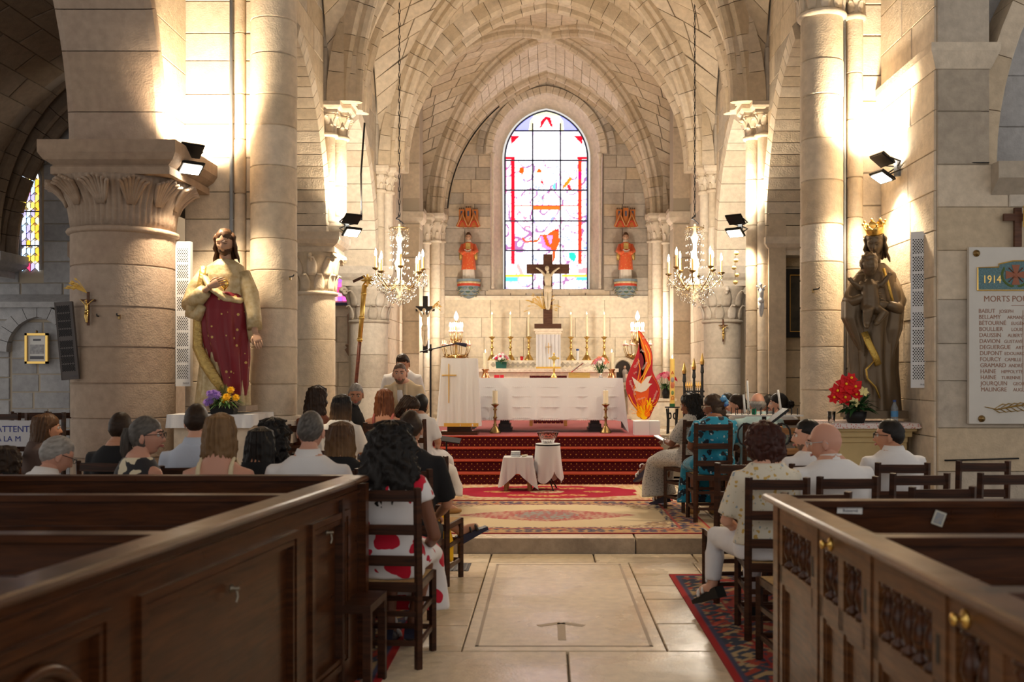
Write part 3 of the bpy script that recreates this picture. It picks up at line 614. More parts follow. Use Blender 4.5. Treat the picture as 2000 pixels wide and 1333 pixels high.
# aisles seen through the arches
wa = struct('wall_aisle_right', MB().bb(2.9, 6.5, 17.2, 17.6, 0, 6.5), S_MORT)
ashlar(wa, (0, 17.2, 0), (1, 0, 0), (0, -1, 0), courses(PLAT, 6.3, .4, 20), lambda z: [(2.9, 4.3)], .75, S_PALE, 52, .012, .004)
wa2 = struct('wall_aisle_left', MB().bb(-6.5, -2.9, 17.4, 17.8, 0, 6.5).bb(-6.4, -6.1, 13.2, 17.5, 0, 4.0), S_MORT)
ashlar(wa2, (0, 17.4, 0), (1, 0, 0), (0, -1, 0), courses(PLAT, 6.3, .4, 20), lambda z: [(-5.0, -2.9)], .75, S_PALE, 53, .012, .004)
# back corners: pilaster, shafts, capitals
for sx, sd in ((-1, 'left'), (1, 'right')):
    t = thing('corner_pilaster', f'flat stone pilaster in the {sd} back corner of the chancel', 'pilaster')
    x0, x1 = sorted((sx * 2.76, sx * 2.42)); w_ = MB().bb(x0 + .01, x1 - .01, 19.02, 19.6, DAIS - .6, 7.6).build('core', S_MORT, t)
    for a, b in zip(courses(DAIS, 7.5, .6, 5)[:-1], courses(DAIS, 7.5, .6, 5)[1:]):
        if not (4.4 < (a + b) / 2 < 4.75): block(t, [(x0, 19.02, a), (x1, 19.02, a), (x1, 19.02, b), (x0, 19.02, b)], (0, -1, 0), .02, S_CREAM)
    abacus(t, (x0 + x1) / 2, 19.2, 4.42, 4.72, .36, .5, S_PALE, name='impost')
    cb = MB()
    for i, (x, y, r, zc) in enumerate(((2.40, 19.75, .085, 4.62), (2.26, 20.25, .10, 4.72), (2.19, 20.75, .07, 4.78))):
        t = thing('corner_shaft', ('outermost', 'middle', 'innermost')[i] + f' slim round shaft in the {sd} back corner of the chancel', 'column')
        drums(t, sx * x, y, r, DAIS + .1, zc - .42, .5, S_PALE, 90 + i, 14); MB().lathe([(r + .06, DAIS), (r + .06, DAIS + .06), (r, DAIS + .12)], (sx * x, y, 0), 16).build('base', S_PALE, t)
        neck(t, sx * x, y, zc - .40, r, S_PALE); capital(t, sx * x, y, zc - .38, zc, r, r * 1.7, S_PALE, 5, True, 1); abacus(t, sx * x, y, zc, zc + .15, r * 3.2, r * 4.0, S_PALE)
        cb.bb(min(sx * (x + .02), sx * 2.75), max(sx * (x + .02), sx * 2.75), y - .02, min(y + .48, 20.97), 0, 4.9)
    struct('wall_corner_' + sd, cb, S_CREAM)
# left nave aisle: far wall with lancet window and recess, vault over it
wl_ = struct('wall_aisle_far_left', MB().bb(-9.5, -4.9, 13.1, 13.5, 0, 7), S_MORT)
def al_sp(z):
    if z < 2.2: return [(-9.0, -7.05), (-6.25, -5.6)]
    out = [(-9.0, -6.93), (-6.62, -5.6)] if 2.95 < z < 4.4 else ([(-9.0, -6.93), (-6.25, -5.6)] if z < 2.2 and z > 1.9 else ([(-9.0, -7.05), (-6.25, -5.6)] if z <= 1.9 else [(-9.0, -5.6)]))
    return out
ashlar(wl_, (0, 13.1, 0), (1, 0, 0), (0, -1, 0), courses(0, 6.2, .26, 21), al_sp, .42, S_BLUE, 54, .016, .009)
ashlar(wl_, (0, 13.1, 0), (1, 0, 0), (0, -1, 0), courses(0, 2.3, .24, 23), lambda z: [(-7.04, -6.26)], .36, S_BLUE, 55, .004, .008)
rl, rr2 = arc(.40, .46, 10, 1.9, -6.65)
o = bpy.data.objects.new('recess_arch', None); col.objects.link(o); o.parent = wl_
rib(o, [(x, 13.05, z) for x, z in rl] + [(x, 13.05, z) for x, z in reversed(rr2[:-1])], (0, 1, 0), [(-.06, .16), (-.06, 0), (.1, 0), (.1, .16)], 10, S_BLUE, flip=-1)
MB().add([(-9, 13.08, 2.66), (-5.6, 13.08, 2.66), (-5.6, 12.9, 2.55), (-9, 12.9, 2.55), (-9, 12.93, 2.48), (-5.6, 12.93, 2.48), (-5.6, 13.08, 2.48), (-9, 13.08, 2.48)], [(0, 3, 2, 1), (3, 4, 5, 2), (4, 7, 6, 5)]).build('string_course', S_BLUE, wl_)
vb = bpy.data.objects.new('ceiling_aisle', None); col.objects.link(vb); vb['kind'] = 'structure'
VC = -5.45; vl, vr = arc(1.75, 2.5, 20, 3.2, VC)
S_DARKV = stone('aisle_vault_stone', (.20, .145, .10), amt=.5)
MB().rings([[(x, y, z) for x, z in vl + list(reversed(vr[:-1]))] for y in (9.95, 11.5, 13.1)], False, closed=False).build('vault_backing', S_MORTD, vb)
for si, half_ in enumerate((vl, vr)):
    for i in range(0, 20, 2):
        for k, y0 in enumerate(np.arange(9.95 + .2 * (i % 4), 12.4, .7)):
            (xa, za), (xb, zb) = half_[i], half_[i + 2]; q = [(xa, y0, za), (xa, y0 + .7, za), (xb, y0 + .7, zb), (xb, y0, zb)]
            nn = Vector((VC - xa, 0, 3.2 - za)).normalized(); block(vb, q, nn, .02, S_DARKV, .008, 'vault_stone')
for y in (12.95, 12.7):
    o = bpy.data.objects.new('aisle_rib', None); col.objects.link(o); o.parent = vb
    sc_ = 1.0 if y > 12.8 else 1.06
    pts = [(VC + (x - VC) * sc_ * .93, y, z * sc_ - .1) for x, z in vl] + [(VC + (x - VC) * sc_ * .93, y, z * sc_ - .1) for x, z in reversed(vr[:-1])]
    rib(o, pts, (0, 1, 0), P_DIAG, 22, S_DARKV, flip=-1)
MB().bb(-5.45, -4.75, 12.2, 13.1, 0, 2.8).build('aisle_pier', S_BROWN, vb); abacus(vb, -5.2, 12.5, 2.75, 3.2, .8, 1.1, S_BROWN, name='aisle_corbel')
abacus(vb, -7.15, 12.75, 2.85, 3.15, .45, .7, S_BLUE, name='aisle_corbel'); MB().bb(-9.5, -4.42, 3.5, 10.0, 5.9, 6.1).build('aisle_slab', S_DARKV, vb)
struct('ceiling_nave', MB().bb(-9.5, 9.5, -4, 9.6, 8.6, 8.8), S_GREY)

tag(MB().tube([(x * .965, YB - .22, 4.87 + (z - 4.87) * .975) for x, y, z in back_arch[2:26]], .014, 6).build('arch_cable', BLACKP, smooth=True), 'black cable following the left curve of the back wall arch', 'cable')
t = thing('garland', 'yellow rosette garland hanging beside the slim right shafts', 'garland', (X(1436, 12.35), 12.33, Z(552, 12.35)))
for k in range(5): MB().ball((.02 * math.sin(k * 2.2), 0, k * .09), (.03, .025, .026), 10, 8).build('rosette', M('yellow_paper', (.80, .60, .22), .7), t, smooth=True)
MB().tube([(0, .03, -.03), (0, .03, .40)], .004, 5).build('string', S_MORT, t)
# ================================================================== WINDOWS
LEAD = M('lead_bar', (.05, .06, .12), .5, .3)
GLASS_E = vcmat('stained_glass', .2, emit=1.5)
def inpoly(x, y, P):
    r = False; j = len(P) - 1
    for i in range(len(P)):
        if (P[i][1] > y) != (P[j][1] > y) and x < (P[j][0] - P[i][0]) * (y - P[i][1]) / (P[j][1] - P[i][1] + 1e-9) + P[i][0]: r = not r
        j = i
    return r
RED, ORG, BLU, LAV, GRN, YEL, PNK = (.95, .02, .06), (1, .16, .02), (.10, .12, .95), (.42, .34, .95), (.05, .72, .42), (1, .72, .12), (1, .55, .62)
# patches of coloured glass, in a 715 x 1333 drawing of the window
GP = [([(0, 0), (262, 0), (262, 215), (0, 215)], (.40, .42, .98)), ([(437, 0), (715, 0), (715, 215), (437, 215)], (.40, .42, .98)), ([(262, 90), (350, 55), (437, 90), (437, 120), (262, 120)], (.75, .8, .5)),
  ([(305, 200), (315, 150), (345, 120), (375, 130), (392, 200), (375, 185), (350, 140), (320, 185)], RED), ([(245, 150), (262, 130), (262, 215), (235, 215)], (.9, .85, .5)), ([(437, 130), (455, 150), (460, 215), (437, 215)], (.9, .85, .5)),
  ([(110, 222), (590, 222), (590, 240), (110, 240)], (.85, .7, .95)), ([(120, 245), (180, 245), (125, 300)], RED), ([(520, 245), (580, 245), (575, 300)], RED),
  ([(85, 378), (150, 378), (150, 392), (85, 392)], RED), ([(545, 378), (605, 378), (605, 392), (545, 392)], RED),
  ([(124, 392), (148, 392), (148, 1060), (124, 1060)], RED), ([(551, 392), (575, 392), (575, 1060), (551, 1060)], (1, .09, .04)), ([(551, 470), (575, 470), (575, 520), (551, 520)], (.9, 0, .2)),
  ([(85, 400), (96, 400), (96, 620), (85, 620)], (.75, .1, .35)), ([(600, 400), (612, 400), (612, 980), (600, 980)], (.25, .3, .6)),
  ([(174, 480), (178, 450), (195, 440), (208, 455), (200, 490)], ORG), ([(170, 500), (190, 490), (200, 520), (180, 600)], (.6, .7, 1)), ([(265, 530), (285, 455), (310, 450), (325, 485), (310, 540)], (1, .75, .6)), ([(320, 520), (335, 560), (310, 540)], RED), ([(285, 475), (300, 452), (320, 462), (318, 480)], ORG),
  ([(445, 590), (465, 545), (500, 505), (512, 520), (490, 550), (480, 560)], (1, .3, .04)), ([(480, 560), (495, 548), (510, 590), (485, 590)], (.9, .05, .1)), ([(510, 530), (535, 520), (540, 590), (515, 580)], (.6, .7, 1)), ([(385, 570), (408, 530), (405, 590)], (.2, .8, .65)), ([(415, 510), (437, 510), (437, 595), (415, 595)], (.75, .65, 1)),
  ([(300, 610), (350, 640), (330, 670), (305, 650)], (.5, .95, .75)), ([(165, 620), (230, 650), (220, 680), (165, 680)], (1, .85, .8)), ([(520, 625), (540, 645), (525, 640)], (.9, .1, .4)),
  ([(150, 684), (551, 684), (551, 694), (150, 694)], RED), ([(262, 694), (437, 694), (437, 716), (262, 716)], (.95, .22, .05)), ([(150, 694), (262, 694), (262, 712), (150, 712)], (1, .75, .6)), ([(437, 694), (551, 694), (551, 712), (437, 712)], (1, .75, .6)),
  ([(190, 885), (200, 890), (225, 915), (290, 905), (310, 870), (355, 870), (385, 850), (400, 840), (430, 850), (432, 920), (408, 980), (400, 1040), (385, 1045), (388, 975), (345, 945), (320, 880), (290, 920), (225, 925), (200, 912)], (.95, .15, .03)), ([(395, 845), (405, 836), (425, 838), (430, 852)], (.8, .05, .05)), ([(305, 880), (325, 885), (345, 945), (380, 960), (365, 985), (320, 950)], (.6, .3, .8)), ([(350, 880), (390, 880), (375, 940)], (.55, .35, .95)),
  ([(290, 985), (335, 970), (330, 1040), (285, 1040)], (.65, .8, 1)), ([(490, 990), (520, 985), (540, 1010), (525, 1050), (495, 1030)], (.05, .75, .45)), ([(155, 1060), (175, 1060), (210, 1130), (180, 1130)], (.95, .4, .4)), ([(165, 1020), (215, 1010), (225, 1050), (180, 1050)], (.9, .8, .95)),
  ([(85, 1090), (150, 1060), (170, 1110), (130, 1125), (85, 1120)], (1, .75, .75)), ([(551, 1090), (612, 1080), (612, 1122), (551, 1122)], (.98, .35, .4)), ([(85, 1128), (262, 1128), (262, 1143), (85, 1143)], (1, .72, .1)), ([(445, 1128), (612, 1128), (612, 1143), (445, 1143)], (1, .68, .1)), ([(85, 1143), (165, 1143), (165, 1170), (85, 1170)], (.15, .8, .62)), ([(540, 1143), (612, 1143), (612, 1165), (540, 1165)], (.15, .8, .62))]
rngw = random.Random(4)
def glass_col(cx, cy):
    c = (.94, .95, 1.0)
    for P, k in GP:
        if inpoly(cx, cy, P): c = k
    # thin painted contours of figures and columns
    if 262 < cy < 395 and abs(math.sin(cx / 11.)) < .16 and (150 < cx < 260 or 290 < cx < 330 or 440 < cx < 520): c = tuple(x * .5 for x in c)
    v = mnoise.noise((cx * .012, cy * .012, .3)); v2 = mnoise.noise((cx * .035, cy * .03, 2.3))
    if abs(v) < .05 and c[1] > .9 and cy > 400: c = (.38, .22, .40)
    if abs(v2) < .06 and c[1] > .9 and cy > 420: c = (.5, .3, .42) if v > 0 else (.35, .42, .65)
    return tuple(x ** 1.5 for x in c)
win = bpy.data.objects.new('window_1', None); col.objects.link(win); win.location = (0, YB + .36, 0); win['kind'] = 'structure'; win['label'] = 'tall pointed stained glass window above the altar'
def wlim(z): return WA if z < WZS else hw_at(arc(WA, WZ1 - WZS, 20, WZS)[0], z)
xcut = [-WA, X(1040.5, 21.36), X(1094.5, 21.36), WA]; zc_ = [Z(y, 21.36) for y in (557, 490, 432, 372, 314, 256)] + [WZ1]
zc_[0] = WZ0
for zi in range(len(zc_) - 1):
    for xi in range(3):
        nu, nv = 30, 34; vs, cs = [], []
        for j in range(nv + 1):
            z = zc_[zi] + (zc_[zi + 1] - zc_[zi]) * j / nv; lim = max(wlim(min(z, WZ1 - .003)), .003); a, b = max(xcut[xi], -lim), min(xcut[xi + 1], lim)
            if a >= b: a = b = max(-lim, min(lim, a))
            for i in range(nu + 1):
                x = a + (b - a) * i / nu; vs.append((x, 0, z))
                px, py = VPX + x * F_PX / 21.36, VPY - (z - CAM_H) * F_PX / 21.36; k = glass_col((px - 960) / .3077, (py - 190) / .3077); cs.append((*k, 1))
        m = MB().add(vs, [(j * (nu + 1) + i, j * (nu + 1) + i + 1, (j + 1) * (nu + 1) + i + 1, (j + 1) * (nu + 1) + i) for j in range(nv) for i in range(nu)]); m.c = cs
        m.build('pane', GLASS_E, win)
for x in xcut[1:3]: MB().bb(x - .014, x + .014, -.03, .0, WZ0, WZS + (.75 if abs(x) < .4 else .5)).build('bar', LEAD, win)
for z in zc_[1:-1]: MB().bb(-wlim(z), wlim(z), -.03, 0, z - .014, z + .014).build('bar', LEAD, win)
fr = MB(); fl1, fr1 = arc(WA, WZ1 - WZS, 16, WZS); P = [(-WA, WZ0)] + fl1 + list(reversed(fr1[:-1])) + [(WA, WZ0)]
fr.tube([(x, -.01, z) for x, z in P], .018, 6); fr.tube([(-WA, -.01, WZ0), (WA, -.01, WZ0)], .018, 6); fr.build('window_frame', LEAD, win)
# aisle lancet with diamond quarries
w2 = bpy.data.objects.new('window_2', None); col.objects.link(w2); w2.location = (-6.775, 13.08, 0); w2['kind'] = 'structure'; w2['label'] = 'narrow lancet of yellow and blue diamond glass in left aisle'
LA, LZ0, LZ1 = .115, 2.98, 4.36; rng = random.Random(8)
cols = [(1, .55, .05), (1, .8, .15), (.75, .85, 1), (.55, .75, 1), (.95, .85, .5), (.6, .05, .15), (.5, .45, .8), (.85, .95, 1)]
mats_g = [M('quarry_glass_%d' % i, c, .2, emit=c, estr=1.1) for i, c in enumerate(cols)]
for zi in range(14):
    for xi in range(4):
        x0, x1 = -LA + xi * LA / 2, -LA + (xi + 1) * LA / 2; z0 = LZ0 + zi * .1; z1 = z0 + .1
        if z0 > LZ1 - .14 and xi in (0, 3): continue
        if z1 > LZ1 + .05: continue
        sk = .05 * (1 if (xi + zi) % 2 else -1) * .5
        MB().add([(x0, 0, z0 + sk), (x1, 0, z0 - sk), (x1, 0, z1 - sk), (x0, 0, z1 + sk)], [(0, 1, 2, 3)]).build('pane', mats_g[0] if xi == 3 and zi % 3 else rng.choice(mats_g), w2)
        MB().tube([(x0, -.004, z0 + sk), (x1, -.004, z0 - sk), (x1, -.004, z1 - sk)], .005, 4).build('lead_came', LEAD, w2)
ll2, lr2 = arc(LA + .02, .22, 8, LZ1 - .2); MB().tube([(-LA - .02, -.01, LZ0)] + [(x, -.01, z) for x, z in ll2] + [(x, -.01, z) for x, z in reversed(lr2[:-1])] + [(LA + .02, -.01, LZ0)], .022, 6).build('window_frame', S_BLUE, w2)
for z in (3.3, 3.75): MB().bb(-LA, LA, -.02, 0, z - .008, z + .008).build('bar', LEAD, w2)
# small red window seen between the left columns
w3 = bpy.data.objects.new('window_3', None); col.objects.link(w3); w3.location = (X(660, 17.38), 17.36, Z(562, 17.38)); w3['kind'] = 'structure'; w3['label'] = 'sliver of red stained glass between the left columns'
rg = [M('red_quarry_%d' % i, c, .2, emit=c, estr=1.5) for i, c in enumerate(((.9, .03, .15), (.8, .1, .4), (.3, .1, .5), (.95, .3, .4)))]
for i in range(4):
    for j in range(6): MB().box((-.12 + .08 * i, 0, -.2 + .08 * j), (.07, .01, .07)).build('pane', rg[(i * 3 + j * 5) % 4], w3)
MB().box((0, -.005, .31), (.4, .05, .05)).box((0, -.005, -.29), (.4, .05, .05)).box((-.2, -.005, 0), (.05, .05, .6)).box((.2, -.005, 0), (.05, .05, .6)).build('window_frame', LEAD, w3)
# ================================================================== LAMPS
def flood(label, loc, rz, ups, energy, tgt_up, tgt_dn, e2, color=NEUT, spot=130):
    t = thing('floodlight', label, 'floodlight', loc, rz)
    for k, (z, tilt) in enumerate(((.06, R(-35)), (-.10, R(-30)))):
        mt = Matrix.Rotation(tilt, 4, 'X')
        h = MB().box((0, -.16, z), (.2, .15, .035), mat=mt); h.box((0, -.16, z), (.215, .165, .012), mat=mt)
        hd = h.build('lamp_head', BLACKM, t)
        n = mt @ Vector((0, 0, 1 if k == 0 else -1)); MB().box(Vector((0, -.16, z)) + n * .02, (.17, .12, .006), mat=mt).build('lens', M('lamp_lens', (1, .95, .85), .3, emit=(1, .9, .72), estr=40.), hd)
        MB().tube([(-.11, -.16, z), (-.11, -.04, z * .5), (0, 0, 0)], .008, 6).tube([(.11, -.16, z), (.11, -.04, z * .5), (0, 0, 0)], .008, 6).build('bracket', BLACKM, t)
    MB().box((0, .0, -.02), (.05, .04, .14)).build('junction_box', M('grey_paint'), t)
    p = Vector(loc) + Matrix.Rotation(rz, 3, 'Z') @ Vector((0, -.16, .12)); q = Vector(loc) + Matrix.Rotation(rz, 3, 'Z') @ Vector((0, -.16, -.16))
    lamp('flood_up', 'SPOT', p, energy, color, tgt_up, .08, spot, .5, parent=t).matrix_parent_inverse = t.matrix_basis.inverted(); lamp('flood_down', 'SPOT', q, e2, color, tgt_dn, .06, spot, .6, parent=t).matrix_parent_inverse = t.matrix_basis.inverted()
    return t
flood('black twin floodlight on the fluted capital beside the robed statue', (-3.36, 9.24, 3.60), R(40), True, 260, (-3.50, 9.98, 4.5), (-3.05, 9.3, 1.9), 150, WARM, 105)
flood('black twin floodlight on the right pier above the white panel heater', (3.30, 9.36, 3.56), R(-75), True, 230, (3.2, 9.7, 4.8), (3.0, 9.3, 2.0), 120, WARM)
flood('black twin floodlight on the left column capital near the staff', (-2.48, 12.36, 3.46), R(35), True, 120, (-2.7, 12.9, 5.2), (-2.2, 12.9, 1.5), 80, WARM)
flood('black twin floodlight on the slim right shafts near the chandelier', (2.42, 12.40, 3.46), R(-35), True, 120, (2.7, 12.9, 5.2), (2.2, 12.9, 1.5), 80, WARM)
tag(MB().tube([at(712, 240, 12.5), at(705, 340, 12.45), at(706, 430, 12.4)], .012, 6).build('lamp_cable', BLACKP, smooth=True), 'black cable dropping to the left column floodlight', 'cable')
CRYST = M('crystal', (1, .97, .92), .03, trans=1., ior=1.55); CANDY = M('candle_sleeve', (.85, .58, .2), .5, emit=(1, .55, .15), estr=.35)
def chandelier():
    t = thing('crystal_chandelier', '', 'chandelier')
    m = MB()
    for i in range(42): 
        z = 1.22 + i * .09; a = i % 2 * PI / 2; u = Vector((math.cos(a), math.sin(a), 0)) * .014
        m.tube([Vector((0, 0, z - .045)) - u * .4, Vector((0, 0, z)) - u, Vector((0, 0, z + .05)) + u * 0, Vector((0, 0, z)) + u, Vector((0, 0, z - .045)) + u * .4], .006, 4)
    m.build('chain', IRON, t)
    m = MB(); m.tube([(.03 * math.cos(k * .6) + (.025 if k < 6 else -.025), 0, 1.08 + k * .012) for k in range(12)], .009, 6); m.build('hook', IRON, t)
    MB().lathe([(.012, .0), (.05, .04), (.02, .1), (.06, .18), (.075, .26), (.03, .34), (.045, .44), (.07, .52), (.03, .62), (.025, .8), (.055, .88), (.02, .96), (.015, 1.08)], (0, 0, 0), 14).build('stem', M('cut_crystal', (.95, .85, .65), .1, trans=.6, emit=(1, .8, .5), estr=.25), t, smooth=True)
    MB().lathe([(.01, -.06), (.035, -.03), (.012, .0)], (0, 0, -.03), 10).build('finial', CRYST, t, smooth=True)
    for r, z in ((.13, 1.02), (.2, .20)):
        MB().tube([(r * math.cos(a), r * math.sin(a), z) for a in [2 * PI * k / 24 for k in range(25)]], .007, 5).build('ring', BRONZE, t)
    for k in range(8):
        a = 2 * PI * k / 8 + .2; u = Vector((math.cos(a), math.sin(a), 0)); Zv = Vector((0, 0, 1)); rr_ = .37 if k % 2 else .33; dz = 0 if k % 2 else .07
        am = MB().tube([u * .05 + Zv * .22, u * .14 + Zv * .14, u * .25 + Zv * (.18 + dz), u * rr_ + Zv * (.30 + dz), u * rr_ + Zv * (.36 + dz)], .008, 6).build('arm', BRONZE, t, smooth=True)
        MB().lathe([(.012, .35 + dz), (.045, .37 + dz), (.05, .385 + dz), (.02, .385 + dz)], u * rr_, 10).build('drip_cup', BRONZE, am)
        MB().lathe([(.014, .385 + dz), (.014, .55 + dz)], u * rr_, 8).build('candle', CANDY, am)
        MB().lathe([(.008, .55 + dz), (.018, .575 + dz), (.016, .61 + dz), (.003, .66 + dz)], u * rr_, 8).build('bulb', BULB, am, smooth=True)
    rng = random.Random(3); m = MB()
    def drop(p, s_): m.add([Vector(p) + Vector(v) * s_ for v in ((0, 0, .6), (.45, 0, 0), (0, .45, 0), (-.45, 0, 0), (0, -.45, 0), (0, 0, -1.)) ], [(0, 1, 2), (0, 2, 3), (0, 3, 4), (0, 4, 1), (5, 2, 1), (5, 3, 2), (5, 4, 3), (5, 1, 4)])
    for i in range(260):
        a = rng.uniform(0, 2 * PI); f = rng.random(); r = .08 + .32 * f; drop((r * math.cos(a), r * math.sin(a), .02 + .32 * f ** 1.5 + rng.uniform(-.07, .06)), rng.uniform(.018, .034))
    for i in range(60):
        a = rng.uniform(0, 2 * PI); drop((.14 * math.cos(a) * rng.uniform(.6, 1.1), .14 * math.sin(a), 1.0 + rng.uniform(-.16, .05)), rng.uniform(.012, .026))
    for i in range(90):
        a = 2 * PI * i / 15; f = i // 15 / 6; r = .14 + (.06 - .14) * f + .1 * f * f; drop((r * math.cos(a), r * math.sin(a), .98 - .62 * f), .016)
    for i in range(24):
        a = 2 * PI * i / 24; drop((.39 * math.cos(a), .39 * math.sin(a), .22 + .03 * (i % 2)), .038)
    o = m.build('crystal_drops', CRYST, t); o['kind'] = 'stuff'
    m = MB()
    for i in range(40):
        a = rng.uniform(0, 2 * PI); f = rng.random(); r = .05 + .24 * f; m.ball((r * math.cos(a), r * math.sin(a), .1 + .25 * f + rng.uniform(-.05, .08)), rng.uniform(.01, .02), 6, 4)
    m.build('glass_beads', M('glass_bead', (.9, .85, .75), .08, metal=.7), t)['kind'] = 'stuff'
    return t
CZ = 2.66
ch = chandelier(); ch.location = (X(780, 14.1), 14.1, CZ); ch['label'] = 'crystal chandelier with lit candle bulbs hanging on the left of the chancel'; ch['group'] = 'crystal chandeliers'
dup(ch, (X(1357, 14.1), 14.1, CZ), R(20), 'crystal chandelier with lit candle bulbs hanging on the right of the chancel', 'crystal chandeliers')
for px in (780, 1357): lamp('chandelier_light', 'POINT', (X(px, 14.1), 14.1, CZ + .62), 150, NEUT, size=.3)
# ================================================================== ALTAR DAIS
def carpetmat(name, base, dot):
    m, nt, b = newmat(name); N, L = nt.nodes, nt.links
    tc = N.new('ShaderNodeTexCoord'); sp = N.new('ShaderNodeSeparateXYZ'); L.new(tc.outputs['Object'], sp.inputs[0])
    ad = N.new('ShaderNodeMath'); L.new(sp.outputs[1], ad.inputs[0]); L.new(sp.outputs[2], ad.inputs[1])
    def cellv(src, off):
        a = N.new('ShaderNodeMath'); a.operation = 'MULTIPLY_ADD'; a.inputs[1].default_value = 1 / .075; a.inputs[2].default_value = off; L.new(src, a.inputs[0])
        f = N.new('ShaderNodeMath'); f.operation = 'FRACT'; L.new(a.outputs[0], f.inputs[0]); s_ = N.new('ShaderNodeMath'); s_.operation = 'SUBTRACT'; s_.inputs[1].default_value = .5; L.new(f.outputs[0], s_.inputs[0])
        ab = N.new('ShaderNodeMath'); ab.operation = 'ABSOLUTE'; L.new(s_.outputs[0], ab.inputs[0]); return ab.outputs[0]
    outs = []
    for off, th in ((0., .13), (.5, .075)):
        u, v = cellv(sp.outputs[0], off), cellv(ad.outputs[0], off); s_ = N.new('ShaderNodeMath'); L.new(u, s_.inputs[0]); L.new(v, s_.inputs[1])
        l = N.new('ShaderNodeMath'); l.operation = 'LESS_THAN'; l.inputs[1].default_value = th; L.new(s_.outputs[0], l.inputs[0]); outs.append(l.outputs[0])
    mx = N.new('ShaderNodeMath'); mx.operation = 'MAXIMUM'; L.new(outs[0], mx.inputs[0]); L.new(outs[1], mx.inputs[1])
    mix = N.new('ShaderNodeMix'); mix.data_type = 'RGBA'; setc(mix.inputs[6], base); setc(mix.inputs[7], dot); L.new(mx.outputs[0], mix.inputs[0]); L.new(mix.outputs[2], b.inputs['Base Color'])
    b.inputs['Roughness'].default_value = .9; b.inputs['Sheen Weight'].default_value = .08; b.inputs['Sheen Tint'].default_value = (1, .3, .15, 1); b.inputs['Sheen Roughness'].default_value = .4
    return m
CARP = carpetmat('dotted_red_carpet', (.075, .003, .006), (.62, .28, .05)); NOSE = M('carpet_nosing', (.42, .06, .02), .85, bump=.4, bscale=200, sheen=.1); CTOP = M('carpet_top', (.36, .015, .03), .9, bump=.5, bscale=150, sheen=.3, var=.35, vscale=60, c2=(.55, .08, .09))
t = thing('altar_steps', 'red carpeted steps with golden dots leading up to the altar', 'steps')
XL, XR = -1.78, 1.62; YS = [13.24, 13.52, 13.79, 14.05]; ZS = [PLAT, .29, .44, .59, .74]
for i in range(4):
    MB().bb(XL, XR, YS[i], 20.97 if i == 3 else YS[i] + .4, ZS[i], ZS[i + 1] - .012).build('riser', CARP, t)
    if i < 3: MB().bb(XL, XR, YS[i] - .012, YS[i + 1] + .02, ZS[i + 1] - .012, ZS[i + 1]).build('tread', M('carpet_tread', (.30, .035, .015), .9), t)
    MB().tube([(XL, YS[i] - .008, ZS[i + 1] - .01), (XR, YS[i] - .008, ZS[i + 1] - .01)], .010, 8).build('nosing', NOSE, t)
MB().bb(XL - .0, XR, 14.04, 20.97, .728, .741).build('carpet', CTOP, t)
sidef = struct('floor_dais', MB().bb(-2.75, XL - .02, 14.3, 21.0, PLAT, .73).bb(XR + .02, 2.75, 14.3, 21, PLAT, .73), S_MORT)
for k in range(8): slab(-2.72, XL - .02, 14.3 + k * .83, 15.12 + k * .83, DAIS, S_FLOOR, sidef); slab(XR + .02, 2.72, 14.3 + k * .83, 15.12 + k * .83, DAIS, S_FLOOR, sidef)
# ---- cloth that hangs from a rectangular top and flares in folds
def drape(xa, xb, ya, yb, z1, front, side, flare=.05, amp=.012, k=9., seed=0, n=30, back=None, skirt=0.):
    """draped cloth: top plus hanging skirt, lengths per side"""
    m = MB(); per = []
    for i in range(n * 2): per.append((xa + (xb - xa) * i / (n * 2), ya, 0))
    for i in range(n): per.append((xb, ya + (yb - ya) * i / n, 1))
    for i in range(n * 2): per.append((xb - (xb - xa) * i / (n * 2), yb, 2))
    for i in range(n): per.append((xa, yb - (yb - ya) * i / n, 3))
    cx, cy = (xa + xb) / 2, (ya + yb) / 2; rs = []; L_ = len(per)
    m.add([(x, y, z1) for x, y, s_ in per], [tuple(range(L_))])
    for r in range(11):
        f = r / 10; ring = []
        for i, (x, y, s_) in enumerate(per):
            ln = (front, side, back if back is not None else front, side)[s_]
            # corner droop
            dc = min(abs(x - xa) + abs(y - ya), abs(x - xb) + abs(y - ya), abs(x - xa) + abs(y - yb), abs(x - xb) + abs(y - yb)); ln = ln + max(0, .16 - dc) * skirt
            nx, ny = ((0, -1), (1, 0), (0, 1), (-1, 0))[s_]
            cn = max(0, .1 - dc) / .1; dx, dy = (1 if x > cx else -1) * cn * .6, (1 if y > cy else -1) * cn * .6
            w_ = f * (flare + amp * (math.sin(i * k / 10 + seed) + .6 * math.sin(i * k / 4.3 + seed * 2)))
            ring.append((x + (nx + dx) * (w_ + .004), y + (ny + dy) * (w_ + .004), z1 - ln * f))
        rs.append(ring)
    m.rings(rs, False); return m
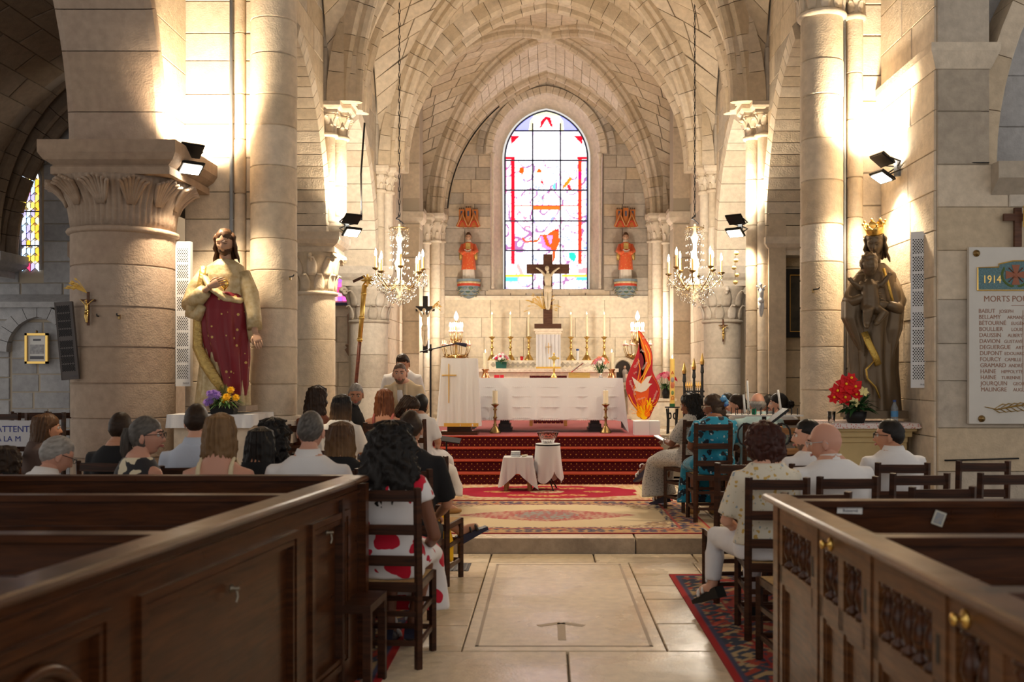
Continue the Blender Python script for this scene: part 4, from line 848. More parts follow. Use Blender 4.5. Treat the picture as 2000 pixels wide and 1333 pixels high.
# ---- altar table
t = thing('altar_table', 'long altar table on dark pedestal legs under a white cloth', 'altar', (0, 14.9, DAIS))
MB().bb(-1.02, 1.10, 0, .8, .74, .80).build('table_top', PEWW, t)
for px in (985, 1163):
    x = X(px, 15.0); MB().bb(x - .11, x + .11, .1, .62, 0, .06).bb(x - .09, x + .09, .14, .58, .06, .12).bb(x - .065, x + .065, .18, .54, .12, .74).build('pedestal', M('dark_pedestal', (.025, .014, .016), .4), t)
o = drape(-1.06, 1.135, 14.86, 15.72, 1.555, .62, .78, .05, .017, 5, 2, skirt=.2).build('altar_cloth', CLOTHW, smooth=True); o.data.set_sharp_from_angle(angle=R(50)); tag(o, 'white lace-edged cloth over the long altar table', 'tablecloth')
lm = MB()
for zz in (.96, 1.12, 1.28, 1.42): 
    for i in range(70): lm.bb(-1.02 + i * .03, -1.006 + i * .03, 14.80 + (zz - .94) * .09, 14.815 + (zz - .94) * .09, zz, zz + .006)
for i in range(72): lm.ball((-1.05 + i * .0305, 14.812, .935), (.016, .004, .014), 6, 4)
lm.build('lace_trim', M('lace', (.85, .84, .83), .8), o)
# ---- lectern
t = thing('lectern', 'white-draped lectern with a golden cross left of the altar', 'lectern', (X(898, 14.4), 14.4, DAIS))
MB().bb(-.27, .27, -.18, .18, 0, .05).bb(-.17, .17, -.12, .12, .05, .12).bb(-.06, .06, -.06, .06, .1, 1.06).build('stand', PEWW, t)
o = drape(-.245, .245, -.17, .17, 1.10, .97, .97, .045, .010, 6, 1, 20).build('lectern_cloth', CLOTHW, t, smooth=True); o.data.set_sharp_from_angle(angle=R(50))
o2 = MB().bb(-.285, .285, -.232, -.222, .125, .175).build('gold_band', M('gold_brocade', (.72, .44, .08), .5, .5, bump=.5, bscale=120), o)
MB().bb(-.145, -.133, -.212, -.198, .46, 1.02).build('gold_cross_upright', MATS['gold_brocade'], o); MB().bb(-.235, -.03, -.206, -.192, .85, .865).build('gold_cross_arm', MATS['gold_brocade'], o)
# ---- old stone altar with gradine, tabernacle
t = thing('stone_altar', 'carved pale stone altar against the back wall', 'altar', (.03, 20.0, DAIS))
MB().bb(-1.38, 1.38, .0, .95, 0, .92).build('body', S_PANEL, t); MB().bb(-1.42, 1.42, -.06, .95, .92, .99).build('mensa', S_PANEL, t)
MB().bb(-1.2, 1.2, .35, .95, .99, 1.16).build('gradine', S_PANEL, t)
for i in range(23): MB().box((-1.12 + i * .102, .345, 1.075), (.075, .02, .075), mat=Matrix.Rotation(R(45), 4, 'Y')).build('carved_lozenge', S_GREY, t)
for i in range(26): MB().ball((-1.28 + i * .102, -.055, .955), (.035, .012, .02), 8, 5).build('carved_rosette', S_PANEL, t)
t = thing('tabernacle', 'stone tabernacle hidden by a white veil with a golden cross', 'tabernacle', (X(1071, 20.3), 20.3, 1.735))
MB().bb(-.25, .25, 0, .4, 0, .68).build('body', S_PANEL, t); MB().bb(-.29, .29, -.06, .42, .76, .81).bb(-.27, .27, -.03, .42, .71, .76).bb(-.255, .255, -.01, .4, .67, .71).build('cornice', S_PANEL, t)
o = MB().grid(lambda u, v: (-.25 + .5 * u, -.04 - .012 * math.sin(u * 40) - .03 * (1 - v), .69 * v + .0), 40, 8).build('veil', CLOTHW, t, smooth=True)
MB().bb(-.006, .006, -.09, -.075, .3, .52).bb(-.05, .05, -.09, -.075, .43, .442).build('gold_cross', MATS['gold_brocade'], o); MB().bb(-.25, .25, -.095, -.06, -.005, .035).build('gold_band', MATS['gold_brocade'], o)
# ---- crucifix builder
def corpus(mb, s_=1., arms=.42, up=.28, mi=0):
    """figure on a cross, facing -Y, hips at origin, unit about 1 m tall"""
    T = lambda pts, r: mb.tube([Vector(p) * s_ for p in pts], [q * s_ for q in r], 8, mi)
    T([(0, 0, -.06), (.01, -.01, .06), (.0, -.02, .2), (0, -.01, .33), (0, 0, .38)], [.085, .075, .095, .09, .04])
    T([(0, -.01, .36), (.0, -.04, .44)], [.035, .035]); mb.ball(Vector((-.02, -.06, .49)) * s_, (.05 * s_, .055 * s_, .065 * s_), 10, 8, mi); mb.ball(Vector((-.02, -.035, .50)) * s_, (.058 * s_, .05 * s_, .07 * s_), 10, 8, mi)
    for sx in (-1, 1):
        T([(sx * .07, 0, .32), (sx * .1, -.01, .34), (sx * arms * .6, -.01, .34 + up * .5), (sx * arms, .0, .34 + up), (sx * (arms + .05), 0, .36 + up)], [.04, .04, .03, .022, .02])
        T([(sx * .045, 0, -.05), (sx * .05, -.06, -.28), (sx * .03, -.0, -.52), (sx * .012, -.03, -.58)], [.06, .048, .03, .025])
    mb.lathe([(.1 * s_, -.12 * s_), (.11 * s_, -.04 * s_), (.09 * s_, .05 * s_)], (0, 0, 0), 10, mi)
def crucifix(name, label, loc, h, wd, th, arm_z, cw, cs, cm, cz=None, base=None, rz=0., up=.28, arms=None, cmat=IVORY, wheat=None, tilt=0.):
    t = thing(name, label, 'crucifix', loc, rz)
    MB().bb(-th / 2, th / 2, 0, cw, 0, h).build('upright', cm, t); MB().bb(-wd / 2, wd / 2, 0.001, cw - .001, arm_z - th / 2, arm_z + th / 2).build('crossbeam', cm, t)
    if cs:
        m = MB(); corpus(m, cs, arms or .42, up); z0 = cz if cz else arm_z - (.34 + up) * cs
        o = m.build('figure', cmat, t, smooth=True, loc=(0, -.05 * cs - .012, z0))
    if base: MB().bb(-base[0] / 2, base[0] / 2, -.08, cw + .08, 0, base[1]).build('base', cm, t)
    if wheat:
        wx, wz, n, L_, ang, sp = wheat; rng = random.Random(6); m = MB()
        for i in range(n):
            a = ang + rng.uniform(-sp, sp); l = L_ * rng.uniform(.6, 1); p0 = Vector((wx, -.02, wz)); p1 = p0 + Vector((math.cos(a) * l * .6, -.03, math.sin(a) * l * .6 + .02)); p2 = p1 + Vector((math.cos(a) * l * .4, rng.uniform(-.06, 0), math.sin(a) * l * .4 - l * .12))
            m.tube([p0, p1, p2], [.003, .003, .002], 4); m.tube([p1.lerp(p2, .4), p1.lerp(p2, .7), p2], [.004, .011, .002], 5)
        m.build('dried_sprig', M('straw_gold', (.72, .48, .12), .6), t)
    return t
crucifix('altar_crucifix', 'large wooden crucifix with dried wheat rising before the altar window', (X(1070, 20.35), 20.42, 2.56), 1.52, .87, .19, 1.22, .06, .78, CROSSW, base=(.55, .09), up=.16, arms=.26, wheat=(-.1, .40, 40, .42, R(90), R(100)))
crucifix('wall_crucifix', 'black wall crucifix with pale figure on the left back shafts', (X(831, 18.9), 18.86, Z(690, 18.9)), 1.08, .36, .095, .84, .04, .62, M('black_wood', (.016, .013, .012), .5), up=.22, arms=.24, wheat=(.13, .86, 16, .2, R(15), R(40)))
crucifix('small_crucifix', 'small dark crucifix on the grey column behind the right chandelier', (X(1413, 15.9), 15.93, Z(668, 15.95)), .36, .14, .022, .26, .015, .2, CROSSW, up=.2, arms=.3, cmat=BRASS)
crucifix('small_crucifix', 'small dark crucifix with golden sprig on the thick nave column', (-4.1, 8.9, Z(636, 8.9)), .30, .13, .02, .225, .015, .18, CROSSW, up=.2, arms=.3, cmat=BRASS, wheat=(.0, .29, 18, .17, R(150), R(30)))
crucifix('small_crucifix', 'dark wooden cross with palm sprig above the memorial plaque', (X(1988, 8.46), 8.45, Z(482, 8.46)), .33, .24, .06, .25, .03, 0, CROSSW, wheat=(.03, .16, 14, .2, R(80), R(25)))
# ---- candlesticks
def stick_prof(h, r):
    return [(r, 0), (r, h * .02), (r * .95, h * .05), (r * .75, h * .12), (r * .5, h * .2), (r * .28, h * .25), (r * .34, h * .29), (r * .2, h * .33), (r * .2, h * .48), (r * .42, h * .53), (r * .2, h * .58), (r * .2, h * .75), (r * .38, h * .8), (r * .2, h * .84), (r * .3, h * .9), (r * .66, h * .95), (r * .68, h * .98), (r * .2, h * .99), (r * .15, h)]
def candle(parent, z, h, r, mat=WAX, flame=True, x=0, y=0):
    MB().lathe([(r, z), (r, z + h - .004), (r * .8, z + h), (r * .3, z + h - .006)], (x, y, 0), 12).build('candle', mat, parent, ang=50)
    if flame: MB().tube([(x, y, z + h - .006), (x, y, z + h + .012)], .0018, 5).build('wick', BLACKP, parent); MB().lathe([(.001, 0), (.007, .012), (.006, .02), (.001, .045)], (x, y, z + h + .006), 8).build('flame', FLAME, parent, smooth=True)
t0 = thing('altar_candlestick', '', 'candlestick'); MB().lathe(stick_prof(.5, .095), (0, 0, 0), 20).build('stick', BRASS, t0, smooth=True); candle(t0, .5, .45, .024)
for i in range(3): MB().ball((.085 * math.cos(i * 2.1), .085 * math.sin(i * 2.1), .01), .02, 8, 6).build('claw_foot', BRASS, t0, smooth=True)
nm = ('leftmost', 'second from left', 'third from left', 'third from right', 'second from right', 'rightmost')
for i, px in enumerate((961, 997, 1033, 1115, 1146, 1180)):
    o = t0 if i == 0 else copy_tree(t0); o.location = (X(px, 20.55), 20.55, 1.9); o.rotation_euler = (0, 0, i * .7); o['group'] = 'tall brass candlesticks behind the altar'; o['label'] = f'tall brass candlestick behind the altar, {nm[i]} of six'
t0 = thing('floor_candlestick', '', 'candlestick'); MB().lathe(stick_prof(.44, .085), (0, 0, 0), 20).build('stick', BRONZE, t0, smooth=True); candle(t0, .44, .19, .038, WAX, False); MB().tube([(0, 0, .62), (.003, 0, .645)], .003, 5).build('wick', BLACKP, t0)
t0.location = (X(967, 14.68), 14.68, DAIS); t0['label'] = 'unlit cream candle on a bronze stick before the left altar leg'; dup(t0, (X(1183, 14.68), 14.68, DAIS), 1., 'unlit cream candle on a bronze stick before the right altar leg')
AT = 1.557
t0 = thing('copper_candle_holder', 'lit cream candle in a copper holder on the left end of the altar', 'candle holder', (X(948, 15.1), 15.1, AT))
MB().lathe([(.07, 0), (.065, .01), (.045, .06), (.035, .10), (.06, .13), (.055, .135), (.02, .13)], (0, 0, 0), 18).build('holder', COPPER, t0, smooth=True); candle(t0, .13, .25, .03)
dup(t0, (X(1195, 15.1), 15.1, AT), 1., 'lit cream candle in a copper holder on the right end of the altar')
for px, wd, lb in ((970.5, .08, 'wider'), (980.5, .055, 'narrower')): tag(MB().bb(-wd / 2, wd / 2, -.04, .04, 0, .04).box((0, 0, .042), (wd * .9, .07, .004)).build('red_box', M('red_card', (.62, .02, .04), .5), loc=(X(px, 15.05), 15.05, AT)), f'{lb} of two small red boxes on the altar', 'box')
t = thing('altar_cross', 'small golden standing cross in the middle of the altar', 'cross', (X(1082, 15.05), 15.05, AT))
MB().lathe([(.05, 0), (.045, .015), (.02, .05), (.012, .08), (.018, .12), (.01, .16), (.01, .24)], (0, 0, 0), 14).build('foot', GOLD, t, smooth=True)
m = MB().bb(-.012, .012, -.006, .006, .22, .36).bb(-.065, .065, -.006, .006, .285, .31)
for x, z in ((0, .365), (-.068, .2975), (.068, .2975)): m.ball((x, 0, z), .016, 8, 6)
m.lathe([(.005, -.01), (.04, -.008), (.04, .008), (.005, .01)], (0, 0, .2975), 16, mat=Matrix.Rotation(R(90), 4, 'X')); m.build('cross', GOLD, t)
t = thing('missal_stand', 'open missal on a pierced golden stand on the altar', 'book stand', (X(1131, 15.05), 15.05, AT))
MB().bb(-.16, .16, -.1, .1, 0, .08).build('stand', M('pierced_gold', (.75, .5, .16), .4, .8, bump=.8, bscale=60), t)
for k in (0, 1): MB().bb(-.15 + k * .0, .15, -.11 + k * .005, -.105 + k * .005, .015 + k * .04, .022 + k * .04).build('fretwork', GOLD, t)
mt = Matrix.Rotation(R(32), 4, 'Y') @ Matrix.Rotation(R(0), 4, 'X')
t = thing('missal', 'thick open book with red cover resting on the golden stand', 'book', (X(1131, 15.05), 15.0, AT + .085))
Rb = Matrix.Rotation(R(-38), 4, 'Y')
MB().box((-.03, 0, .07), (.22, .2, .012), mat=Rb).build('cover', M('red_card'), t); MB().box((-.022, -.005, .092), (.20, .19, .03), mat=Rb).build('pages', M('paper', (.72, .66, .55), .8), t); MB().box((.07, 0, .08), (.2, .19, .02), mat=Matrix.Rotation(R(-18), 4, 'Y')).build('page_block', M('paper'), t)
# ---- flowers
def leafy(mb, c, r, n, L_, seed, w_=.012, up=.5):
    rng = random.Random(seed)
    for i in range(n):
        a = rng.uniform(0, 2 * PI); e = rng.uniform(-.2, 1.2) * up; d = Vector((math.cos(a) * math.cos(e), math.sin(a) * math.cos(e), math.sin(e))); l = L_ * rng.uniform(.6, 1.1)
        p = Vector(c) + d * r * .3; s_ = d.cross(Vector((0, 0, 1))).normalized() * w_ * rng.uniform(.7, 1.3); q = p + d * l * .55 + Vector((0, 0, .01)); e_ = p + d * l - Vector((0, 0, l * .2))
        mb.add([p, q - s_, e_, q + s_], [(0, 1, 2, 3)])
def bloom(mb, c, r, d=(0, -1, .5), n=9, layers=2, mi=0, seed=0, cup=.3):
    d = Vector(d).normalized(); u = d.orthogonal().normalized(); v = d.cross(u); rng = random.Random(seed)
    for L_ in range(layers):
        rr_ = r * (1 - .33 * L_)
        for i in range(n):
            a = 2 * PI * (i + .5 * L_) / n + rng.uniform(-.1, .1); e = u * math.cos(a) + v * math.sin(a); s_ = d.cross(e) * rr_ * 1.9 / n; b = Vector(c) + d * (.006 * L_)
            mb.add([b, b + e * rr_ * .6 - s_ + d * rr_ * cup, b + e * rr_ + d * rr_ * (cup * (1 + L_)), b + e * rr_ * .6 + s_ + d * rr_ * cup], [(0, 1, 2, 3)], mi)
GREEN = M('leaf_green', (.06, .16, .035), .55, var=.4, vscale=30); DGREEN = M('dark_leaf_green', (.02, .07, .02), .5)
def bouquet(label, loc, blooms, rad, h, colors, pot, leaves=50, brad=.03, seed=0, name='flower_arrangement', petals=9, layers=3, cup=.3, zc=0., lw=.012):
    t = thing(name, label, 'flowers', loc); rng = random.Random(seed); pot(t)
    m = MB(); leafy(m, (0, 0, h * .45), rad * .5, leaves, rad * 1.1, seed, lw); m.build('foliage', GREEN, t)['kind'] = 'stuff'
    for i in range(blooms):
        a = 2 * PI * i * .618 + rng.uniform(-.2, .2); f = math.sqrt((i + .5) / blooms); p = Vector((rad * f * math.cos(a), rad * f * math.sin(a) * .8, h - rad * .7 * f * f + zc + rng.uniform(-.01, .01)))
        m = MB(); bloom(m, p, brad * rng.uniform(.85, 1.15), (p.x * 6, p.y * 6 - .5, .6 + 0 * p.z), petals, layers, 0, i, cup); o = m.build('flower', colors[i % len(colors)], t)
        MB().tube([(p.x * .3, p.y * .3, h * .25), p], .0025, 4).build('stem', GREEN, t)
    return t
def boxpot(w_, d_, h, mat, z=0.): return lambda t: MB().box((0, 0, h / 2), (w_, d_, h), tap=1.12).build('pot', mat, t)
def vase(prof, mat): return lambda t: MB().lathe(prof, (0, 0, 0), 18).build('vase', mat, t, smooth=True)
PINK = M('pink_petal', (.80, .28, .36), .6); DPINK = M('crimson_petal', (.62, .03, .12), .6); WPET = M('white_petal', (.85, .82, .8), .6); CORAL = M('coral_petal', (.85, .33, .2), .6); PURP = M('lilac_petal', (.35, .2, .6), .6); YELP = M('yellow_petal', (.95, .55, .02), .6); REDP = M('red_petal', (.65, .01, .015), .5)
bouquet('pink and white flowers in a green pot on the stone altar ledge', (X(979, 20.1), 20.1, 1.735), 22, .16, .28, [PINK, WPET, DPINK, WPET], boxpot(.2, .14, .13, M('green_pot', (.02, .10, .08), .5)), 60, .042, 1)
bouquet('coral and white flowers in a glass vase on the altar', (X(1173, 15.1), 15.1, AT), 26, .125, .30, [CORAL, CORAL, PINK, WPET], vase([(.035, 0), (.03, .01), (.012, .03), (.03, .08), (.04, .13), (.035, .13)], M('clear_glass', (1, 1, 1), .02, trans=1.)), 50, .03, 2)
tag(MB().lathe([(.022, 0), (.03, .02), (.036, .085), (.033, .085), (.028, .02)], (0, 0, 0), 14).build('votive_glass', M('ruby_glass', (.75, .01, .02), .1, trans=.4), loc=(X(1019, 20.5), 20.5, 1.9), smooth=True), 'small ruby red votive glass between the candlesticks behind the altar', 'votive glass')
t = thing('gas_lighter', 'white and blue candle lighter standing behind the altar book', 'lighter', (X(1128, 20.5), 20.5, 1.9)); MB().lathe([(.028, 0), (.028, .2), (.02, .21)], (0, 0, 0), 12).build('body', WHITEP, t); MB().lathe([(.03, .2), (.032, .235), (.01, .24)], (0, 0, 0), 12).build('cap', M('blue_plastic', (.03, .08, .3), .4), t)
# ---- branched candelabra
def candelabrum():
    t = thing('candelabrum', '', 'candelabrum')
    MB().lathe([(.13, 0), (.12, .03), (.05, .08), (.03, .2), (.05, .3), (.03, .34), (.028, .6), (.05, .68), (.02, .74), (.018, .98), (.04, 1.02), (.015, 1.05)], (0, 0, 0), 16).build('stem', BRONZE, t, smooth=True)
    MB().lathe([(.03, .28), (.16, .32), (.18, .36), (.15, .37), (.02, .34)], (0, 0, 0), 20).build('bowl', BRASS, t, smooth=True)
    MB().lathe([(.02, 0), (.05, .05), (.045, .09), (.015, .17), (.002, .2)], (0, 0, 1.06), 8).build('finial_lamp', M('frosted_glass', (.55, .6, .68), .3, trans=.3), t, smooth=True)
    rng = random.Random(2)
    for tier, (n, r, z0, z1, lit) in enumerate(((10, .27, .36, .56, False), (6, .12, .66, .82, True))):
        for k in range(n):
            a = 2 * PI * k / n + .3 * tier; u = Vector((math.cos(a), math.sin(a), 0)); Zv = Vector((0, 0, 1))
            am = MB().tube([u * .03 + Zv * (z0 + .02), u * r * .4 + Zv * (z0 - .07), u * r * .8 + Zv * (z0 - .02), u * r + Zv * (z1 - .08), u * r + Zv * z1], [.01, .009, .008, .008, .008], 6).build('arm', BRONZE, t, smooth=True)
            m = MB(); leafy(m, u * r * .75 + Zv * (z0 - .02), .05, 8, .07, k, .02, 1.); m.build('leaf_ornament', BRONZE, am)
            MB().lathe([(.01, 0), (.04, .02), (.035, .035), (.01, .03)], u * r + Zv * z1, 8).build('rose_cup', M('rose_cup', (.78, .42, .36), .5), am)
            MB().lathe([(.012, .03), (.012, .10)], u * r + Zv * z1, 8).build('candle', CANDY if lit else M('pink_candle', (.8, .45, .3), .5), am)
            MB().lathe([(.005, .10), (.02, .125), (.016, .16), (.002, .2)], u * r + Zv * z1, 8).build('bulb', BULB, am, smooth=True) if lit else None
    return t
cd = candelabrum(); cd.location = (X(891, 19.6), 19.6, 1.62); cd['label'] = 'branched bronze candelabrum with lit bulbs behind the lectern'
dup(cd, (X(1245, 19.6), 19.6, 1.62), .4, 'branched bronze candelabrum with lit bulbs behind the flame panel')
for px in (891, 1245): lamp('candelabrum_light', 'POINT', (X(px, 19.6), 19.35, 1.62 + 1.0), 60, NEUT, size=.15)
for px, lb in ((891, 'left'), (1245, 'right')):
    x = X(px, 19.6); t = thing('stone_pedestal', f'pale stone pedestal under the {lb} bronze candelabrum', 'pedestal', (x, 19.6, DAIS)); MB().bb(-.18, .18, -.18, .18, .08, .8).build('shaft', S_PANEL, t); MB().bb(-.22, .22, -.22, .22, .8, .88).bb(-.22, .22, -.22, .22, 0, .08).build('mouldings', S_PANEL, t)
# ---- flame panel with dove
t = thing('flame_panel', 'flame-shaped red and orange painted panel with a white dove', 'painted panel', (X(1256, 14.4), 14.4, DAIS + .215))
FP = [(1245, 645), (1260, 663), (1274, 690), (1275, 712), (1274, 728), (1280, 742), (1288, 758), (1290, 772), (1286, 788), (1276, 803), (1268, 824), (1250, 824), (1246, 808), (1234, 794), (1226, 778), (1221, 757), (1226, 735), (1240, 705), (1248, 680), (1248, 662)]
def fp(px, py): return ((px - 1256) * 14.4 / F_PX, 0, (824 - py) * 14.4 / F_PX)
def smooth_poly(P, it=2):
    for _ in range(it):
        Q = []
        for a, b in zip(P, P[1:] + P[:1]): Q += [(a[0] * .75 + b[0] * .25, a[1] * .75 + b[1] * .25), (a[0] * .25 + b[0] * .75, a[1] * .25 + b[1] * .75)]
        P = Q
    return P
def flat(P, mat, name, y, parent, th=.002, sm=0):
    P = smooth_poly(P, sm) if sm else P
    m = MB().prism([(fp(*p)[0], fp(*p)[2]) for p in P], lambda u, v, q: (u, q, v), y, y + th); return m.build(name, mat, parent)
pan = flat(FP, M('panel_red', (.52, .012, .02), .35), 'panel', 0, t, .03, 2)
flat([(1246, 648), (1258, 664), (1272, 690), (1273, 710), (1262, 728), (1250, 745), (1240, 765), (1244, 790), (1250, 805), (1262, 800), (1268, 770), (1268, 745), (1262, 738), (1252, 752), (1256, 735), (1262, 715), (1258, 695), (1252, 680), (1250, 665)], M('flame_orange', (.85, .12, .01), .35), 'orange_tongue', -.003, pan, sm=1)
flat([(1250, 690), (1256, 700), (1258, 715), (1250, 732), (1242, 742), (1246, 722)], M('flame_dark', (.22, .006, .02), .35), 'dark_tongue', -.005, pan, sm=2)
for i, (L_, c) in enumerate((([(1247, 655), (1256, 680), (1262, 700), (1266, 716), (1258, 735), (1246, 752), (1242, 770)], (.95, .35, .02)), ([(1260, 678), (1268, 695), (1270, 715), (1258, 740), (1251, 760)], (.98, .5, .05)), ([(1246, 705), (1250, 725), (1246, 745), (1240, 758), (1238, 775), (1248, 800)], (.9, .25, .02)), ([(1228, 775), (1236, 792), (1248, 806)], (.95, .4, .03)), ([(1272, 735), (1284, 755), (1288, 772), (1282, 790)], (.95, .35, .02)))):
    m = MB(); m.tube([Vector(fp(*p)) + Vector((0, -.006, 0)) for p in L_], .008, 4, flat=.3); m.build('flame_line', M('flame_line_%d' % i, c, .4), pan)
flat([(1234, 740), (1243, 747), (1252, 754), (1258, 747), (1264, 740), (1273, 738), (1268, 748), (1266, 753), (1274, 754), (1270, 757), (1266, 762), (1262, 767), (1252, 771), (1243, 768), (1237, 767), (1242, 762), (1238, 752)], M('dove_white', (.85, .8, .72), .5), 'dove', -.008, pan)
for i, (hx, hy, a0, s_, c) in enumerate(((1257, 800, 100, 1.15, (.95, .28, .01)), (1250, 812, 130, 1.2, (.98, .42, .0)), (1268, 800, 60, 1.1, (1, .62, .0)), (1258, 816, 90, 1.2, (1, .55, .0)), (1264, 812, 75, 1., (.95, .2, .0)))):
    m = MB(); Pc = Vector(fp(hx, hy)) + Vector((0, -.010 - i * .003, 0)); m.ball(Pc, (.045 * s_, .002, .05 * s_), 10, 6)
    for k in range(5):
        a = R(a0 + (k - 2) * 24); e = Vector((math.cos(a), 0, math.sin(a))); m.tube([Pc + e * .03 * s_, Pc + e * (.125 if k in (1, 2, 3) else .1) * s_], [.013 * s_, .009 * s_], 6, flat=.25)
    m.build('painted_hand', M('hand_paint_%d' % i, c, .45), pan)
WL = M('white_ink', (.82, .62, .55), .6)
for b, px, py, s_, r_ in (('Espérance', 1228, 748, .055, -68), ('Gloire', 1241, 724, .05, 60), ('Feu', 1250, 690, .05, -20), ('Alléluia', 1256, 728, .045, 62), ('Baptême', 1276, 790, .05, 68), ('Joie', 1238, 735, .035, 30), ('Mission', 1245, 787, .04, 20), ('Paix', 1256, 668, .04, 40)):
    p = fp(px, py); text(b, s_, WL, 'handwriting', pan, (p[0], -.012, p[2]), (R(90), R(-r_), 0), .0005)
t = thing('white_plinth', 'white box plinth holding up the flame panel', 'plinth', (X(1262, 14.4), 14.35, DAIS)); MB().bb(-.185, .03, -.13, .13, 0, .2).build('front_board', WHITEP, t); MB().bb(.035, .185, -.10, .13, 0, .2).build('side_board', WHITEP, t)
# ---- paschal candle
t = thing('paschal_candle', 'tall yellow decorated paschal candle on a wrought iron stand', 'candle', (X(1313, 14.6), 14.6, PLAT))
MB().lathe([(.11, .98), (.11, .995), (.02, .995)], (0, 0, 0), 16).build('stand_plate', IRON, t)
for k in range(4):
    a = k * PI / 2 + .5; u = Vector((math.cos(a), math.sin(a), 0)); Zv = Vector((0, 0, 1)); m = MB()
    m.tube([u * .13, u * .10 + Zv * .4, u * .085 + Zv * .8, u * .10 + Zv * .97], .011, 6); m.tube([u * (.055 + .03 * math.cos(q)) + Zv * (.86 + .045 * math.sin(q)) for q in [x * .5 for x in range(12)]], .007, 5); m.build('stand_leg', IRON, t)
MB().lathe([(.04, 0), (.04, .045)], (0, 0, .995), 14).build('collar', M('green_foil', (.02, .14, .05), .4), t); candle(t, 1.04, .66, .036, M('yellow_wax', (.92, .66, .18), .45, sub=.2))
rm = M('red_letter', (.55, .03, .02), .5); text('A', .07, rm, 'alpha', t, (-.024, -.038, 1.47), ext=.002); text('Ω', .07, rm, 'omega', t, (-.026, -.038, 1.10), ext=.002)
m = MB(); m.ball((0, -.033, 1.39), (.026, .006, .04), 10, 6); m.build('painted_medallion', M('medallion_grey', (.35, .33, .34), .5), t); MB().ball((0, -.033, 1.31), (.03, .006, .05), 10, 6).build('painted_figure', M('medallion_red', (.6, .2, .1), .5), t); MB().ball((0, -.033, 1.2), (.02, .006, .035), 10, 6).build('painted_leaf', M('medallion_green', (.2, .3, .12), .5), t)
# ---- iron gate with gilded flames, far right
t = thing('iron_gate', 'dark iron gate with gilded spear finials beside the right column', 'gate', (X(1356, 15.75), 15.75, PLAT))
for k, px in enumerate((1336.5, 1355.5, 1371.5)):
    x = (px - 1356) * 15.75 / F_PX; h = Z((733, 725, 715)[k], 15.75) - PLAT
    p = MB().lathe([(.02, 0), (.02, h - .12), (.03, h - .1), (.022, h), (.03, h + .02)], (x, 0, 0), 10).build('post', IRON, t); m = MB()
    m.lathe([(.012, h), (.032, h + .03), (.035, h + .07), (.02, h + .13), (.004, h + .2)], (x, 0, 0), 8); m.build('finial', GOLD, p)
for z in (1.20, 1.12, .35): MB().bb(-.16, .16, -.012, .012, z - .015, z + .015).build('rail', IRON, t)
for k in range(9):
    x = -.14 + k * .034; b = MB().lathe([(.007, .1), (.007, 1.25)], (x, 0, 0), 6).build('bar', IRON, t); MB().lathe([(.006, 1.25), (.014, 1.29), (.002, 1.36)], (x, 0, 0), 6).build('tip', GOLD, b)
# ---- flowers and table at right rear, niche
t = thing('side_table', 'low pale cabinet behind the flame panel', 'cabinet', (X(1292, 17.0), 17.0, DAIS)); MB().bb(-.2, .2, -.2, .2, 0, .42).build('body', S_PANEL, t); MB().bb(-.23, .23, -.23, .23, .42, .46).build('top', S_PANEL, t)
bouquet('pink and red flowers in a dark vase beside the paschal candle', (X(1300, 17.0), 16.95, DAIS + .462), 14, .16, .42, [PINK, DPINK, REDP], vase([(.05, 0), (.07, .1), (.03, .2), (.045, .22)], BLACKP), 50, .06, 3)
nb = MB(); nl, nr_ = arc(.2, .22, 8, 1.72, 0); P = [(-.2, 1.45)] + nl + list(reversed(nr_[:-1])) + [(.2, 1.45)]
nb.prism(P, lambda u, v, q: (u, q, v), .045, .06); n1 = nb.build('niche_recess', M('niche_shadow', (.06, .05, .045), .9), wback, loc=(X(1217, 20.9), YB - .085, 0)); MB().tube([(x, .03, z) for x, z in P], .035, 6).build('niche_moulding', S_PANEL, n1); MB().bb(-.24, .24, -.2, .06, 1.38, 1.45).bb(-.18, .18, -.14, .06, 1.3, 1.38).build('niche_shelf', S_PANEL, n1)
t = thing('statuette', 'small statuette in the niche right of the stone altar', 'statue', (X(1221, 20.7), 20.78, 1.45)); MB().lathe([(.05, 0), (.055, .03), (.045, .12), (.06, .22), (.03, .27)], (0, 0, 0), 12).build('robe', M('plaster_blue', (.45, .4, .38), .6), t, smooth=True); MB().ball((0, 0, .31), (.028, .03, .036), 10, 8).build('head', M('plaster_skin', (.6, .4, .3), .6), t, smooth=True); MB().ball((0, .012, .32), (.034, .03, .04), 10, 8).build('hair', M('plaster_hair', (.06, .03, .02), .6), t, smooth=True)
# ---- small tables before the steps
t = thing('wooden_stool', 'low wooden stool under a white cloth before the steps', 'stool', (X(1012, 12.62), 12.62, PLAT))
for sx in (-1, 1):
    for sy in (-1, 1): MB().tube([(sx * .13, sy * .11, .4), (sx * .15, sy * .13, 0)], .028, 6).build('leg', OAKL, t)
MB().bb(-.17, .17, -.15, .15, .38, .42).build('seat', OAKL, t)
o = drape(-.18, .18, -.16, .16, .425, .20, .24, .03, .012, 6, 3, 14, skirt=1.0).build('stool_cloth', CLOTHW, smooth=True, loc=(X(1012, 12.62), 12.62, PLAT)); tag(o, 'white cloth draped over the low wooden stool', 'tablecloth')
tw = MB()
for k in range(3): tw.tube([(-.06 + .002 * k, -.0, .012 + k * .022), (.06, 0, .012 + k * .022)], (.05, .012)[1] if False else .03, 8, flat=.42)
tag(tw.build('folded_towel', M('towel', (.80, .82, .85), .95, bump=.6, bscale=100), loc=(X(1007, 12.6), 12.6, PLAT + .43), smooth=True), 'folded white towel on the cloth-covered stool', 'towel')
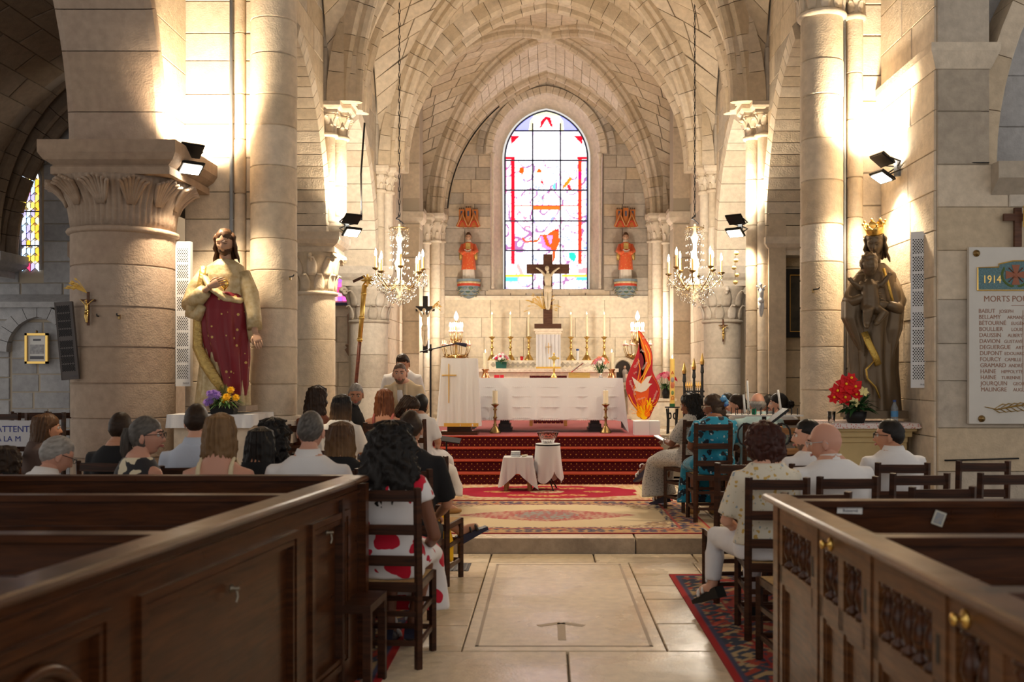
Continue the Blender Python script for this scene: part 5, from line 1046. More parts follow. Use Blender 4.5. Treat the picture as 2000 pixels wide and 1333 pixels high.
tag(MB().tube([(-.03, 0, .01), (.02, .0, .012), (.04, .01, .02)], [.012, .016, .008], 8).build('napkin', M('cream_cloth', (.8, .75, .6), .9), loc=(X(1024, 12.58), 12.58, PLAT + .428), smooth=True), 'small cream napkin beside the towel on the stool', 'napkin')
t = thing('round_table', 'small iron tripod table under a white cloth before the steps', 'table', (X(1070, 12.62), 12.62, PLAT))
for k in range(3):
    a = k * 2 * PI / 3 + .9; u = Vector((math.cos(a), math.sin(a), 0)); Zv = Vector((0, 0, 1)); MB().tube([u * .19, u * .15 + Zv * .05, u * .04 + Zv * .16, u * .015 + Zv * .26, u * .05 + Zv * .4, u * .12 + Zv * .56], .009, 6).build('leg', IRON, t, smooth=True)
MB().tube([(.05 * math.cos(a), -.02, .3 + .06 * math.sin(a)) for a in [k * .5 for k in range(13)]], .007, 5).build('scroll', IRON, t); MB().lathe([(.02, .56), (.16, .57), (.16, .585), (.02, .585)], (0, 0, 0), 20).build('table_top', IRON, t)
m = MB(); rs = []
for r in range(12):
    f = r / 11
    if r == 0: rs.append([(.001 * math.cos(a), .001 * math.sin(a), .592) for a in [2 * PI * j / 64 for j in range(64)]]); continue
    g = (r - 1) / 10; ring = []
    for j in range(64):
        a = 2 * PI * j / 64; sq = .06 * abs(math.cos(2 * a + .6)); fold = math.sin(a * 8) * .022 * g; rad = .155 + g * (.03 + fold); ring.append((rad * math.cos(a), rad * math.sin(a), .592 - g * (.34 + sq * 2.6)))
    rs.append(ring)
o = m.rings(rs, False).build('table_cloth', CLOTHW, smooth=True, loc=(X(1070, 12.62), 12.62, PLAT)); tag(o, 'white cloth falling in folds over the small round table', 'tablecloth')
pr_ = [(.05, 0), (.07, .005), (.09, .04), (.115, .08), (.135, .135), (.14, .14), (.128, .135), (.108, .085), (.08, .045), (.05, .015), (.01, .012)]
m = MB(); rs = [[((r + (.003 * math.cos(16 * a) if z > .01 else 0)) * math.cos(a), (r + (.003 * math.cos(16 * a) if z > .01 else 0)) * math.sin(a), z) for a in [2 * PI * j / 64 for j in range(64)]] for r, z in pr_]
tag(m.rings(rs).build('glass_bowl', M('clear_glass'), loc=(X(1070, 12.62), 12.62, PLAT + .594), smooth=True), 'clear ribbed glass bowl on the small round table', 'bowl')
# ---- microphone stand
t = thing('microphone_stand', 'black microphone boom stand beside the lectern', 'microphone stand', (X(841, 12.95), 12.95, PLAT))
MB().tube([(0, 0, .02), (0, 0, 1.66 + .2)], .012, 8).build('pole', BLACKM, t)
for k in range(3): a = k * 2.09; MB().tube([(0, 0, .12), (.28 * math.cos(a), .28 * math.sin(a), .01)], .01, 6).build('leg', BLACKM, t)
b = MB().tube([(-.14, -.02, 1.76), (.34, -.02, 1.87)], .009, 8).build('boom', BLACKM, t); MB().tube([(.34, -.02, 1.87), (.38, -.02, 1.865), (.47, -.02, 1.845)], [.014, .02, .026], 8).build('microphone', M('mic_blue', (.02, .025, .06), .4), b); MB().ball((0, -.01, 1.79), .025, 8, 6).build('clutch', BLACKP, t)
t = thing('music_stand', 'black tilted music stand arm in front of the steps', 'music stand', (X(872, 12.7), 12.7, PLAT)); MB().tube([(0, 0, 0), (0, 0, .62)], .011, 8).build('pole', BLACKM, t); MB().box((.0, 0, .64), (.36, .22, .012), mat=Matrix.Rotation(R(8), 4, 'Y') @ Matrix.Rotation(R(12), 4, 'X')).build('desk', BLACKM, t)
for k in range(3): a = k * 2.09 + .4; MB().tube([(0, 0, .12), (.22 * math.cos(a), .22 * math.sin(a), .01)], .009, 6).build('leg', BLACKM, t)
# chair seen under the altar (red seat, wooden legs)
t = thing('celebrant_chair', 'wooden chair with dotted red seat visible beneath the altar cloth', 'chair', (X(1072, 16.9), 16.9, DAIS))
for px in (-.3, .28): 
    for y in (-.2, .25): MB().bb(px - .025, px + .025, y - .025, y + .025, 0, .44).build('leg', OAKL, t)
MB().bb(-.33, .31, -.24, .3, .40, .5).build('seat', CARP, t); MB().bb(-.26, .24, -.245, -.235, .05, .4).build('skirt', CARP, t); MB().bb(-.33, .31, .28, .33, .5, .85).build('backrest', CARP, t)
# ---- processional staff leaning by the column
t = thing('processional_staff', 'long wooden staff with gilded cross top leaning by the left column', 'staff'); p0, p1 = Vector((X(676, 11.6), 11.6, PLAT)), Vector(at(713, 545, 11.9))
MB().tube([p0, p0.lerp(p1, .72)], .022, 8).build('shaft', woodmat('red_brown_wood', (.16, .04, .02), (.09, .02, .012), .35), t, smooth=True); MB().tube([p0.lerp(p1, .72), p0.lerp(p1, .97)], [.026, .03], 8).build('gilt_sleeve', GOLD, t, smooth=True)
for f in (.72, .82, .93): MB().ball(p0.lerp(p1, f), .035, 10, 6).build('knop', GOLD, t, smooth=True)
m = MB(); q = p1 + Vector((.03, 0, -.02))
for k in range(8): a = k * PI / 4; m.tube([q, q + Vector((math.cos(a) * .075, -.01, math.sin(a) * .075))], [.022, .008], 6)
m.build('gilt_rosette', GOLD, t); MB().box(p1 + Vector((-.07, 0, 0)), (.16, .02, .03), mat=Matrix.Rotation(R(-25), 4, 'Y')).build('crossbar', CROSSW, t)
# ================================================================== RUGS
def vnoise(x, y, s_, o=0.): return mnoise.noise((x * s_, y * s_, o))
def rug(label, x0, x1, y0, y1, z, fn, nx, ny, name='rug'):
    vs, cs = [], []
    for j in range(ny + 1):
        for i in range(nx + 1):
            u, v = i / nx, j / ny; x, y = x0 + (x1 - x0) * u, y0 + (y1 - y0) * v
            vs.append((x - (x0 + x1) / 2, y - (y0 + y1) / 2, .008 + .0012 * math.sin(x * 5) * math.cos(y * 4))); cs.append((*fn((u - .5) * (x1 - x0), (v - .5) * (y1 - y0), (x1 - x0) / 2, (y1 - y0) / 2), 1))
    m = MB().add(vs, [(j * (nx + 1) + i, j * (nx + 1) + i + 1, (j + 1) * (nx + 1) + i + 1, (j + 1) * (nx + 1) + i) for j in range(ny) for i in range(nx)]); m.c = cs
    w_, d_ = (x1 - x0) / 2, (y1 - y0) / 2; n0 = len(m.v)
    m.add([(-w_, -d_, 0), (w_, -d_, 0), (w_, d_, 0), (-w_, d_, 0)], [(0, 3, 2, 1)]); m.add([(-w_, -d_, .009), (w_, -d_, .009), (w_, d_, .009), (-w_, d_, .009), (-w_, -d_, 0), (w_, -d_, 0), (w_, d_, 0), (-w_, d_, 0)], [(0, 4, 5, 1), (1, 5, 6, 2), (2, 6, 7, 3), (3, 7, 4, 0)])
    m.c += [(.3, .02, .03, 1)] * 12
    return tag(m.build(name, vcmat('woven_wool', .95), loc=((x0 + x1) / 2, (y0 + y1) / 2, z)), label, 'rug')
C_CR, C_RD, C_NV, C_TN, C_OR = (.64, .50, .30), (.42, .008, .03), (.055, .06, .12), (.50, .32, .16), (.50, .15, .05)
def mixc(a, b, f): return tuple(x + (y - x) * f for x, y in zip(a, b))
def curl(x, y, f): return math.sin(x * f + 1.7 * math.sin(y * f * .8)) * math.sin(y * f + 1.7 * math.sin(x * f * .7))
def red_rug(x, y, w_, d_):
    ex, ey = w_ - abs(x), d_ - abs(y); e = min(ex, ey)
    if e < .02: return C_RD
    if e < .16: return mixc(C_CR, (.45, .2, .12), 1. if curl(x, y, 42) > .25 else .0)
    if e < .19: return C_RD if e < .175 else C_TN
    if ex < .34: return mixc((.42, .36, .14), C_CR, .5 + .5 * math.sin(ex * 160)) if ex < .27 else C_CR
    r = (abs(x) / (w_ - .34)) ** 1.7 + (abs(y) / (d_ - .17)) ** 3.2
    if (x / .22) ** 2 + (y / .16) ** 2 < 1: return mixc(C_CR, C_RD, 1. if curl(x, y, 60) > .2 else 0.)
    for cx, cy in ((-.62, 0), (.62, 0), (-.32, .35), (.32, .35), (-.32, -.35), (.32, -.35), (0, .42), (0, -.42)):
        if ((x - cx) / .17) ** 2 + ((y - cy) / .09) ** 2 < 1 and curl(x, y, 50) > -.15: return (.62, .36, .12)
    if r > 1.0 + .08 * math.sin(14 * math.atan2(y, x)): return mixc(C_CR, (.55, .28, .12), 1. if curl(x, y, 36) > .15 else 0.)
    return (.40, .008, .035)
def cream_rug(x, y, w_, d_):
    ex, ey = w_ - abs(x), d_ - abs(y); e = min(ex, ey)
    if e < .025: return (.42, .05, .05)
    if e < .06: return C_TN
    if e < .27: return C_NV if curl(x, y, 38) > .05 else mixc(C_TN, (.42, .12, .08), 1. if curl(x + 3, y, 22) > .5 else 0.)
    if e < .31: return (.40, .09, .08)
    if e < .36: return C_NV if curl(x, y, 70) > 0 else C_CR
    q = ((x / .92) ** 2) ** .62 + ((y / .44) ** 2) ** .62
    if (x / .33) ** 2 + (y / .3) ** 2 < 1: return mixc((.30, .30, .28), (.42, .10, .10), 1. if curl(x, y, 46) > .1 else 0.)
    if q < 1: return mixc((.52, .32, .24), (.42, .07, .08), 1. if curl(x, y, 52) > .15 else 0.)
    k = (abs(x) / (w_ - .33)) ** 2 + (abs(y) / (d_ - .33)) ** 2
    if k > 1.08 + .06 * math.sin(x * 17) and curl(x, y, 44) > -.1: return mixc(C_NV, C_TN, .4 if curl(x, y, 30) > .2 else .75)
    return (.66, .53, .34)
def dark_rug(x, y, w_, d_):
    ex, ey = w_ - abs(x), d_ - abs(y); e = min(ex, ey)
    if e < .05: return (.40, .02, .02)
    if e < .08: return C_NV
    if e < .24: return (.04, .05, .08) if curl(x, y, 36) > 0 else ((.35, .05, .03) if curl(x, y, 20) > 0 else (.42, .30, .16))
    if e < .27: return (.35, .03, .03)
    return (.06, .05, .08) if curl(x, y, 30) > .2 else ((.32, .04, .03) if curl(x + 1, y, 17) > -.2 else (.4, .26, .14))
rug('long red rug with cream medallions at the foot of the altar steps', -1.45, 1.47, 11.56, 13.2, PLAT, red_rug, 200, 110)
rug('cream oriental rug with blue and red medallion on the chancel step', -1.55, 1.56, 9.14, 11.48, PLAT, cream_rug, 210, 160)
rug('dark red patterned carpet runner under the right chairs', .98, 2.5, 4.6, 7.95, 0, dark_rug, 90, 190)
rug('dark red patterned carpet runner under the left chairs', -2.2, -.86, 4.7, 8.2, 0, dark_rug, 80, 190)
# floor grate
t = thing('floor_grate', 'dark metal grate in the floor below the chancel step', 'grate', (X(878, 8.28), 8.28, 0)); MB().bb(-.17, .17, -.17, .17, .0, .003).build('frame', IRON, t)
for k in range(9): MB().bb(-.15 + k * .0355, -.135 + k * .0355, -.15, .15, .003, .007).build('bar', M('worn_steel', (.08, .075, .07), .4, .7), t)
# ================================================================== PEWS
def panelled(parent, L_, u0, u1, z0, z1, y0, bev=.03, name='panel', mat=PEWW):
    """raised moulding frame and sunk panel on the outer face y0 (towards -y local)"""
    m = MB()
    for (a, b, c, d) in ((u0, u1, z0, z0 + bev), (u0, u1, z1 - bev, z1), (u0, u0 + bev, z0 + bev, z1 - bev), (u1 - bev, u1, z0 + bev, z1 - bev)): m.bb(a, b, y0 - .014, y0 + .012, c, d)
    m.build('moulding', mat, parent); MB().bb(u0 + bev, u1 - bev, y0 + .006, y0 + .02, z0 + bev, z1 - bev).build(name, mat, parent)
def knob(parent, u, y0, z, mat, s_=1.):
    m = MB(); mt = Matrix.Rotation(R(90), 4, 'X'); m.lathe([(.02 * s_, 0), (.018 * s_, .006), (.006, .01), (.008, .02), (.014 * s_, .028), (.012 * s_, .036), (.001, .04)], (u, y0, z), 12, mat=mt); m.build('knob', mat, parent, smooth=True)
PZ = 1.06
# left pew box: outer side panel runs from its far end towards the camera
FL, NL = Vector((-.985, 5.22, 0)), Vector((-1.40, 1.9, 0)); dv = NL - FL; LL = dv.length; ang = math.atan2(-dv.x, -dv.y)
t = thing('pew_enclosure', 'dark panelled oak pew side in the left foreground', 'pew', FL, 0); t.rotation_euler = (0, 0, math.atan2(dv.y, dv.x))
YF = .0                                                        # local +y is the outer (aisle) face for this direction
def side(u0, u1, y0, y1, z0, z1, name, par=None, mat=PEWW): return MB().bb(u0, u1, y0, y1, z0, z1).build(name, mat, par or t)
side(0, LL, -.045, -.005, .0, .13, 'plinth'); side(0, LL, -.045, -.005, .92, PZ - .02, 'top_rail'); side(-.02, LL, -.075, .035, PZ - .02, PZ + .012, 'cap_rail')
MB().tube([(-.02, .035, PZ - .004), (LL, .035, PZ - .004)], .016, 8).build('cap_bead', PEWW, t); side(0, LL, -.004, .012, .985, 1.0, 'cap_moulding'); side(0, LL, -.045, -.005, .13, .14, 'bottom_rail')
def uy(y): return (FL.y - y) / abs(dv.y) * LL
stiles = [(0, uy(5.05)), (uy(4.52), uy(4.36)), (uy(3.06), uy(2.9)), (uy(2.3), LL)]
for a, b in stiles: side(a, b, -.045, -.005, .14, .92, 'stile')
for k, (a, b) in enumerate(((uy(5.05), uy(4.52)), (uy(4.36), uy(3.06)), (uy(2.9), uy(2.3)))):
    side(a, b, -.04, -.024, .14, .92, 'panel')
    for i, (o_, w_, h_) in enumerate(((.0, .03, .012), (.035, .022, .006))):
        m = MB(); z0, z1 = .14 + o_, .92 - o_; a_, b_ = a + o_, b - o_
        if k == 2 and i == 1: pass
        for (p, q, r, s_) in ((a_, b_, z0, z0 + w_), (a_, b_, z1 - w_, z1), (a_, a_ + w_, z0 + w_, z1 - w_), (b_ - w_, b_, z0 + w_, z1 - w_)): m.bb(p, q, -.03, h_, r, s_)
        m.build('moulding', PEWW, t)
for i, rr_ in enumerate((.26, .19)):
    cx = (uy(2.9) + uy(2.3)) / 2; MB().tube([(cx + rr_ * .95 * math.cos(q), -.02 + .004 * i, .5 + (rr_ + .06) * math.sin(q)) for q in [2 * PI * k / 40 for k in range(41)]], .022, 6).build('oval_moulding', PEWW, t, smooth=True)
SIL = M('tarnished_silver', (.22, .19, .15), .4, .9)
for y, z in ((4.766, .845), (3.73, .80)):
    MB().lathe([(.014, 0), (.016, .006), (.006, .012), (.009, .03), (.004, .036)], (uy(y), -.012, z), 10, mat=Matrix.Rotation(R(-90), 4, 'X')).build('key_plate', SIL, t, smooth=True); MB().tube([(uy(y), .01, z), (uy(y), .016, z - .03), (uy(y) + .006, .012, z - .05)], .005, 6).build('hook', SIL, t)
# end post towards the aisle with dark scroll
MB().bb(-.05, .0, -.07, .04, 0, PZ - .03).build('end_post', PEWW, t)
def pewrow(label, d, x0, x1, zt=PZ, board=.14):
    p = thing('pew_bench', label, 'pew', (0, d, 0)); L_ = x1 - x0
    MB().bb(x0, x1, -.035, .045, zt - .028, zt).build('cap_rail', PEWW, p); MB().bb(x0, x1, -.015, .012, zt - board, zt - .028).build('top_board', PEWW, p)
    MB().bb(x0, x1, -.028, .02, zt - board - .018, zt - board).build('ledge', PEWW, p); MB().bb(x0, x1, .03, .05, .46, zt - board - .09).build('back_panel', PEWW, p); MB().bb(x0, x1, .0, .06, zt - board - .12, zt - board - .09).build('lower_rail', PEWW, p)
    MB().bb(x0, x1, .05, .45, .42, .45).build('seat', PEWW, p); MB().bb(x0, x1, .03, .06, .05, .46).build('kick_board', PEWW, p)
    return p
def lx(d): return FL.x + (FL.y - d) / dv.y * -dv.x * -1 - .08
for d, lb in ((5.36, 'farthest row, before the seated families'), (4.50, 'second row from the altar'), (3.40, 'third row from the altar'), (2.62, 'nearest row to the camera')):
    pewrow('dark oak pew bench in the left enclosure, ' + lb, d, -3.5, -.985 - (5.22 - d) * .125 - .08)
# right pew box
FR, NR = Vector((1.035, 4.52, 0)), Vector((1.10, 1.6, 0)); dv2 = NR - FR; LR = dv2.length
t = thing('pew_enclosure', 'oak pew side with turned balusters in the right foreground', 'pew', FR); t.rotation_euler = (0, 0, math.atan2(dv2.y, dv2.x))
PEWL = woodmat('pew_oak_warm', (.15, .058, .018), (.06, .021, .007), .32, .15)  # paler, warmer oak tone than the left pew side
def s2(u0, u1, y0, y1, z0, z1, name, mat=PEWL, par=None): return MB().bb(u0, u1, y0, y1, z0, z1).build(name, mat, par or t)
def vy(y): return (FR.y - y) / abs(dv2.y) * LR
s2(-.01, LR, -.04, .06, PZ - .03, PZ, 'cap_rail'); MB().tube([(-.01, -.04, PZ - .015), (LR, -.04, PZ - .015)], .015, 8).build('cap_bead', PEWL, t)
secs = [(4.44, 3.90, [(4.38, 3.94, 4)], None), (3.84, 3.30, [(3.78, 3.60, 2), (3.54, 3.35, 2)], 3.69), (3.25, 2.72, [(3.19, 2.77, 5)], None), (2.67, 2.05, [(2.62, 2.43, 2), (2.36, 2.12, 2)], 2.56), (2.0, 1.62, [(1.95, 1.7, 3)], None)]
prev = 4.52
for ya, yb, ops, kn in secs:
    s2(vy(prev), vy(ya), -.005, .05, 0, PZ - .03, 'post'); prev = yb
    s2(vy(ya), vy(yb), .0, .035, .94, PZ - .03, 'top_rail'); s2(vy(ya), vy(yb), .0, .035, .68, .76, 'middle_rail'); s2(vy(ya), vy(yb), .0, .035, 0, .12, 'bottom_rail')
    edges = [ya] + [e for o_ in ops for e in o_[:2]] + [yb]
    for a, b in zip(edges[::2], edges[1::2]): s2(vy(a), vy(b), 0, .035, .12, .94, 'stile')
    for a, b, n in ops:
        u0, u1 = vy(a), vy(b)
        s2(u0, u1, .018, .03, .12, .68, 'panel'); m = MB()
        for (p, q, r, w_) in ((u0, u1, .12, .14), (u0, u1, .66, .68), (u0, u0 + .02, .14, .66), (u1 - .02, u1, .14, .66)): m.bb(p, q, .006, .02, r, w_)
        m.build('moulding', PEWL, t)
        for k in range(n):
            u = u0 + (u1 - u0) * (k + .5) / n; r0 = min(.024, (u1 - u0) / n * .4)
            MB().lathe([(r0, .76), (r0, .775), (r0 * .5, .785), (r0 * .6, .80), (r0 * 1.05, .83), (r0 * .9, .86), (r0 * .5, .895), (r0 * .8, .91), (r0 * .5, .92), (r0, .93), (r0, .94)], (u, .018, 0), 12).build('baluster', PEWW, t, smooth=True)
    if kn: knob(t, vy(kn), 0, .972, GOLD, 1.3)
    for z in (.3, .85): s2(vy(yb) - .012, vy(yb) + .012, -.006, .004, z - .04, z + .04, 'hinge', BLACKM)
for d, lb in ((4.30, 'with the paper notes, farthest row'), (3.34, 'second row from the altar'), (2.5, 'nearest row to the camera')):
    pewrow('dark oak pew bench in the right enclosure, ' + lb, d, 1.10, 3.5)
t = thing('reserved_note', 'white handwritten note taped on the right pew bench', 'note', (X(1659, 4.28), 4.276, Z(997, 4.28))); MB().box((0, 0, 0), (.108, .002, .03), mat=Matrix.Rotation(R(2), 4, 'Y')).build('paper', M('note_paper', (.78, .77, .75), .7), t); text('Réservé', .02, M('ink', (.03, .03, .08), .6), 'handwriting', t, (-.03, -.002, -.008), ext=.0003)
t = thing('prayer_card', 'small printed holy card stuck on the right pew bench', 'card', (X(1833, 4.28), 4.276, Z(1013, 4.28))); mt = Matrix.Rotation(R(20), 4, 'Y'); MB().box((0, 0, 0), (.05, .002, .062), mat=mt).build('card', M('card_border', (.6, .58, .5), .5), t); MB().box((0, -.002, 0), (.036, .001, .048), mat=mt).build('printed_picture', M('card_print', (.25, .30, .36), .5, var=.8, vscale=60, c2=(.5, .4, .3)), t)
# ================================================================== CHAIRS
def chair(mat, name='ladder_chair', seatm=STRAW):
    t = thing(name, '', 'chair'); W, D, H = .36, .37, .99
    for sx in (-1, 1):
        MB().tube([(sx * (W / 2 - .01), .0, 0), (sx * (W / 2 - .01), .0, .46), (sx * (W / 2 - .01), -.035, H)], .023, 4).build('back_post', mat, t)
        MB().tube([(sx * (W / 2 - .0), D, 0), (sx * (W / 2 - .0), D, .47)], .022, 4).build('leg', mat, t)
        for z in (.14, .30): MB().bb(sx * (W / 2 - .005) - .009, sx * (W / 2 - .005) + .009, 0, D, z - .014, z + .014).build('side_stretcher', mat, t)
        MB().bb(sx * (W / 2 - .005) - .013, sx * (W / 2 - .005) + .013, 0, D, .43, .47).build('seat_rail', mat, t)
    for z, h in ((.945, .06), (.76, .055), (.59, .055)):
        y = -.035 * (z - .46) / .53; MB().bb(-W / 2 + .01, W / 2 - .01, y - .009, y + .009, z - h / 2, z + h / 2).build('slat', mat, t)
    for y, z in ((D, .14), (D, .30), (0, .14), (0, .30)): MB().bb(-W / 2 + .01, W / 2 - .01, y - .009, y + .009, z - .014, z + .014).build('stretcher', mat, t)
    MB().bb(-W / 2 + .01, W / 2 - .01, -.012, .012, .42, .47).build('seat_rail', mat, t); MB().bb(-W / 2 + .01, W / 2 - .01, D - .012, D + .012, .42, .47).build('seat_rail', mat, t)
    s_ = MB().grid(lambda u, v: ((u - .5) * (W - .01), v * (D - .0), .472 - .012 * math.sin(PI * u) * math.sin(PI * v)), 8, 8); s_.bb(-W / 2 + .012, W / 2 - .012, .008, D - .008, .44, .46); s_.build('rush_seat', seatm, t)
    return t
ch0 = chair(CHAIRW); first = [True]
def put_chair(label, x, d, z=0., rz=0., group='dark ladder-back chairs'):
    if first[0]: o = ch0; first[0] = False
    else: o = copy_tree(ch0)
    o.location = (x, d, z); o.rotation_euler = (0, 0, rz); o['label'] = label; o['group'] = group; return o
put_chair('dark ladder-back chair holding the woman in the floral blouse', X(1517, 5.96), 5.96, 0, R(-3))
put_chair('dark ladder-back chair left of the woman in the floral blouse', X(1447, 6.95), 6.95, 0, R(2))
put_chair('dark ladder-back chair against the right pew end, straw seat showing', X(1590, 5.22), 5.22, 0, R(5))
put_chair('dark ladder-back chair holding the woman in the blue print dress', X(1392, 9.8), 9.8, PLAT, R(2))
put_chair('dark ladder-back chair holding the woman in the grey dress', X(1362, 10.55), 10.55, PLAT, R(22))
put_chair('dark ladder-back chair holding the man in the pale teal shirt', X(1488, 9.8), 9.8, PLAT, R(-2))
put_chair('dark ladder-back chair holding the bald man in white', X(1652, 6.02), 6.02, 0, R(3))
put_chair('dark ladder-back chair holding the white-shirted man with glasses', X(1760, 6.97), 6.97, 0, R(-2))
put_chair('dark ladder-back chair with an empty seat behind the man with glasses', X(1795, 6.2), 6.22, 0, R(2))
put_chair('dark ladder-back chair nearest the second right pew note', X(1838, 5.45), 5.47, 0, R(4))
put_chair('dark ladder-back chair farthest back under the memorial plaque', X(1917, 7.1), 7.1, 0, R(-3))
put_chair('dark ladder-back chair at the right edge, in the middle row', X(1963, 6.25), 6.25, 0, R(1))
put_chair('dark ladder-back chair at the right edge, in the nearest row', X(2072, 5.42), 5.42, 0, R(-2))
put_chair('dark ladder-back chair holding the bearded man', X(1592, 6.87), 6.9, 0, R(6))
put_chair('dark ladder-back chair holding the woman in the red and white dress', X(757, 5.42), 5.42, 0, R(-4))
put_chair('dark ladder-back chair holding the man in the black shirt', X(790, 6.5), 6.5, 0, R(-3))
put_chair('dark ladder-back chair holding the auburn-haired woman', X(748, 9.9), 9.9, PLAT, R(0))
put_chair('dark ladder-back chair holding the woman in yellow', X(832, 7.6), 7.55, 0, R(-10))
ck = chair(OAKL, 'oak_chair'); ck.location = (X(1556, 9.1), 9.15, PLAT); ck.rotation_euler = (0, 0, R(15)); ck['label'] = 'light oak chair behind the bearded man'
# dark stool-like prie-dieu beside the left pew end
t = thing('kneeler_chair', 'dark low kneeling chair wedged against the left pew end', 'kneeler', (-.98, 5.02, 0), R(-4))
MB().bb(-.06, .12, -.1, .25, .42, .46).build('seat', CHAIRW, t)
for x in (-.04, .10):
    for y in (-.08, .23): MB().bb(x - .02, x + .02, y - .02, y + .02, 0, .42).build('leg', CHAIRW, t)
MB().bb(-.06, -.02, -.1, -.06, .46, .99).build('post', CHAIRW, t); MB().bb(-.06, .12, .2, .24, .36, .42).build('rail', CHAIRW, t)
# ================================================================== PEOPLE
HW, HD, HH = .074, .096, .118
def head_pt(dx, dy, dz, fem=False):
    """skull and face, facing +Y, centred between the ears"""
    x, y, z = dx * HW, dy * HD, dz * HH
    if dz < 0:                                                  # narrow the jaw
        k = -dz; x *= 1 - (.30 if fem else .22) * k ** 1.5
        if dy > 0: y *= 1 + .06 * k
        else: y *= 1 - .42 * k ** 1.3
    if dz > .2 and dy < 0: y *= 1.06
    if dy > .1:
        f = min(1, (dy - .1) * 1.6); g = lambda a, s_: math.exp(-(a / s_) ** 2)
        y += f * .026 * g(x, .011) * max(0, min(1, (.022 - z) / .05)) * (1 if z > -.034 else max(0, 1 - (-.034 - z) / .012))      # nose
        y += f * .004 * g(z - .03, .012) * g(abs(x) - .03, .03)             # brow
        y -= f * .009 * g(z - .008, .014) * g(abs(x) - .032, .018)          # sockets
        y += f * .007 * g(z + .060, .011) * g(x, .024)                      # lips
        y -= f * .005 * g(z + .078, .008) * g(x, .03)
        y += f * .010 * g(z + .102, .016) * g(x, .03)                       # chin
        y += f * .004 * g(z + .025, .02) * g(abs(x) - .045, .018)           # cheeks
    return Vector((x, y, z))
NU, NVV = 40, 32
def sph(i, j):
    a = 2 * PI * i / NU; e = -PI / 2 + PI * (j + .001) / (NVV + .002) if 0 < j < NVV else (-PI / 2 + .03 if j == 0 else PI / 2 - .03)
    return (math.cos(e) * math.cos(a), math.cos(e) * math.sin(a), math.sin(e))
def head_mesh(mb, mt, fem):
    mb.rings([[mt @ head_pt(*sph(i, j), fem) for i in range(NU)] for j in range(NVV + 1)])
    for s_ in (-1, 1):
        c = mt @ Vector((s_ * (HW + .002), -.008, -.012)); mb.ball(c, (.009, .019, .031), 10, 8, mat=mt.to_3x3() @ Matrix.Rotation(s_ * R(-18), 3, 'Z')); mb.ball(mt @ Vector((s_ * (HW + .003), -.003, -.034)), (.007, .010, .011), 8, 6)
SKIN = {'light': M('skin_light', (.62, .34, .24), .5, sub=.12), 'tan': M('skin_tan', (.48, .24, .15), .5, sub=.12), 'brown': M('skin_brown', (.20, .085, .05), .45, sub=.08), 'dark': M('skin_dark', (.085, .036, .024), .42), 'ruddy': M('skin_ruddy', (.55, .29, .21), .5, sub=.12)}
HAIRM = vcmat('hair', .48); HAIRM.node_tree.nodes['Principled BSDF'].inputs['Specular IOR Level'].default_value = .2; EYEW = M('eye_white', (.7, .68, .64), .25); EYED = M('eye_iris', (.03, .018, .01), .15); LIPS = M('lips', (.42, .13, .11), .45)
HC = {'black': ((.008, .007, .007), (.02, .016, .014)), 'dark': ((.018, .010, .007), (.045, .026, .016)), 'brown': ((.06, .028, .013), (.11, .055, .026)), 'auburn': ((.10, .03, .012), (.20, .07, .025)), 'lightbrown': ((.14, .075, .032), (.24, .14, .065)), 'grey': ((.16, .15, .14), (.40, .38, .36)), 'darkgrey': ((.035, .03, .028), (.16, .145, .13)), 'buzz': ((.10, .065, .05), (.17, .11, .085)), 'stubble': ((.14, .085, .06), (.22, .14, .10)), 'redbrown': ((.028, .010, .008), (.07, .022, .015))}
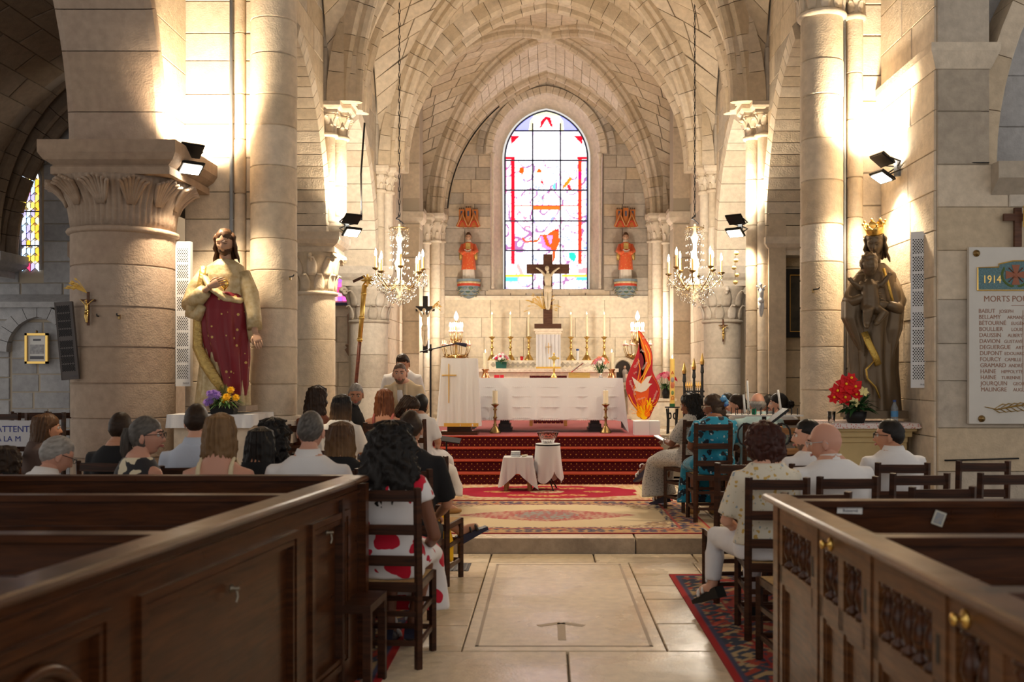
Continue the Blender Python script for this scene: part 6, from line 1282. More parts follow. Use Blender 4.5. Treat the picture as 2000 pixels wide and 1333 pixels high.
class Hair:
    def __init__(s, key, tip=None, seed=0): s.a, s.b = HC[key]; s.t = tip; s.mb = MB(); s.c = []; s.rng = random.Random(seed); s.ph = seed
    def col(s, a, z, z0=0, z1=-.3):
        v = .5 + .6 * mnoise.noise(Vector((a * 14, z * 9, s.ph))) + .35 * mnoise.noise(Vector((a * 45, z * 14, s.ph))); v = max(0, min(1, v)); c = mixc(s.a, s.b, v * .9)
        if s.t: f = max(0, min(1, (z0 - z) / (z0 - z1))); c = mixc(c, mixc(s.t, tuple(x * .6 for x in s.t), v), f)
        return (*c, 1)
    def cap(s, mt, mask, off, fem=False, lump=0.):
        idx = {}; vs = []
        for j in range(NVV + 1):
            for i in range(NU):
                d = sph(i, j); m_ = mask(*d); p = head_pt(*d, fem); n = Vector((d[0] / HW, d[1] / HD, d[2] / HH)).normalized()
                o = off * max(0, min(1, m_ * 4)) - (.004 if m_ <= 0 else 0); o += lump * mnoise.noise(p * 38 + Vector((s.ph, 0, 0))) * max(0, min(1, m_ * 3)); vs.append(mt @ (p + n * (o + .0015 * math.sin(d[0] * 60 + d[1] * 45))))
                s.c.append(s.col(math.atan2(d[1], d[0]) + d[2] * .6, d[2] * .1, 0, -.3))
        fs = []
        for j in range(NVV):
            for i in range(NU):
                k = (i + 1) % NU
                if max(mask(*sph(i, j)), mask(*sph(k, j)), mask(*sph(i, j + 1)), mask(*sph(k, j + 1))) > 0: fs.append((j * NU + i, j * NU + k, (j + 1) * NU + k, (j + 1) * NU + i))
        fs.append(tuple(NVV * NU + i for i in range(NU))); s.mb.add(vs, fs)
    def fall(s, mt, levels, n=72, amp=.006, freq=19, lump=0., front=0., wave=0.):
        """levels of (z, cx, cy, rx, ry): a hanging mass of hair"""
        rs = []; base = len(s.mb.v); M_ = 6
        lv = []
        for (a, b) in zip(levels[:-1], levels[1:]):
            for q in range(M_): lv.append(tuple(x + (y - x) * q / M_ for x, y in zip(a, b)))
        lv.append(levels[-1])
        for (z, cx, cy, rx, ry) in lv:
            ring = []
            for j in range(n):
                a = 2 * PI * j / n; k = 1 + amp / max(rx, .02) * (math.sin(freq * a + s.ph + wave * z) + .6 * math.sin(freq * 2.3 * a + 1.3 * s.ph))
                if lump: k += lump / max(rx, .02) * (mnoise.noise(Vector((math.cos(a) * 3.2, math.sin(a) * 3.2, z * 26 + s.ph))) + .55 * mnoise.noise(Vector((math.cos(a) * 8, math.sin(a) * 8, z * 60 + s.ph))))
                ring.append(mt @ Vector((cx + rx * k * math.cos(a), cy + ry * k * math.sin(a), z + (.03 * mnoise.noise(Vector((a * 9, s.ph, 0))) if z < -.1 else 0)))); s.c.append(s.col(a, z, levels[0][0] - .06, levels[-1][0] + .02))
            rs.append(ring)
        s.mb.rings(rs)
    def lock(s, mt, pts, r, n=6):
        b = len(s.mb.v); s.mb.tube([mt @ Vector(p) for p in pts], r, n); k = len(s.mb.v) - b; a = s.rng.uniform(0, 6); s.c += [s.col(a, .05 - .3 * i / k, .05, -.25) for i in range(k)]
    def build(s, parent): s.mb.c = s.c; o = s.mb.build('hair', HAIRM, parent, smooth=True); return o
def mask_short(x, y, z):                                        # hairline over brow, above the ear, down to the nape
    if y > .0: return min(z - (.44 - .0 * y) - .10 * max(0, y - .5) + (.25 * (1 - y) if y < .4 else 0), 1) if abs(x) < .8 else z - .12 - .3 * y
    return z + .60 - .15 * abs(x) - (.5 * max(0, abs(x) - .55)) 
def mask_full(x, y, z): return (z - .34 + .3 * max(0, .5 - y) + .35 * max(0, abs(x) - .45)) if y > .05 else z + .8
def mask_bald(x, y, z): return min(.32 - z, z + .6 - .4 * abs(x)) if y < .15 else -1
def hairdo(kind, H, mt, fem):
    if kind == 'short': H.cap(mt, mask_short, .009)
    elif kind == 'crop': H.cap(mt, mask_short, .005)
    elif kind == 'quiff': H.cap(mt, mask_short, .010); H.fall(mt, [(.135, 0, .03, .02, .03), (.12, 0, .035, .05, .055), (.09, 0, .04, .062, .06), (.07, 0, .04, .06, .055)], amp=.003)
    elif kind == 'balding': H.cap(mt, mask_bald, .010, lump=.010)
    elif kind == 'round': H.cap(mt, mask_full, .036, lump=.02); H.fall(mt, [(.15, 0, -.02, .02, .03), (.13, 0, -.02, .075, .085), (.07, 0, -.022, .105, .112), (0, 0, -.03, .112, .108), (-.06, 0, -.045, .10, .085), (-.10, 0, -.06, .06, .05)], lump=.022, amp=.004)
    elif kind == 'curlylong': H.cap(mt, mask_full, .03, lump=.02); H.fall(mt, [(.15, 0, -.02, .02, .03), (.13, 0, -.025, .08, .09), (.06, 0, -.03, .115, .115), (-.03, 0, -.055, .135, .105), (-.13, 0, -.085, .15, .095), (-.22, 0, -.10, .15, .085), (-.30, 0, -.115, .10, .05)], lump=.038, amp=.007)
    elif kind == 'wavy': H.cap(mt, mask_full, .022, lump=.012); H.fall(mt, [(.13, 0, -.02, .03, .04), (.11, 0, -.025, .075, .085), (.04, 0, -.035, .097, .092), (-.05, 0, -.055, .105, .08), (-.14, 0, -.075, .11, .07), (-.23, 0, -.09, .085, .045)], lump=.022, amp=.006, wave=20)
    elif kind == 'long': H.cap(mt, mask_full, .016); H.fall(mt, [(.125, 0, -.015, .03, .04), (.105, 0, -.02, .07, .082), (.04, 0, -.03, .09, .09), (-.05, 0, -.045, .096, .078), (-.14, 0, -.066, .102, .066), (-.22, 0, -.08, .085, .040), (-.25, 0, -.085, .05, .02)], amp=.006, lump=.010, freq=23)
    elif kind == 'bob': H.cap(mt, mask_full, .016); H.fall(mt, [(.125, 0, -.015, .03, .04), (.105, 0, -.02, .07, .082), (.04, 0, -.028, .092, .092), (-.05, 0, -.036, .10, .084), (-.12, 0, -.046, .10, .074), (-.165, 0, -.055, .085, .05), (-.19, 0, -.06, .05, .02)], amp=.006, lump=.010, freq=23)
    elif kind == 'ponytail':
        H.cap(mt, mask_full, .008); H.fall(mt, [(.05, 0, -.10, .022, .025), (.0, 0, -.115, .032, .03), (-.10, -.012, -.12, .036, .03), (-.2, -.02, -.10, .026, .02), (-.25, -.02, -.09, .006, .006)], amp=.003, lump=.008)
    elif kind == 'bun':
        H.cap(mt, mask_full, .010); H.fall(mt, [(.045, 0, -.11, .015, .015), (.03, 0, -.115, .04, .038), (0, 0, -.12, .052, .046), (-.035, 0, -.115, .04, .038), (-.05, 0, -.11, .012, .012)], amp=.004, lump=.014)
    elif kind == 'braids':
        H.cap(mt, mask_full, .014, lump=.006)
        for k in range(26):
            a = PI + PI * (k + .5) / 26; x, y = .075 * math.cos(a), .085 * math.sin(a); ln = H.rng.uniform(.26, .36)
            H.lock(mt, [(x, y, .02), (x * 1.15, y * 1.15 - .01, -.06), (x * 1.25 + .01, y * .9 - .05, -.16), (x * 1.1 + .02, y * .8 - .07, -.06 - ln)], [.012, .011, .010, .006])
FINGER = [(-.030, .075, .0085), (-.010, .085, .009), (.010, .080, .009), (.029, .062, .008)]
def hand(mb, wrist, dirv, up, side_, curl=.5, s_=1.):
    """palm, four fingers with knuckle bends and a thumb leaving the side of the palm"""
    d = Vector(dirv).normalized(); u = Vector(up); u = (u - d * u.dot(d)).normalized(); l = d.cross(u) * side_; w_ = Vector(wrist)
    P = lambda a, b, c: w_ + (l * a + d * b + u * c) * s_
    rs = []
    for b, ra, rb in ((-.02, .024, .02), (.0, .028, .018), (.04, .040, .016), (.075, .043, .014), (.092, .036, .010)):
        rs.append([P(ra * math.cos(q), b, rb * math.sin(q)) for q in [2 * PI * k / 12 for k in range(12)]])
    mb.rings(rs)
    for a, ln, r in FINGER:
        c1, c2 = curl * .8, curl * 1.5; p0 = P(a, .078, 0); p1 = P(a * 1.1, .078 + ln * .45 * math.cos(c1), -ln * .45 * math.sin(c1)); p2 = P(a * 1.1, .078 + ln * (.45 * math.cos(c1) + .32 * math.cos(c2)), -ln * (.45 * math.sin(c1) + .32 * math.sin(c2))); p3 = P(a * 1.08, .078 + ln * (.45 * math.cos(c1) + .32 * math.cos(c2) + .24 * math.cos(c2 * 1.25)), -ln * (.45 * math.sin(c1) + .32 * math.sin(c2) + .24 * math.sin(c2 * 1.25)))
        mb.tube([p0, p1, p2, p3], [r * s_, r * s_, r * .9 * s_, r * .6 * s_], 7)
    mb.tube([P(-.028, .018, -.004), P(-.052, .045, -.012), P(-.056, .075, -.018), P(-.050, .098, -.022)], [.013 * s_, .012 * s_, .010 * s_, .006 * s_], 7)
CL = {}
def cloth(name, c, bump=.5, rough=.85):
    return M('cloth_' + name, c, rough, bump=bump, bscale=9, var=.12, vscale=5)
def person(label, px, py, d, zf=0., yaw=0., pose='sit', sk='light', hair=('short', 'brown'), fem=False, top=None, sleeve=.5, neckz=.475, straps=False, bottom=None, skirt=None, shoes=None, lean=0., hyaw=0., hpitch=0., hroll=0., arms=None, legs=None, face=True, vox=.017, seatz=.46, extra=None, cuff=None, collar=False, wide=1., beard=None, glasses=None, brow=True, top_open=None, groups=None, heelx=None, hairseed=0, scale_y=1., hide_legs=False, tip=None, shoes_kind='flat', headscale=1.0, spread=0., seat=False):
    skin = SKIN[sk]; topz = Z(py, d) - zf
    if pose == 'sit': k = (topz - seatz) / .875 ; hipz = seatz + .10
    else: k = topz / 1.72 if not lean else 1.0; hipz = .93 * k
    k = max(.82, min(1.12, k)); sw = (.150 if fem else .175) * wide
    Rl = Matrix.Rotation(-lean, 4, 'X'); hip = Vector((0, 0, hipz)); B = Matrix.Translation(hip) @ Rl
    T = lambda x, y, z: B @ Vector((x, y, z * k * (1.14 if z > 0 else 1)))
    # head height follows the photographed crown
    hc = B @ Vector((0, .045, .655 * k)); crown = hc.z + HH * headscale
    dz = topz - crown
    if pose == 'sit' or not lean: hc.z += dz
    else: hip = Vector((0, 0, hipz + dz)); B = Matrix.Translation(hip) @ Rl; hc.z += dz
    body = MB()
    prof = [(-.10, .16, .115), (0, .168 if fem else .16, .12), (.12, .135 if fem else .148, .10), (.25, .145 if fem else .16, .112), (.34, .158 if fem else .172, .112), (.395, .142 if fem else .160, .095), (.435, .105 if fem else .122, .08), (.47, .074, .068), (.50, .056, .058)]
    def torso(mb, inf, z0=-1, z1=1, fl=0.):
        rs = []
        for z, a, b in prof:
            if z < z0 - .001 or z > z1 + .001: continue
            a, b = (a * wide + inf) * (1 + (fl if z < .05 else 0)), b * (.5 + .5 * wide) + inf
            rs.append([T(a * math.copysign(abs(math.cos(q)) ** .85, math.cos(q)), b * math.sin(q) - (.012 if z > .2 else 0), z) for q in [2 * PI * j / 24 for j in range(24)]])
        mb.rings(rs)
    torso(body, 0); body.tube([T(0, -.005, .43), T(0, .004, .49), (hc.x, hc.y - .02, hc.z - .05)], [.058, .05 if not fem else .044, .05], 12)
    arms = arms or {}; sh = {}; AR = {}
    for s_, nm in ((-1, 'L'), (1, 'R')):
        a = arms.get(nm) or (((sw + .055) * s_, .05, .17), (.09 * s_, .27, .085)) if pose == 'sit' else (arms.get(nm) or (((sw + .06) * s_, .02, .16), ((sw + .07) * s_, .12, -.08)))
        S_, E, Wv = T(sw * s_, -.01, .385), T(*a[0]), T(*a[1]); AR[nm] = (S_, E, Wv)
        body.tube([T(sw * s_ * .6, -.01, .39), S_, S_.lerp(E, .5), E, E.lerp(Wv, .5), Wv], [.055, .054 * (.9 if fem else 1.05), .046 * (.9 if fem else 1.05), .040, .036, .025], 10)
    LG = {}
    legs = legs or {}
    for s_, nm in ((-1, 'L'), (1, 'R')):
        if pose == 'sit': dflt = ((.10 * s_, .42, .50), (.10 * s_, .40, .10), (.11 * s_, .56, .035))
        else: dflt = ((.095 * s_, .03, .50 * k), (.10 * s_, .0, .09), (.12 * s_, .15, .03))
        kn, an, to = [Vector(p) for p in (legs.get(nm) or dflt)]; h0 = hip + Vector((.085 * s_, 0, -.02)); LG[nm] = (h0, kn, an, to)
        body.tube([h0, h0.lerp(kn, .5), kn, kn.lerp(an, .35), an], [.092, .078, .056, .052, .036], 12)
        body.tube([an + Vector((0, -.03, -.02)), an.lerp(to, .5), to], [.036, .038, .022], 10)
    t = thing('person', label, 'person')
    sk_mb = remesh(body, vox, 2); b0 = len(sk_mb.v)
    mt = Matrix.Translation(hc) @ Matrix.Rotation(hyaw, 4, 'Z') @ Matrix.Rotation(-hpitch, 4, 'X') @ Matrix.Rotation(hroll, 4, 'Y') @ Matrix.Scale(headscale, 4); head_mesh(sk_mb, mt, fem)
    for s_, nm in ((-1, 'L'), (1, 'R')):
        S_, E, Wv = AR[nm]; dd = (Wv - E).normalized() if (Wv - E).length > 0 else Vector((0, 1, 0)); hand(sk_mb, Wv, dd, (0, 0, 1) if abs(dd.z) < .8 else (0, -1, 0) if dd.z > 0 else (0, 1, 0), -s_, .55, .95 if fem else 1.02)
    bo = sk_mb.build('body', skin, t, smooth=True)
    if face:
        for s_ in (-1, 1):
            e = MB().ball(mt @ Vector((s_ * .031, .0805, .008)), .0125, 10, 8).build('eye', EYEW, t, smooth=True); MB().ball(mt @ Vector((s_ * .031, .0905, .007)), .0062, 8, 6).build('iris', EYED, e, smooth=True)
            MB().tube([mt @ Vector((s_ * .017, .0925, .010)), mt @ Vector((s_ * .031, .0945, .0165)), mt @ Vector((s_ * .046, .083, .011))], [.003, .0042, .003], 5).build('eyelid', skin, t, smooth=True)
            if brow: MB().tube([mt @ Vector((s_ * .012, .100, .026)), mt @ Vector((s_ * .032, .097, .032)), mt @ Vector((s_ * .052, .080, .024))], [.0035, .0038, .002], 5).build('eyebrow', M('brow_hair', (.03, .02, .015), .7), t)
        MB().tube([mt @ Vector((-.022, .087, -.058)), mt @ Vector((0, .1035, -.0565)), mt @ Vector((.022, .087, -.058))], [.002, .0045, .002], 6).tube([mt @ Vector((-.02, .086, -.063)), mt @ Vector((0, .102, -.066)), mt @ Vector((.02, .086, -.063))], [.002, .0055, .002], 6).build('lips', LIPS, t, smooth=True)
    if hair:
        H = Hair(hair[1], tip, hairseed or (len(label) * 3.7)); hairdo(hair[0], H, mt, fem); H.build(t)
    if beard:
        H = Hair(beard, None, 4.)
        H.cap(mt, lambda x, y, z: (min(-.42 - z, .95 - abs(x)) * 1.2 if y > .15 and not (abs(x) < .28 and -.62 < z < -.36 and y > .6) else -1), .006 if beard != 'stubble' else .002, lump=.003); H.build(t).name = 'beard'
    if glasses:
        m = MB(); gm = M('glasses_' + glasses, {'dark': (.02, .02, .025), 'silver': (.5, .5, .52), 'cream': (.7, .6, .45)}[glasses], .3, .4)
        for s_ in (-1, 1):
            m.tube([mt @ Vector((s_ * .033 + .024 * math.cos(q), .108, .006 + .018 * math.sin(q))) for q in [2 * PI * j / 14 for j in range(15)]], .0022, 5); m.tube([mt @ Vector((s_ * .057, .106, .012)), mt @ Vector((s_ * .078, .06, .012)), mt @ Vector((s_ * .080, -.01, .008)), mt @ Vector((s_ * .078, -.025, -.008))], .0025, 5)
        m.tube([mt @ Vector((-.01, .11, .01)), mt @ Vector((.01, .11, .01))], .0022, 5); m.build('glasses', gm, t)
    # ---- clothes: same skeleton, slightly larger, cut at neck, cuff and hem
    if top:
        m = MB(); torso(m, .017, -.12 if not bottom or skirt else -.06, neckz if not straps else .30)
        if straps:
            for s_ in (-1, 1): m.tube([T(.09 * s_, -.125, .28), T(.095 * s_, -.085, .43), T(.09 * s_, -.01, .475), T(.09 * s_, .09, .41), T(.085 * s_, .122, .28)], [.022, .018, .018, .018, .022], 8)
        if sleeve > 0:
            for s_, nm in ((-1, 'L'), (1, 'R')):
                S_, E, Wv = AR[nm]; q = .012; rk = .9 if fem else 1.05
                if sleeve <= .5: pts = [T(sw * s_ * .55, -.01, .385), S_, S_.lerp(E, sleeve * 1.0), S_.lerp(E, sleeve * 1.9)]; rr_ = [.058, .053 * rk + q, .052 * rk + q * 1.4, .05 * rk + q * 1.9]
                else: e2 = E.lerp(Wv, (sleeve - .5) * 2); pts = [T(sw * s_ * .55, -.01, .385), S_, S_.lerp(E, .5), E, E.lerp(e2, .5), e2]; rr_ = [.058, .053 * rk + q, .050 * rk + q, .044 * rk + q, .038 + q, .030 + q]
                m.tube(pts, rr_, 12)
        r = remesh(m, vox, 2); to = r.build('top', top, t, smooth=True)
        if collar: 
            MB().lathe([(.092, .452), (.086, .472), (.066, .512), (.060, .510), (.074, .465)], (0, -.008, 0), 20, mat=B @ Matrix.Diagonal((1., 1.0, k * 1.12, 1))).build('collar', top, t, smooth=True)
    if bottom:
        m = MB(); torso(m, .012, -.12, .06)
        for s_, nm in ((-1, 'L'), (1, 'R')):
            h0, kn, an, toe = LG[nm]; e = an.lerp(kn, .08); m.tube([h0 + Vector((-.02 * s_, -.02, .04)), h0, h0.lerp(kn, .5), kn, kn.lerp(e, .4), e], [.10, .105, .092, .072, .066, .054], 12)
        remesh(m, vox, 2).build('trousers', bottom, t, smooth=True)
    if skirt:
        mat, hem, wd = skirt; m = MB()
        if pose == 'sit':
            y1 = .47; m.tube([T(0, 0, .12), (0, .05, hipz - .0), (0, .2, hipz - .005), (0, .38, hipz - .02), (0, .47, hipz - .06), (0, .50, hipz - .16), (0, .50 + .02, (hipz + hem) / 2 - .05), (0, .50, hem)], [(.15, .12), (.20 * wd, .13), (.20 * wd, .105), (.19 * wd, .10), (.19 * wd, .095), (.19 * wd, .09), (.20 * wd, .10), (.22 * wd, .12)], 24)
        remesh(m, vox, 1).build('skirt', mat, t, smooth=True)
    if shoes and not hide_legs:
        for s_, nm in ((-1, 'L'), (1, 'R')):
            h0, kn, an, toe = LG[nm]; f = (toe - an); f.z = 0; m = MB()
            q = an + Vector((0, 0, -.055)); hl = q - f.normalized() * .05; tt = toe + f.normalized() * .02
            m.tube([hl + Vector((0, 0, .005)), q.lerp(toe, .3) + Vector((0, 0, .0)), q.lerp(toe, .75), tt], [(.036, .034), (.042, .040), (.046, .034), (.030, .022)], 12); m.build('shoe', shoes, t, smooth=True)
    # placement: the crown lands where the photograph shows it
    Rz = Matrix.Rotation(yaw, 4, 'Z'); off = Rz @ Vector((hc.x, hc.y, 0)); t.location = (X(px, d) - off.x, d - off.y, zf); t.rotation_euler = (0, 0, yaw)
    t['_k'] = k
    if extra: extra(t, T, mt, AR, LG, hc)
    if seat:
        q = Rz @ Vector((0, -.17, 0)); lb = 'dark ladder-back chair under the ' + label; c = dup(ch0, (t.location.x + q.x, t.location.y + q.y, zf), yaw, ' '.join(lb.split()[:16]), 'dark ladder-back chairs')
    del t['_k']
    return t
WHITE = cloth('white', (.74, .73, .74)); LBLUE = cloth('light_blue', (.50, .56, .68)); BLK = cloth('black', (.014, .014, .016)); BEIGE = cloth('beige', (.62, .50, .33)); TEAL = cloth('pale_teal', (.36, .50, .52)); NAVY = cloth('navy', (.03, .035, .06)); CREAM = cloth('cream', (.70, .60, .40)); GREYT = cloth('grey', (.2, .2, .21)); YELD = cloth('yellow', (.90, .50, .01)); JEANW = cloth('white_jeans', (.72, .73, .78))
BLKCR = printmat('black_cream_print', (.02, .02, .025), [((.70, .62, .45), 9, .42)]); REDW = printmat('red_white_print', (.74, .72, .74), [((.55, .004, .03), 5.2, .40), ((.45, .004, .03), 8, .16)], .75)
BLUEP = printmat('blue_wax_print', (.006, .20, .34), [((.004, .012, .025), 11, .40), ((.35, .48, .56), 22, .22), ((.006, .22, .36), 26, .16)]); FLOR = printmat('floral_print', (.68, .63, .52), [((.55, .36, .10), 22, .25), ((.30, .36, .42), 19, .18), ((.42, .40, .28), 28, .15)]); DOTS = printmat('grey_dotted', (.50, .47, .43), [((.22, .21, .2), 55, .33)], dist=False); LACE = cloth('lace_white', (.7, .67, .63), .9)
SH_W = M('white_leather', (.72, .70, .68), .4); SH_B = M('dark_leather', (.03, .022, .02), .4); SH_T = M('tan_leather', (.36, .19, .06), .45)
# ---- left pews
person('person with long brown hair turned to the right, at the far left', 92, 811, 8.4, 0, R(-55), hair=('long', 'brown'), fem=True, sk='tan', top=cloth('brown', (.08, .05, .04)), bottom=NAVY, shoes=SH_B, tip=(.07, .035, .018), seat=True)
person('person with dark hair cut off by the left edge', 8, 880, 6.4, 0, R(-10), hair=('round', 'dark'), fem=True, sk='tan', top=BLK, bottom=NAVY, shoes=SH_B, face=False, seat=True)
person('grey-haired person in a white shirt bowed forward, glasses on head', 110, 853, 6.2, 0, R(-25), hair=('short', 'grey'), sk='ruddy', top=WHITE, sleeve=.45, bottom=GREYT, shoes=SH_B, collar=True, lean=R(14), hpitch=R(25), hyaw=R(-20), face=False, glasses='dark', seatz=.42, seat=True)
person('person with cropped dark hair and black shirt beside the thick column', 236, 806, 7.3, 0, R(-10), hair=('crop', 'dark'), sk='tan', top=BLK, sleeve=.45, bottom=NAVY, shoes=SH_B, face=False, seat=True)
person('person with grey-brown ponytail and glasses in a black and cream dress', 285, 815, 6.15, 0, R(-30), hair=('ponytail', 'darkgrey'), fem=True, sk='ruddy', top=BLKCR, sleeve=.0, skirt=(BLKCR, .2, 1.), shoes=SH_B, hyaw=R(-52), glasses='dark', tip=(.06, .035, .02), seat=True)
person('person with short dark hair in a pale blue shirt below the robed statue', 384, 791, 6.95, 0, R(6), hair=('short', 'dark'), sk='light', top=LBLUE, sleeve=.9, bottom=NAVY, shoes=SH_B, collar=True, face=False, seat=True)
person('person with light brown shoulder-length hair and cream straps', 432, 811, 5.9, 0, R(2), hair=('bob', 'lightbrown'), fem=True, sk='ruddy', top=CREAM, sleeve=0, straps=True, skirt=(CREAM, .2, 1.), shoes=SH_T, face=False, wide=1.1, seat=True)
person('person with straight black hair beside the cream straps', 511, 838, 6.5, 0, R(-4), hair=('long', 'black'), fem=True, sk='tan', top=BLK, bottom=NAVY, shoes=SH_B, face=False, seat=True)
def cam_extra(t, T, mt, AR, LG, hc):
    c = MB().box(hc + Vector((.17, .06, -.16)), (.12, .05, .08)).build('camera', BLACKP, t); MB().lathe([(.03, 0), (.03, .05)], hc + Vector((.17, -.0, -.16)), 14, mat=Matrix.Rotation(R(90), 4, 'X')).build('screen', M('camera_screen', (.3, .25, .05), .3, emit=(.7, .55, .1), estr=.4), c)
person('person with dark curls holding up a small camera', 536, 824, 7.1, 0, R(-12), hair=('curlylong', 'black'), fem=True, sk='brown', top=BLK, bottom=NAVY, shoes=SH_B, face=False, extra=cam_extra, headscale=.92, seat=True)
person('person with clipped grey-brown hair in a white shirt behind the pew', 607, 804, 5.95, 0, R(-2), hair=('crop', 'darkgrey'), sk='ruddy', top=WHITE, sleeve=.45, bottom=NAVY, shoes=SH_B, collar=True, face=False, wide=1.12, seat=True)
person('person with straight blond-tipped hair and black top', 667, 827, 6.75, 0, R(-3), hair=('long', 'brown'), fem=True, sk='light', top=BLK, bottom=NAVY, shoes=SH_B, face=False, tip=(.30, .17, .07), seat=True)
# ---- left chancel group
person('person with layered brown hair seated left of the staff', 621, 757, 9.7, PLAT, R(-15), hair=('wavy', 'dark'), fem=True, sk='tan', top=cloth('rust', (.2, .07, .04)), bottom=NAVY, shoes=SH_B, face=False, seat=True)
def phone(t, T, mt, AR, LG, hc): MB().box(AR['R'][2] + Vector((0, .07, .03)), (.07, .012, .14), mat=Matrix.Rotation(R(30), 4, 'X')).build('phone', M('blue_phone', (.1, .2, .45), .3), t)
person('person with long ombre hair and white lace sleeves', 669, 773, 9.05, PLAT, R(-10), hair=('long', 'black'), fem=True, sk='tan', top=LACE, sleeve=.45, skirt=(LACE, .2, 1.), shoes=SH_T, face=False, tip=(.22, .11, .04), extra=phone, seat=True)
person('person with grey beard and black shirt turned towards the nave', 695, 750, 10.8, PLAT, R(-100), hair=('short', 'grey'), sk='tan', top=BLK, sleeve=.45, bottom=GREYT, shoes=SH_B, collar=True, hyaw=R(-72), hpitch=R(14), beard='grey', seat=True)
person('person with auburn hair and bare back in a dark chair', 752, 762, 10.05, PLAT, R(0), hair=('long', 'auburn'), fem=True, sk='tan', top=cloth('rose_lace', (.42, .12, .10)), sleeve=0, straps=True, skirt=(M('cloth_rose_lace'), .2, 1.), shoes=SH_T, face=False)
person('person in white shirt standing bent behind the beige suit', 787, 692, 11.9, PLAT, R(190), 'stand', 'tan', ('quiff', 'dark'), top=WHITE, sleeve=.9, bottom=BEIGE, shoes=SH_B, lean=R(26), hpitch=R(25), hyaw=R(-15))
def suit(t, T, mt, AR, LG, hc):
    m = MB(); MB().tube([T(0, .131, .43), T(0, .142, .34), T(0, .14, .2)], [.03, .035, .02], 8, flat=.3).build('shirt_front', WHITE, t, smooth=True)
    for s_ in (-1, 1): m.tube([T(.06 * s_, .075, .47), T(.055 * s_, .128, .38), T(.015 * s_, .142, .2)], [.02, .026, .012], 8, flat=.35)
    m.build('lapels', cloth('beige_light', (.68, .56, .38)), t, smooth=True)
    MB().tube([AR['L'][2] + Vector((.02, .03, .02)), AR['L'][2] + Vector((.03, .05, .14))], [.012, .016], 8).ball(AR['L'][2] + Vector((.03, .055, .165)), .026, 10, 8).build('microphone', BLACKP, t, smooth=True)
person('person with shaved head in a beige suit standing and bending forward', 781, 710, 11.2, PLAT, R(172), 'stand', 'light', ('crop', 'buzz'), top=BEIGE, sleeve=.95, bottom=BEIGE, shoes=SH_B, lean=R(24), hpitch=R(2), hyaw=R(12), beard='stubble', extra=suit, arms={'L': ((-.25, .08, .18), (-.12, .30, .20)), 'R': ((.26, .08, .15), (.20, .30, .05))})
person('person with dark hair looking down in profile, seated near the steps', 799, 776, 10.3, PLAT, R(-60), hair=('bob', 'dark'), fem=True, sk='tan', top=LACE, sleeve=.3, skirt=(LACE, .2, 1.), shoes=SH_T, hyaw=R(-40), hpitch=R(30), seatz=.40, seat=True)
person('person with black bun and white short sleeves beside the steps', 822, 771, 10.9, PLAT, R(-20), hair=('bun', 'black'), fem=True, sk='tan', top=WHITE, sleeve=.45, skirt=(WHITE, .2, 1.), shoes=SH_T, face=False, seat=True)
# ---- left chairs by the aisle
person('person in a black short-sleeved shirt seated by the left aisle', 802, 804, 6.78, 0, R(-4), hair=('short', 'dark'), sk='tan', top=BLK, sleeve=.45, bottom=BLK, shoes=SH_B, face=False, wide=1.1, lean=R(4), arms={'R': ((.25, .10, .14), (.14, .30, .06))})
def wedge(t, T, mt, AR, LG, hc, mat=SH_W, sole=M('navy_sole', (.03, .03, .06), .5), sides=('L', 'R'), strap=True):
    for nm in sides:
        h0, kn, an, to = LG[nm]; f = (to - an); f.z *= 1; fd = Vector((f.x, f.y, 0)).normalized(); dn = Vector((0, 0, -1))
        ax = (an - kn).normalized(); q0 = an + ax * .055 - fd * .05; q1 = to + ax * .02 + fd * .03
        if f.length > 0:
            fw = f.normalized(); l = fw.cross(Vector((0, 0, 1))); l = l.normalized() if l.length > .1 else Vector((1, 0, 0)); up = l.cross(fw).normalized(); q0 = an - fw * .05 - up * .03; q1 = to + fw * .03 - up * .02
            pr = [(-.04, .0), (.22, .0), (.22, -.025), (-.04, -.075)]; m = MB(); vs = []
            for s_ in (-1, 1): vs += [q0 + fw * (a + .04) + up * b + l * s_ * .038 for a, b in pr]
            m.add(vs, [(0, 1, 2, 3), (7, 6, 5, 4), (0, 4, 5, 1), (1, 5, 6, 2), (2, 6, 7, 3), (3, 7, 4, 0)]); so = m.build('wedge_sole', sole, t)
            m = MB(); ls = lambda a, h, rr_: [q0 + fw * a + l * rr_ * math.cos(q) + up * (h + rr_ * math.sin(q)) for q in [PI * j / 8 for j in range(9)]]
            m.tube(ls(.17, -.005, .045), .013, 6); m.tube(ls(.12, -.0, .046), .010, 6); m.tube(ls(.05, .05, .042), .008, 6) if strap else None; m.build('straps', mat, so, smooth=True)
person('person with voluminous black curls in a white dress with red flowers', 766, 832, 5.68, 0, R(-5), hair=('curlylong', 'black'), fem=True, sk='brown', top=REDW, sleeve=.18, skirt=(REDW, .16, 1.15), face=False, wide=1.12, headscale=1.08, arms={'R': ((.26, -.02, .12), (.16, .24, .03))}, legs={'R': ((.12, .44, .5), (.06, .30, .12), (.05, .42, .05)), 'L': ((-.10, .42, .5), (-.08, .30, .10), (-.08, .42, .04))}, extra=lambda *a: wedge(*a))
person('person in a yellow dress whose sandalled foot points into the aisle', 744, 848, 7.75, 0, R(-62), hair=('long', 'dark'), fem=True, sk='tan', top=YELD, sleeve=.3, skirt=(YELD, .14, 1.1), face=True, hyaw=R(40), legs={'R': ((.10, .42, .52), (.14, .66, .36), (.16, .80, .40)), 'L': ((-.08, .42, .5), (-.08, .42, .10), (-.08, .56, .04))}, extra=lambda *a: wedge(*a, mat=SH_B), seatz=.44)
